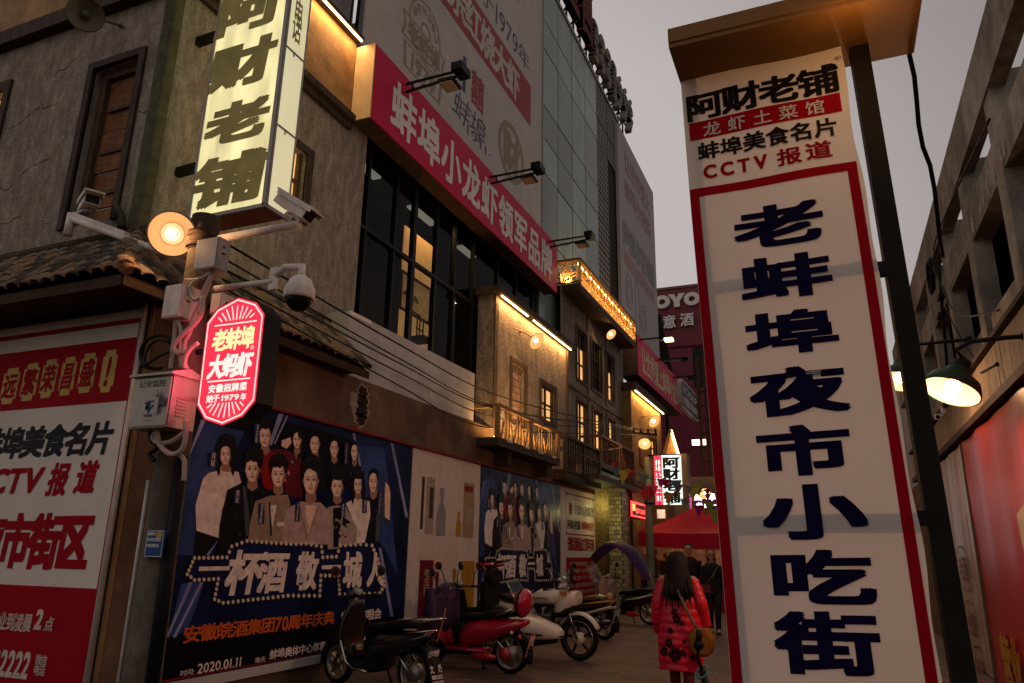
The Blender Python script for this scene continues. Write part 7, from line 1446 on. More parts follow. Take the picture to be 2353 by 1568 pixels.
def wheel(t, x, r, wd, rim, spokes=5, hubr=.05, y=0, cover=None):
    w = MB(); n = 28; prof = [(r * .78, -wd * .42), (r * .9, -wd * .5), (r * .98, -wd * .32), (r, 0), (r * .98, wd * .32), (r * .9, wd * .5), (r * .78, wd * .42), (r * .74, 0), (r * .78, -wd * .42)]
    w.lathe(prof, (x, y, r), (0, 1, 0), n); ty = w.build('wheel', tyre, t, world=False)
    w = MB(); w.lathe([(r * .78, -wd * .36), (r * .72, -wd * .38), (r * .69, -wd * .1), (r * .69, wd * .1), (r * .72, wd * .38), (r * .78, wd * .36)], (x, y, r), (0, 1, 0), n)
    w.build('rim', rim, ty, world=False)
    for k in range(spokes):
        a = 2 * math.pi * k / spokes + .3; m_ = Vector((x, y, r)); w = MB(); w.bar(m_ + Vector((math.cos(a), 0, math.sin(a))) * hubr * .6, m_ + Vector((math.cos(a + .15), 0, math.sin(a + .15))) * r * .72, r * .11, .025, up=(0, 1, 0)); w.build('spoke', rim, ty, world=False)
    w = MB(); w.lathe([(0, -wd * .6), (hubr, -wd * .55), (hubr * 1.1, 0), (hubr, wd * .55), (0, wd * .6)], (x, y, r), (0, 1, 0), 18); w.build('hub', cover or rim, ty, world=False)
    return ty
def P(name, mb, mat, t): return mb.build(name, mat, t, world=False)
def arc_fender(mb, x, z, r, wd, a0, a1, n=10, th=.012):
    secs = []
    for i in range(n + 1):
        a = math.radians(a0 + (a1 - a0) * i / n); c, s = math.cos(a), math.sin(a)
        secs.append([(x + (r + dr) * c, yy, z + (r + dr) * s) for yy, dr in ((-wd, 0), (-wd * .6, .03), (0, .042), (wd * .6, .03), (wd, 0), (wd * .9, -th), (0, .03), (-wd * .9, -th))])
    mb.loft(secs)
def mirror(t, x, y, z, s, tall=.26, fwd=.03, m=None):
    w = MB(); w.tube([(x, y, z), (x + fwd, y + s * .04, z + tall * .6), (x + fwd, y + s * .1, z + tall)], .008, 6); mm_ = P('mirror', w, black, t)
    w = MB(); w.lathe([(0, .02), (.05, .015), (.065, -.01), (.0, -.012)], (x + fwd, y + s * .13, z + tall + .02), (-1, 0, .1), 16); w.build('mirror_shell', blackp, mm_, world=False)
    w = MB(); w.lathe([(0, 0), (.058, 0)], (x + fwd - .014, y + s * .13, z + tall + .02), (-1, 0, .1), 16); w.build('mirror_glass', mirrorg, mm_, world=False)
def bars(t, x, z, wd=.32, m=None, dx=-.06):
    w = MB(); w.tube([(x + dx, -wd, z - .01), (x, -wd * .4, z), (x, wd * .4, z), (x + dx, wd, z - .01)], .012, 8); h = P('handlebar', w, m or black, t)
    for s in (-1, 1):
        w = MB(); w.tube([(x + dx * .4, s * wd * .7, z - .003), (x + dx * 1.1, s * (wd + .03), z - .01)], .019, 8); w.build('grip', blackp, h, world=False)
        w = MB(); w.tube([(x + dx * .1 + .03, s * wd * .55, z + .0), (x + dx + .05, s * wd, z - .01)], .006, 5); w.build('brake_lever', chrome, h, world=False)
def stand(t, x, y=-.1):
    w = MB(); w.tube([(x, y, .22), (x - .05, y * 1.6, .02)], .014, 6); w.tube([(x - .05, y * 1.6 - .05, .015), (x - .05, y * 1.6 + .05, .015)], .012, 6); P('kickstand', w, black, t)
def scooter(name, label, loc, rz, body, shield, tank=False, wr=.235, seat_mat=None, wb=.64, rimm=None, spokes=5):
    t = thing(name, label, 'motorbike' if 'motor' in name else 'scooter', (loc[0], loc[1], 0), rz)
    wheel(t, wb, wr, .085, rimm or silver, spokes); wheel(t, -wb, wr * 1.02, .1, rimm or silver, spokes, hubr=.09)
    w = MB(); arc_fender(w, wb, wr, wr + .03, .055, -10, 150); P('front_fender', w, shield, t)
    w = MB()
    for s in (-1, 1): w.tube([(wb, s * .06, wr), (wb - .12, s * .05, .62)], .016, 8)
    w.tube([(wb - .09, 0, .55), (wb - .22, 0, 1.0)], .028, 8); P('fork', w, chrome, t)
    # leg shield
    w = MB(); secs = []
    for z, x, hw, th in ((.30, wb - .28, .12, .03), (.42, wb - .20, .19, .04), (.58, wb - .15, .21, .05), (.74, wb - .17, .19, .06), (.88, wb - .20, .13, .07), (.97, wb - .22, .09, .07)):
        secs.append([(x + th * math.cos(a) - .04 * abs(math.sin(a)) ** 2, hw * math.sin(a), z) for a in [2 * math.pi * i / 16 for i in range(16)]])
    w.loft(secs); P('leg_shield', w, shield, t)
    w = MB(); w.ball((wb - .11, 0, .80), .07, 14, (.55, 1.2, .8)); P('headlight', w, M('headlamp_glass', (.4, .4, .4), .08, var=0, spec=.5), t)
    # floor
    w = MB(); w.loft([ellsec(wb - .25, 0, .27, .12, .04, 12, .6), ellsec(wb - .4, 0, .24, .15, .045, 12, .6), ellsec(-.02, 0, .24, .15, .045, 12, .6), ellsec(-.14, 0, .28, .13, .06, 12, .6)]); P('floorboard', w, blackp, t)
    # rear body
    w = MB(); w.loft([ellsec(.10, 0, .40, .10, .13), ellsec(.0, 0, .46, .15, .19), ellsec(-.2, 0, .51, .17, .17), ellsec(-.42, 0, .54, .175, .14), ellsec(-.62, 0, .585, .15, .10), ellsec(-.80, 0, .63, .10, .06), ellsec(-.90, 0, .66, .05, .03)]); P('rear_body', w, body, t)
    w = MB(); w.loft([ellsec(.12, 0, .64, .10, .03, 14, .7), ellsec(.06, 0, .68, .13, .05, 14, .7), ellsec(-.2, 0, .70, .14, .05, 14, .7), ellsec(-.34, 0, .735, .145, .055, 14, .7), ellsec(-.58, 0, .755, .125, .05, 14, .7), ellsec(-.72, 0, .745, .07, .03, 14, .7)]); P('seat', w, seat_mat or seatm, t)
    w = MB(); arc_fender(w, -wb, wr, wr + .04, .06, 60, 200); P('rear_fender', w, blackp, t)
    bars(t, wb - .24, 1.02); w = MB(); w.ball((wb - .2, 0, 1.03), .085, 14, (.8, 1.3, .6)); P('instrument_pod', w, shield, t)
    w = MB(); w.lathe([(0, .03), (.055, .026), (.06, 0)], (wb - .25, 0, 1.06), (-.6, 0, .8), 18); P('dial', w, M('dial_glass', (.3, .3, .28), .1, var=0, spec=.5), t)
    w = MB(); w.ball((-.86, 0, .66), .06, 12, (.5, 1.2, .6)); P('tail_light', w, redl, t)
    for s in (-1, 1): w = MB(); w.tube([(-wb, s * .09, wr), (-wb + .2, s * .1, .45)], .018, 6); P('shock', w, chrome, t)
    stand(t, -.1)
    return t
def plate(t, x, z, w_, h_, tilt, m, lines=(), y=0):
    pl = Pl((x, y, z), (0, -1, 0), (-math.sin(tilt), 0, math.cos(tilt))); w = MB(); w.slab(pl, -w_ / 2, -h_ / 2, w_ / 2, h_ / 2, -.004, .004); p = P('number_plate', w, m, t)
    if lines:
        w = MB(); n = len(lines)
        for i, s in enumerate(lines): text(w, pl, s, (-w_ * .44, h_ * (.45 - (i + 1) / n * .9) + h_ * .03), (w_ * .44, h_ * (.45 - i / n * .9)), .02, .005, px=False)
        w.build('lettering', wh_p, p, world=False)
def rack(t, x0, x1, z, m=chrome):
    w = MB(); w.tube([(x0, -.12, z - .06), (x0 - .1, -.13, z), (x1, -.10, z + .03), (x1 - .03, 0, z + .035), (x1, .10, z + .03), (x0 - .1, .13, z), (x0, .12, z - .06)], .011, 7)
    for k in range(3): xx = x0 - .12 + (x1 - x0 + .1) * k / 3; w.tube([(xx, -.12, z + .005), (xx, .12, z + .005)], .008, 6)
    P('rear_rack', w, m, t)
# 1 black electric scooter nearest
f1 = Vector((-5.66, 8.12, 0)); r1_ = Vector((-4.42, 7.80, 0)); c = (f1 + r1_) / 2; d = f1 - r1_
t = scooter('black_scooter', 'black electric scooter with chrome crash bars parked nearest against the singers poster', (c.x, c.y), math.atan2(d.y, d.x), blkp, blkp, wr=.25)
for s in (-1, 1): w = MB(); w.tube([(.50, s * .12, .60), (.42, s * .19, .50), (.30, s * .2, .30), (.22, s * .17, .24)], .013, 8); P('crash_bar', w, chrome, t)
w = MB(); w.tube([(.24, .17, .235), (-.05, .18, .22)], .016, 8); P('side_rail', w, chrome, t)
rack(t, -.38, -.98, .80); w = MB(); w.tube([(-.55, .14, .66), (-.85, .12, .70), (-.93, 0, .71), (-.85, -.12, .70)], .010, 7); P('grab_bar', w, chrome, t)
mirror(t, .36, -.24, 1.02, -1); mirror(t, .36, .24, 1.02, 1)
w = MB(); w.box((.02, -.14, .30), (.05, .14, .62)); P('side_panel', w, blackp, t)
w = MB(); w.box((-.16, -.155, .27), (.04, .155, .56)); P('battery_cover', w, blackp, t)
w = MB(); w.loft([[(-.86, -.10, .52), (-.86, .10, .52), (-.87, .10, .52), (-.87, -.10, .52)], [(-1.0, -.1, .12), (-1.0, .1, .12), (-1.01, .1, .12), (-1.01, -.1, .12)]], smooth=False); P('mud_flap', w, blackp, t)
plate(t, -.90, .46, .19, .10, .3, platem, ('安徽', '0605337')); pl_ = Pl((-.965, 0, .27), (0, -1, 0), (-.36, 0, .93)) 
w = MB(); 
pl2 = Pl((-1.012, 0, .12), (0, -1, 0), (.14 / .4243, 0, .4 / .4243))
text(w, pl2, '文文车行', (-.088, .17), (.088, .25), .03, .006, px=False); text(w, pl2, '城区自己', (-.085, .105), (.085, .15), .02, .006, px=False); text(w, pl2, '电动车维修', (-.085, .055), (.085, .09), .01, .006, px=False); text(w, pl2, '一站式服务', (-.085, .01), (.085, .042), .01, .006, px=False); P('flap_lettering', w, wh_p, t)
# 2 red scooter
f1 = Vector((-5.42, 9.95, 0)); r1_ = Vector((-4.13, 9.85, 0)); c = (f1 + r1_) / 2; d = f1 - r1_
t = scooter('red_scooter', 'glossy red electric scooter with red helmet box and purple wind quilt', (c.x, c.y), math.atan2(d.y, d.x), redp, redp, wr=.25)
w = MB(); w.lathe([(0, -.10), (.12, -.09), (.175, -.05), (.19, 0), (.175, .05), (.115, .10), (0, .12)], (-.82, 0, .90), (-1, 0, -.12), 26); w2 = P('helmet_box', w, redp, t)
w = MB(); w.lathe([(.186, -.03), (.196, -.02), (.196, .0), (.186, .01)], (-.82, 0, .90), (-1, 0, -.12), 26); w.build('box_seam', blackp, w2, world=False)
w = MB(); w.tube([(-.45, .13, .72), (-.6, .14, .77), (-.75, .1, .84)], .012, 8); w.tube([(-.45, -.13, .72), (-.6, -.14, .77), (-.75, -.1, .84)], .012, 8); P('grab_bar', w, chrome, t)
w = MB(); w.ball((-.28, .115, .20), .10, 14, (2.1, .45, .55)); w.ball((-.60, .10, .25), .085, 14, (1, .5, 1)); P('motor_cover', w, redp, t)
w = MB(); w.loft([ellsec(.3, 0, .27, .17, .03), ellsec(-.3, 0, .27, .17, .03)]); P('side_skirt', w, redp, t)
w = MB(); w.lathe([(0, .02), (.03, .016), (.034, 0)], (-.72, .15, .52), (0, 1, 0), 12); w.build('turn_signal', chrome, t, world=False)
w = MB(); w.lathe([(0, .02), (.03, .016), (.034, 0)], (-.82, .10, .47), (-.4, 1, 0), 12); w.build('reflector', redl, t, world=False)
plate(t, -.93, .36, .15, .30, .28, M('advert_plate', (.42, .12, .1), .5, var=.3, scale=40), ('新楚', '车行', '888'))
mirror(t, .38, -.25, 1.03, -1, .3); mirror(t, .38, .25, 1.03, 1, .22)
w = MB(); w.smooth = True; purple = M('purple_nylon', (.055, .035, .075), .45, var=.2, scale=12, bump=.6, bscale=14)
secs = []
for i, (x, hw, z0, z1, dp) in enumerate(((.62, .16, .62, .95, .05), (.56, .36, .30, 1.03, .1), (.46, .40, .26, 1.08, .12), (.38, .30, .60, 1.12, .1), (.34, .12, .85, 1.10, .06))):
    secs.append([(x + .03 * math.sin(k * 2.3 + i), hw * math.cos(2 * math.pi * k / 20) * (1 + .12 * math.sin(k * 3.1 + i * 2)), (z0 + z1) / 2 + (z1 - z0) / 2 * math.sin(2 * math.pi * k / 20) * (1 + .07 * math.sin(k * 5 + i))) for k in range(20)])
w.loft(secs); q = P('wind_quilt', w, purple, t)
w = MB(); w.loft([[(.40 + a, .30 + b, z) for a, b in ((0, 0), (.12, .02), (.14, .05), (.0, .04))] for z in (1.05,)] + [[(.30 + a, .34 + b, .35) for a, b in ((0, 0), (.22, .02), (.22, .05), (.0, .04))]]); w.loft([[(.42 + a, -.34 + b, z) for a, b in ((0, 0), (.12, .02), (.14, .05), (.0, .04))] for z in (1.05,)] + [[(.36 + a, -.38 + b, .35) for a, b in ((0, 0), (.16, .02), (.16, .05), (.0, .04))]]); w.build('quilt_flap', purple, q, world=False)
w = MB(); w.tube([(.40, .38, .40), (.28, .385, .38), (.22, .37, .62), (.2, .33, .8)], .008, 5); w.build('yellow_edging', yel, q, world=False)
# 3 black scooter behind with red tail lamps on a tall rear post
f1 = Vector((-5.55, 11.35, 0)); c = Vector((-5.25, 10.95, 0))
t = scooter('black_scooter', 'black scooter with a tall backrest and twin red lenses standing behind the red scooter', (c.x, c.y), math.radians(150), blkp, blackp, wr=.24)
w = MB(); w.box((-.52, -.13, .76), (-.38, .13, 1.12)); P('backrest', w, seatm, t)
w = MB(); w.loft([ellsec(-.40, 0, 1.20, .10, .12), ellsec(-.52, 0, 1.22, .15, .13), ellsec(-.62, 0, 1.2, .12, .1)]); P('topcase', w, blackp, t)
for s in (-1, 1): w = MB(); w.ball((-.50, s * .12, 1.37), .085, 14, (1, 1.1, .42)); P('tail_light', w, redl, t)
w = MB(); w.box((-.56, -.2, 1.40), (-.44, .2, 1.43)); P('spoiler', w, blackp, t)
mirror(t, .38, -.26, 1.03, -1, .28); mirror(t, .38, .26, 1.03, 1, .28)
# 4 white police-style motorcycle and sidecar
f1 = Vector((-3.70, 11.50, 0)); r1_ = Vector((-5.10, 11.72, 0)); c = (f1 + r1_) / 2; d = f1 - r1_
t = thing('white_motorcycle', 'white fairing motorcycle with cast front wheel coupled to a white sidecar', 'motorbike', (c.x, c.y, 0), math.atan2(d.y, d.x))
wheel(t, .70, .315, .1, M('cast_wheel_black', (.02, .02, .02), .4, var=0), 5, hubr=.085, cover=wpaint); wheel(t, -.70, .31, .12, silver, 5)
w = MB(); w.lathe([(.245, -.05), (.252, -.052), (.252, .052), (.245, .05)], (.70, 0, .315), (0, 1, 0), 32); P('rim_stripe', w, silver, t)
w = MB(); arc_fender(w, .70, .315, .345, .065, 25, 150, 12); P('front_fender', w, wpaint, t)
w = MB()
for s in (-1, 1): w.tube([(.70, s * .075, .315), (.50, s * .075, .85)], .022, 8)
P('fork', w, chrome, t)
for s in (-1, 1):
    w = MB(); a, b = Vector((.68, s * .10, .37)), Vector((.55, s * .10, .70)); w.tube([a.lerp(b, k / 60) + Vector((math.cos(k * .9) * .022, math.sin(k * .9) * .022, 0)) for k in range(61)], .006, 5); P('fork_spring', w, black, t)
w = MB(); w.loft([ellsec(.36, 0, .66, .16, .18, 14, .7), ellsec(.5, 0, .80, .2, .15, 14, .7), ellsec(.62, 0, .88, .19, .13, 14, .7), ellsec(.70, 0, .90, .12, .09, 14, .7)]); P('fairing', w, wpaint, t)
w = MB(); w.loft([ellsec(.30, 0, .62, .17, .08, 12, .7), ellsec(.55, 0, .70, .19, .07, 12, .7), ellsec(.66, 0, .78, .1, .04, 12, .7)]); P('fairing_belly', w, blackp, t)
w = MB(); w.ball((.66, 0, .86), .09, 14, (.6, 1.3, .9)); P('headlight', w, M('headlamp_glass', (1, 1, 1)), t)
for s in (-1, 1): w = MB(); w.box((.48, s * .17, .93), (.58, s * .205, .98)); P('turn_signal', w, orangel, t)
w = MB(); w.faces([(.62, -.2, .96), (.62, .2, .96), (.40, .15, 1.26), (.40, -.15, 1.26), (.55, 0, 1.28), (.70, 0, .98)], [(0, 5, 4, 3), (5, 1, 2, 4)]); P('windscreen', w, clearg, t)
w = MB(); w.loft([ellsec(.36, 0, .86, .09, .09), ellsec(.25, 0, .90, .15, .12), ellsec(.05, 0, .89, .16, .12), ellsec(-.12, 0, .84, .11, .08)]); tk = P('fuel_tank', w, wpaint, t)
w = MB(); text(w, Pl((.12, -.162, .87), (1, 0, 0), (0, 0, 1)), 'DONGFANG', (-.13, -.012), (.13, .018), .02, .004, px=False); w.build('lettering', M('solid_black', (0, 0, 0)), tk, world=False)
w = MB(); w.loft([ellsec(-.08, 0, .80, .12, .05, 12, .7), ellsec(-.3, 0, .80, .15, .06, 12, .7), ellsec(-.62, 0, .86, .14, .05, 12, .7), ellsec(-.8, 0, .88, .1, .03, 12, .7)]); P('seat', w, seatm, t)
w = MB(); w.loft([ellsec(-.2, 0, .66, .13, .1), ellsec(-.6, 0, .72, .13, .08), ellsec(-.9, 0, .8, .08, .05)]); P('rear_body', w, wpaint, t)
w = MB(); w.box((.05, -.12, .32), (.32, .12, .62)); w.loft([ellsec(.3, 0, .5, .12, .13), ellsec(-.05, 0, .42, .15, .15), ellsec(-.25, 0, .42, .12, .12)]); P('engine', w, M('engine_alloy', (.10, .095, .09), .45, metal=.6, var=.3, scale=20), t)
w = MB(); w.tube([(.3, -.13, .45), (.32, -.15, .25), (0, -.16, .2), (-.8, -.17, .26)], .03, 10); P('exhaust', w, chrome, t)
w = MB(); w.tube([(.45, 0, .85), (.05, 0, .75), (-.5, 0, .7)], .025, 8); w.tube([(.4, 0, .75), (.3, 0, .3), (-.3, 0, .28), (-.5, 0, .6)], .02, 8); w.tube([(-.35, .08, .35), (-.70, .08, .31)], .02, 8); w.tube([(-.35, -.08, .35), (-.70, -.08, .31)], .02, 8); P('frame_tube', w, black, t)
bars(t, .36, 1.02, .36); mirror(t, .34, -.28, 1.02, -1, .22); mirror(t, .34, .28, 1.02, 1, .22)
w = MB(); arc_fender(w, -.70, .31, .34, .07, 40, 170); P('rear_fender', w, wpaint, t)
def shiftx(w, d):
    for v in w.v: v.x += d
# sidecar on the camera side
w = MB(); Y0_ = -.58; SX = .30
secs = [ellsec(.42, Y0_, .42, .06, .05, 14, .6), ellsec(.30, Y0_, .44, .17, .10, 14, .6), ellsec(.05, Y0_, .46, .24, .15, 14, .6), ellsec(-.20, Y0_, .50, .27, .19, 14, .6), ellsec(-.5, Y0_, .52, .27, .19, 14, .6), ellsec(-.78, Y0_, .50, .22, .17, 14, .6), ellsec(-.92, Y0_, .50, .12, .10, 14, .6)]
w.loft(secs); sc_ = (shiftx(w, SX), P('sidecar_body', w, wpaint, t))[1]
w = MB(); w.loft([[(x, y * 1.0, z) for x, y, z in (( .44, Y0_ - .05, .40), (.44, Y0_ + .05, .40), (.44, Y0_ + .05, .385), (.44, Y0_ - .05, .385))], [(.1, Y0_ - .25, .42), (.1, Y0_ + .25, .42), (.1, Y0_ + .25, .40), (.1, Y0_ - .25, .40)], [(-.5, Y0_ - .285, .44), (-.5, Y0_ + .285, .44), (-.5, Y0_ + .285, .42), (-.5, Y0_ - .285, .42)], [(-.93, Y0_ - .13, .45), (-.93, Y0_ + .13, .45), (-.93, Y0_ + .13, .43), (-.93, Y0_ - .13, .43)]], smooth=False); shiftx(w, SX); w.build('rub_strip', blackp, sc_, world=False)
w = MB(); w.loft([ellsec(.3, Y0_, .33, .1, .04, 12, .6), ellsec(-.1, Y0_, .30, .2, .08, 12, .6), ellsec(-.8, Y0_, .30, .2, .08, 12, .6)]); shiftx(w, SX); w.build('sidecar_chassis', black, sc_, world=False)
w = MB(); w.faces([(-.12, Y0_ - .22, .64), (-.12, Y0_ + .22, .64), (-.44, Y0_ + .18, 1.12), (-.44, Y0_ - .18, 1.12), (-.36, Y0_, 1.16), (-.0, Y0_, .64)], [(0, 5, 4, 3), (5, 1, 2, 4)]); shiftx(w, SX); w.build('windscreen', clearg, sc_, world=False)
w = MB(); w.tube([(-.12, Y0_ - .22, .64), (-.44, Y0_ - .18, 1.12), (-.36, Y0_, 1.16), (-.44, Y0_ + .18, 1.12), (-.12, Y0_ + .22, .64)], .009, 6); shiftx(w, SX); w.build('screen_frame', chrome, sc_, world=False)
wheel(t, -.35, .20, .08, silver, 8, y=Y0_ - .34)
w = MB(); w.tube([(.2, -.12, .34), (.15, Y0_ + .2, .32)], .02, 8); w.tube([(-.5, -.12, .34), (-.5, Y0_ + .2, .32)], .02, 8); P('sidecar_strut', w, black, t)
# 5 yellow and white scooter
f1 = Vector((-5.35, 14.95, 0)); r1_ = Vector((-4.16, 14.45, 0)); c = (f1 + r1_) / 2; d = f1 - r1_
t = scooter('yellow_scooter', 'white and yellow scooter with plastic wrapped saddle parked past the sidecar motorcycle', (c.x, c.y), math.atan2(d.y, d.x), blkp, wpaint, wr=.27, seat_mat=M('wrapped_saddle', (.16, .11, .05), .18, var=.5, scale=18, bump=1, bscale=25, coat=.6, spec=.5))
w = MB(); w.loft([ellsec(.0, .0, .42, .165, .03), ellsec(-.4, 0, .47, .19, .045), ellsec(-.86, 0, .60, .12, .03)]); P('side_panel', w, wpaint, t)
w = MB(); w.tube([(-.1, .15, .22), (-.5, .17, .26), (-.9, .18, .32)], .035, 10); P('exhaust', w, black, t)
plate(t, -.93, .42, .16, .26, .35, M('pale_plate', (.35, .38, .4), .5, var=.2, scale=40)); mirror(t, .4, -.25, 1.03, -1); mirror(t, .4, .25, 1.03, 1)
w = MB(); w.loft([ellsec(-.1, 0, .60, .16, .02), ellsec(-.45, 0, .64, .178, .035), ellsec(-.86, 0, .70, .09, .02)]); P('yellow_stripe_panel', w, yel, t)
w = MB(); w.ball((-.78, .0, .78), .07, 12); P('tail_box', w, M('cream_box', (.35, .25, .12), .5), t)
# 6 scooter with rain canopy
f1 = Vector((-5.35, 18.35, 0)); r1_ = Vector((-4.07, 18.0, 0)); c = (f1 + r1_) / 2; d = f1 - r1_
t = scooter('canopy_scooter', 'black scooter under a purple rain canopy with a pink wind apron', (c.x, c.y), math.atan2(d.y, d.x), blkp, wpaint, wr=.27)
w = MB(); secs = []
for i in range(13):
    a = i / 12; x = .95 - 1.75 * a; z = 1.30 + .56 * math.sin(math.pi * min(1, a * 1.05 + .06)) - (.25 * max(0, a - .7) * 3); hw = .22 + .22 * math.sin(math.pi * a)
    secs.append([(x, hw * math.sin(b), z - .14 * (1 - math.cos(b))) for b in [-1.3 + 2.6 * k / 8 for k in range(9)]])
w.loft(secs, closed=False, caps=False); cp = P('rain_canopy', w, M('purple_canopy', (.05, .018, .09), .5, var=.1, trans=.3), t)
for s in (-1, 1):
    w = MB(); w.tube([(.95, s * .22, 1.32), (.80, s * .28, 1.0), (.62, s * .25, .75)], .012, 6); w.tube([(-.80, s * .24, 1.12), (-.86, s * .2, .9), (-.8, s * .12, .68)], .012, 6); w.build('canopy_pole', M('lime_edging', (.35, .33, .12), .5), cp, world=False)
w = MB(); w.faces([(.96, -.2, 1.34), (.96, .2, 1.34), (.66, .26, .8), (.66, -.26, .8)], [(0, 1, 2, 3)]); w.build('clear_front', clearg, cp, world=False)
w = MB(); w.faces([(-.82, -.22, 1.16), (-.82, .22, 1.16), (-.86, .18, .8), (-.86, -.18, .8)], [(0, 1, 2, 3)]); w.build('clear_back', clearg, cp, world=False)
w = MB(); secs = [[(x + .03 * math.sin(k * 2), hw * math.cos(2 * math.pi * k / 16), zc + hz * math.sin(2 * math.pi * k / 16) * (1 + .06 * math.sin(k * 3))) for k in range(16)] for x, hw, zc, hz in ((.62, .15, .75, .25), (.56, .33, .68, .38), (.46, .34, .68, .40), (.38, .16, .8, .26))]; w.loft(secs); P('wind_apron', w, M('pink_quilt', (.40, .24, .20), .8, var=.15, scale=10, bump=.6, bscale=10), t)
w = MB(); w.ball((-.25, .13, .22), .10, 14, (2.0, .4, .6)); P('motor_cover', w, redp, t)
w = MB(); w.loft([ellsec(-.1, 0, .52, .172, .04), ellsec(-.45, 0, .58, .185, .05), ellsec(-.8, 0, .68, .1, .02)]); P('white_stripe_panel', w, wpaint, t)
mirror(t, .4, -.25, 1.03, -1)

# ================================================================== PEOPLE
skinm = M('skin', (.42, .24, .17), .55, var=.05, scale=20); hairm = M('black_hair', (.010, .008, .008), .5, var=.2, scale=40, stretch=(6, 6, .5), bump=.4, bscale=60, spec=.12)
def capsule_soup(caps):
    mb = MB()
    for (a, ra, b, rb, sc) in caps:
        a, b = Vector(a), Vector(b); n = 14; d = b - a; L_ = d.length; prof = [(0.001, -ra)]
        for k in range(1, 5): t_ = math.pi / 2 * k / 5; prof.append((ra * math.sin(t_), -ra * math.cos(t_)))
        prof += [(ra, 0), ((ra + rb) / 2, L_ / 2), (rb, L_)]
        for k in range(1, 5): t_ = math.pi / 2 * k / 5; prof.append((rb * math.cos(t_), L_ + rb * math.sin(t_)))
        prof.append((.001, L_ + rb)); k0 = len(mb.v); mb.lathe(prof, a, d if L_ > 1e-5 else (0, 0, 1), n)
        if sc: 
            for i in range(k0, len(mb.v)): v = mb.v[i] - a; mb.v[i] = a + Vector((v.x * sc[0], v.y * sc[1], v.z * sc[2]))
    return mb
def blob(name, caps, mat, parent, voxel=.012, smooth=6, disp=None):
    o = capsule_soup(caps).build(name, mat); m1 = o.modifiers.new('r', 'REMESH'); m1.mode = 'VOXEL'; m1.voxel_size = voxel; m1.use_smooth_shade = True
    m2 = o.modifiers.new('s', 'SMOOTH'); m2.iterations = smooth; m2.factor = .5
    dg = bpy.context.evaluated_depsgraph_get(); me = bpy.data.meshes.new_from_object(o.evaluated_get(dg)); bpy.data.objects.remove(o)
    me.materials.clear(); [me.materials.append(x) for x in (mat if isinstance(mat, list) else [mat])]
    if disp:
        for v in me.vertices: v.co = disp(v.co.copy())
    me.polygons.foreach_set('use_smooth', [True] * len(me.polygons))
    q = bpy.data.objects.new(name, me); C.objects.link(q); q.parent = parent; return q
def person(label, loc, rz, H, lean=0, stride=.12, armL=None, armR=None, female=False):
    """local: x forward, y left; returns thing and landmark heights"""
    t = thing('person', label, 'person', (loc[0], loc[1], 0), rz); k = H / 1.7; sw = (.17 if female else .195) * k; hp = .09 * k
    hd = Vector((.02, 0, 1.585)) * k; nk = Vector((0, 0, 1.42)) * k
    caps = [((hd + Vector((0, 0, .03)) * k), .088 * k, hd + Vector((.012, 0, -.05)) * k, .066 * k, (1.08, .88, 1.0)), (nk, .052 * k, hd + Vector((-.01, 0, -.07)) * k, .050 * k, None),
            (Vector((0, 0, 1.28)) * k, .12 * k, Vector((0, 0, 1.0)) * k, .11 * k, (.85, 1.35, 1)), (Vector((0, 0, .98)) * k, .12 * k, Vector((0, 0, .88)) * k, .125 * k, (.9, 1.25, 1))]
    A = []
    for s, arm, st in ((1, armL, stride), (-1, armR, -stride)):
        sh = Vector((0, s * sw, 1.37 * k)); el = (Vector(arm[0]) if arm else Vector((-.03, s * (sw / k + .05), 1.10))) * k; wr_ = (Vector(arm[1]) if arm else Vector((.05, s * (sw / k + .06), .86))) * k
        caps += [(sh, .052 * k, el, .040 * k, None), (el, .040 * k, wr_, .026 * k, None)]
        hnd = (wr_ - el).normalized(); palm = wr_ + hnd * .05 * k; caps.append((wr_, .026 * k, palm, .032 * k, None)); side = Vector((1, 0, 0)); A.append((sh, el, wr_, palm))
        for f in range(4): b0 = palm + side * (f - 1.5) * .017 * k; b1 = b0 + hnd * (.055, .062, .060, .048)[f] * k; caps.append((b0, .0095 * k, b1, .008 * k, None))
        caps.append((wr_ + side * .028 * k, .010 * k, wr_ + side * .05 * k + hnd * .055 * k, .009 * k, None))
        hip = Vector((0, s * hp, .88 * k)); kn = Vector((st * .55 + .02, s * hp * .95, .47)) ; kn = Vector((kn.x * k, s * hp * .9, .47 * k)); an = Vector((st * k, s * hp * .8, .085 * k))
        caps += [(hip, .085 * k, kn, .055 * k, None), (kn, .054 * k, an, .036 * k, None), (an, .036 * k, an + Vector((.14, 0, -.045)) * k, .030 * k, None)]
        A.append((hip, kn, an))
    caps += [(hd + Vector((.092, 0, -.01)) * k, .012 * k, hd + Vector((.1, 0, -.03)) * k, .015 * k, None)]
    for s in (1, -1): caps.append((hd + Vector((-.005, s * .078, -.02)) * k, .018 * k, hd + Vector((-.005, s * .079, .01)) * k, .02 * k, (1, .5, 1)))
    blob('body', caps, skinm, t, .011 * k, 3)
    for s in (1, -1):
        w = MB(); w.ball(hd + Vector((.083, s * .03, .005)) * k, .013 * k, 10, (.6, 1.2, .7)); P('eye', w, M('eye_dark', (.02, .012, .01), .2, var=0, spec=.5), t)
        w = MB(); w.bar(hd + Vector((.089, s * .014, .03)) * k, hd + Vector((.082, s * .048, .03)) * k, .010 * k, .006 * k); P('eyebrow', w, hairm, t)
    w = MB(); w.ball(hd + Vector((.083, 0, -.058)) * k, .016 * k, 10, (.55, 1.4, .4)); P('lips', w, M('lips', (.30, .08, .07), .4, var=0), t)
    return t, k, hd, A
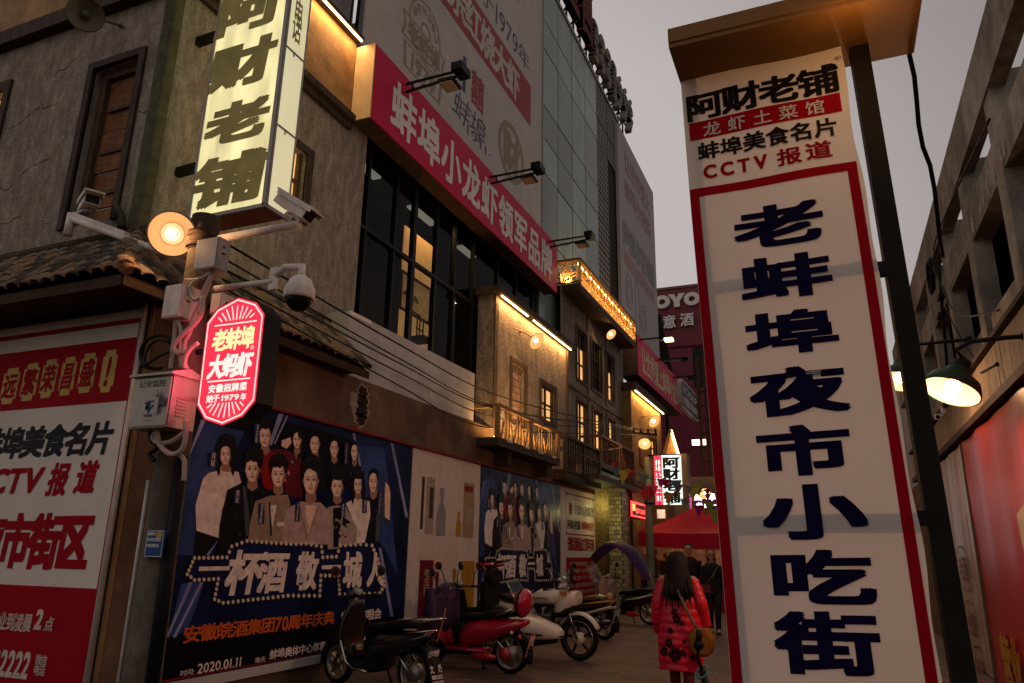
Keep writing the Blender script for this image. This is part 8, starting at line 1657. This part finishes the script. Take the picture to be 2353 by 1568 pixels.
# woman in the red quilted coat, seen from behind
Wp = PY(8.6).at(1562, 1450); 
quilt = M('red_quilted_nylon', (.56, .012, .035), .38, var=.18, scale=7, bump=.5, bscale=16, spec=.35)
t, k, hd, A = person('woman seen from behind in a long red quilted coat with black flower prints', (Wp.x, 8.6), math.radians(100), 1.60, female=True, stride=.14, armL=((-.05, .235, 1.12), (.0, .255, .90)), armR=((-.05, -.245, 1.12), (.04, -.29, .88)))
w = MB(); w.smooth = True; secs = []; N = 28; nz = 64
for i in range(nz + 1):
    z = (.38 + (1.43 - .38) * i / nz); f = (z - .38) / 1.05
    ry = .222 - .045 * f + (.025 * math.sin(f * 3.1)) if f < .75 else (.195 + .008 - .20 * (f - .75) / .25 * ((f - .75) / .25) ** .5); rx = .175 - .03 * f + .01 * math.sin(f * 6) if f < .8 else .145 - .08 * (f - .8) / .2
    pf = .013 * abs(math.sin((z + .02 * math.sin(z * 9)) * math.pi / .085)) ** .6
    secs.append([((rx + pf + .003 * math.sin(7 * a + z * 9)) * math.cos(a) + .01, (ry + pf + .003 * math.sin(5 * a + z * 11)) * math.sin(a), (z + .006 * math.sin(3 * a)) * k / .94) for a in [2 * math.pi * j / N for j in range(N)]])
w.loft(secs); P('coat', w, quilt, t)
def sleeve(name, a, b, c_, r0, r1, mat, t, quilted=True):
    w = MB(); w.smooth = True; pts = [a.lerp(b, i / 12) for i in range(13)] + [b.lerp(c_, i / 12) for i in range(1, 13)]; rs = [(r0 + (r1 - r0) * i / 24) + (.009 * abs(math.sin(i * math.pi / 3.2)) ** .6 if quilted else 0) for i in range(25)]; rs[0] = r0 * .8; w.tube(pts, rs, 14); return P(name, w, mat, t)
sleeve('sleeve', A[0][0] + Vector((0, -.02, .0)), A[0][1], A[0][2], .075, .055, quilt, t); sleeve('sleeve', A[2][0] + Vector((0, .02, 0)), A[2][1], A[2][2], .075, .055, quilt, t)
w = MB(); w.smooth = True; secs = []
for z, rx, ry, cx_ in ((1.70, .02, .02, -.01), (1.685, .07, .07, -.01), (1.64, .112, .10, -.012), (1.56, .125, .115, -.03), (1.48, .11, .12, -.05), (1.38, .09, .145, -.10), (1.28, .07, .155, -.13), (1.22, .05, .15, -.145), (1.18, .035, .12, -.155), (1.16, .02, .08, -.16)):
    secs.append([(cx_ * 1.0 + rx * math.cos(a) + .004 * math.sin(a * 9), ry * math.sin(a) * (1 + .05 * math.sin(a * 7 + z * 6)), z * k) for a in [2 * math.pi * j / 24 for j in range(24)]])
w.loft(secs); hr_ = P('hair', w, hairm, t)
for j in range(17):
    y = -.15 + .019 * j; w = MB(); w.tube([(-.135 - .01 * math.sin(j * 1.7), y * .75, 1.42 * k), (-.195 - .012 * math.sin(j * 2.3), y, 1.25 * k), (-.20, y * 1.15, (1.13 + .08 * math.sin(j * 2.1)) * k)], [.014, .016, .003], 6); w.build('hair_strand', hairm, hr_, world=False)
w = MB(); w.tube([(-.145, .06, 1.30), (-.19, .0, 1.18), (-.215, -.07, 1.02), (-.215, -.15, .86), (-.19, -.20, .78)], .016, 8); w.tube([(.1, .12, 1.25), (.0, .14, 1.33), (-.12, .09, 1.32)], .014, 6); P('bag_strap', w, M('khaki_strap', (.16, .13, .09), .8), t)
w = MB(); w.loft([[( -.18 + .05 * math.cos(a), -.22 + (r * math.sin(a)), z) for a in [2 * math.pi * j / 14 for j in range(14)]] for z, r in ((.82, .08), (.76, .13), (.66, .14), (.58, .11), (.54, .05))]); P('shoulder_bag', w, M('mustard_bag', (.20, .085, .015), .7, var=.25, scale=12, bump=.5, bscale=20), t)
for s, a in ((1, A[0]), (-1, A[2])): w = MB(); d_ = (a[3] - a[2]).normalized(); w.tube([a[2] - d_ * .03, a[2] + d_ * .02, a[3] + d_ * .03, a[3] + d_ * .07], [.034, .038, .045, .02], 12); g_ = P('mitten', w, M('red_mitten', (.40, .02, .015), .6), t); w = MB(); w.tube([a[2] - d_ * .02, a[2] + d_ * .0], .046, 12); w.build('cuff', M('gold_cuff', (.5, .25, .1), .6, var=.4, scale=60), g_, world=False)
fl = M('black_flower_print', (.02, .006, .01), .6)
def onback(y, z, r, nm='flower_print'):
    w = MB(); f = (z - .38) / 1.05; ry = .23; rx = .19 - .03 * f; x = -rx * math.sqrt(max(0, 1 - (y / ry) ** 2)) - .014; nrm = Vector((x / rx ** 2, y / ry ** 2, 0)).normalized()
    for j in range(5): a = j * 1.256 + z * 9; c = Vector((x, y + r * math.cos(a) * .9, z + r * math.sin(a))); w.ball(c, r * .6, 8, (.22, 1, 1.4))
    P(nm, w, fl, t)
for y, z, r in ((.05, .97, .022), (.03, .90, .03), (-.03, .86, .016), (.10, .78, .02), (.12, .66, .028), (.06, .55, .045), (-.02, .57, .02), (.17, .57, .03), (-.04, .68, .014), (-.12, .52, .02)): onback(y, z, r)
w = MB()
for s in (1, -1): w.tube([A[1 if s == 1 else 3][1] + Vector((0, 0, .05)), A[1 if s == 1 else 3][2] + Vector((0, 0, .03))], [.062, .05], 12)
P('trousers', w, M('dark_red_trousers', (.12, .02, .02), .8), t)
def shoes(t, A, mat, k):
    for a in (A[1], A[3]): w = MB(); an = a[2]; w.loft([[(an.x + x * k, an.y + yy * ry * k, max(.004, z * k + (an.z - .085 * k))) for yy, z in ((-1, .0), (1, .0), (1.05, hz * .5), (.7, hz), (-.7, hz), (-1.05, hz * .5))] for x, ry, hz in ((-.07, .03, .07), (-.04, .042, .12), (.03, .042, .10), (.10, .048, .065), (.18, .04, .045), (.21, .02, .03))]); P('shoe', w, mat, t)
shoes(t, A, M('black_shoe', (.015, .013, .012), .4), k)
# black handle with teal ring in front of her
Hq = PY(7.9)
T = thing('black_hand_pole', 'black jointed pole with a foam grip and teal ring beside the woman in red', 'pole', Hq.at(*zw(885, 1568)))
w = MB(); w.tube([Hq.at(*zw(810, 1060)), Hq.at(*zw(800, 1180))], .03, 14); w.build('foam_grip', blackp, T)
w = MB(); w.tube([Hq.at(*zw(800, 1170)), Hq.at(*zw(796, 1240))], [.042, .045], 14); w.tube([Hq.at(*zw(800, 1190)) + Vector((.0, 0, 0)), Hq.at(*zw(850, 1215))], .022, 8); w.build('joint', black, T)
w = MB(); w.tube([Hq.at(*zw(796, 1240)), Hq.at(*zw(800, 1340)), Hq.at(*zw(835, 1450))], .018, 10); w.tube([Hq.at(*zw(835, 1450)), Hq.at(*zw(900, 1700)), Hq.at(*zw(930, 2150))], .034, 10); w.build('stem', black, T)
w = MB(); c = Hq.at(*zw(838, 1468)); w.tube([c + Vector((.055 * math.cos(a), .03 * math.sin(a), .045 * math.sin(a) + .02 * math.cos(a))) for a in [2 * math.pi * i / 20 for i in range(21)]], .011, 8); w.build('ring', M('teal_rubber', (.06, .22, .22), .5, var=0), T)
# clothed passers-by
def clothes(t, k, hd, A, coat, trousers, coat_len=.78, hairlong=False, collar=None, female=False, bag=False):
    w = MB(); w.smooth = True; secs = []; N = 24; sw = (.20 if female else .225) * k
    for i in range(22):
        f = i / 21; z = (coat_len + (1.44 - coat_len) * f) * k; ry = (.185 + .03 * f - .012 * math.sin(f * 3.14)) * k if f < .82 else (.215 - .14 * ((f - .82) / .18) ** 1.4) * k; rx = (.135 + .01 * math.sin(f * 3)) * k if f < .85 else (.14 - .06 * (f - .85) / .15) * k
        secs.append([(rx * math.cos(a) + .004 * math.sin(a * 6 + z * 20), ry * math.sin(a) + .004 * math.sin(a * 5 + z * 17), z) for a in [2 * math.pi * j / N for j in range(N)]])
    w.loft(secs); P('jacket' if not female else 'coat', w, coat, t)
    for s, a in ((1, A[0]), (-1, A[2])): sleeve('sleeve', a[0] + Vector((0, -s * .015, 0)), a[1], a[2], .068 * k, .045 * k, coat, t, False)
    w = MB()
    for a in (A[1], A[3]): w.tube([a[0], a[0].lerp(a[1], .5), a[1], a[2] + Vector((0, 0, .02))], [.10 * k, .088 * k, .07 * k, .052 * k], 14)
    w.ball((0, 0, .9 * k), .14 * k, 14, (.85, 1.2, .9)); P('trousers', w, trousers, t)
    shoes(t, A, M('black_shoe', (1, 1, 1)), k)
    w = MB(); w.smooth = True
    if hairlong: rows_ = ((1.70, .02, .02, -.01), (1.685, .08, .075, -.01), (1.63, .10, .094, -.028), (1.56, .08, .098, -.055), (1.46, .05, .09, -.075), (1.38, .03, .07, -.08))
    else: rows_ = ((1.705, .03, .03, .0), (1.69, .085, .078, -.0), (1.645, .102, .092, -.012), (1.60, .085, .09, -.036), (1.54, .05, .072, -.06))
    w.loft([[(cx_ * k + rx * k * math.cos(a), ry * k * math.sin(a), z * k + .012 * k * math.cos(a)) for a in [2 * math.pi * j / 20 for j in range(20)]] for z, rx, ry, cx_ in rows_]); P('hair', w, hairm, t)
    if collar: w = MB(); w.smooth = True; w.loft([[((.09 + .01 * f) * k * math.cos(a) + .01, (.10 - .01 * f) * k * math.sin(a), (1.40 + .045 * f) * k) for a in [2 * math.pi * j / 18 for j in range(18)]] for f in (0, .5, 1)]); P('collar', w, collar, t)
    if bag:
        w = MB(); w.tube([(.13 * k, .12 * k, 1.35 * k), (.165 * k, 0, 1.15 * k), (.15 * k, -.16 * k, .98 * k)], .008, 6); b_ = P('bag_strap', w, M('chain_strap', (.2, .18, .15), .4, metal=.6), t); w = MB(); w.box((.10 * k, -.27 * k, .82 * k), (.18 * k, -.05 * k, .98 * k)); P('handbag', w, M('oxblood_leather', (.14, .03, .03), .4), t)
mp = PY(16.9).at(1583, 1300)
t, k, hd, A = person('man in a black jacket with red collar walking towards the camera behind the woman', (mp.x, 16.9), math.radians(-82), 1.80, stride=.1)
clothes(t, k, hd, A, M('black_jacket', (.02, .016, .018), .7), M('black_trousers', (.018, .018, .02), .8), collar=M('maroon_collar', (.12, .012, .015), .7))
wp = PY(16.8).at(1637, 1350)
t, k, hd, A = person('woman in black with glasses and an oxblood handbag beside the white banner edge', (wp.x, 16.8), math.radians(-80), 1.68, stride=.1, female=True)
clothes(t, k, hd, A, M('black_coat', (.016, .017, .019), .75), M('dark_trousers', (.02, .022, .024), .8), hairlong=True, collar=M('brown_knit', (.13, .07, .055), .9), female=True, bag=True)
w = MB()
for s in (1, -1): c = hd + Vector((.098, s * .032, .004)) * k; w.tube([c + Vector((.0, .024 * math.cos(a), .018 * math.sin(a))) for a in [2 * math.pi * i / 12 for i in range(13)]], .0025, 4)
P('glasses', w, black, t)
for i, (px, yy, lb, colr, hh) in enumerate(((1466, 24.3, 'dim figure in dark clothes seen through the tent film at the left end', (.05, .04, .04), 1.66), (1508, 24.5, 'dim figure in brown seen through the tent film just right of the slim pole', (.10, .05, .04), 1.7), (1533, 24.9, 'dim figure leaning over the stall behind the woman in red', (.03, .03, .03), 1.6))):
    p = PY(yy).at(px, 1350); t, k, hd, A = person(lb, (p.x, yy), math.radians(-90 + 25 * (i - 1)), hh, stride=.04, female=i == 0); clothes(t, k, hd, A, M('vendor_cloth_%d' % i, colr, .8), M('dark_trousers', (1, 1, 1)), female=i == 0, hairlong=i == 0)
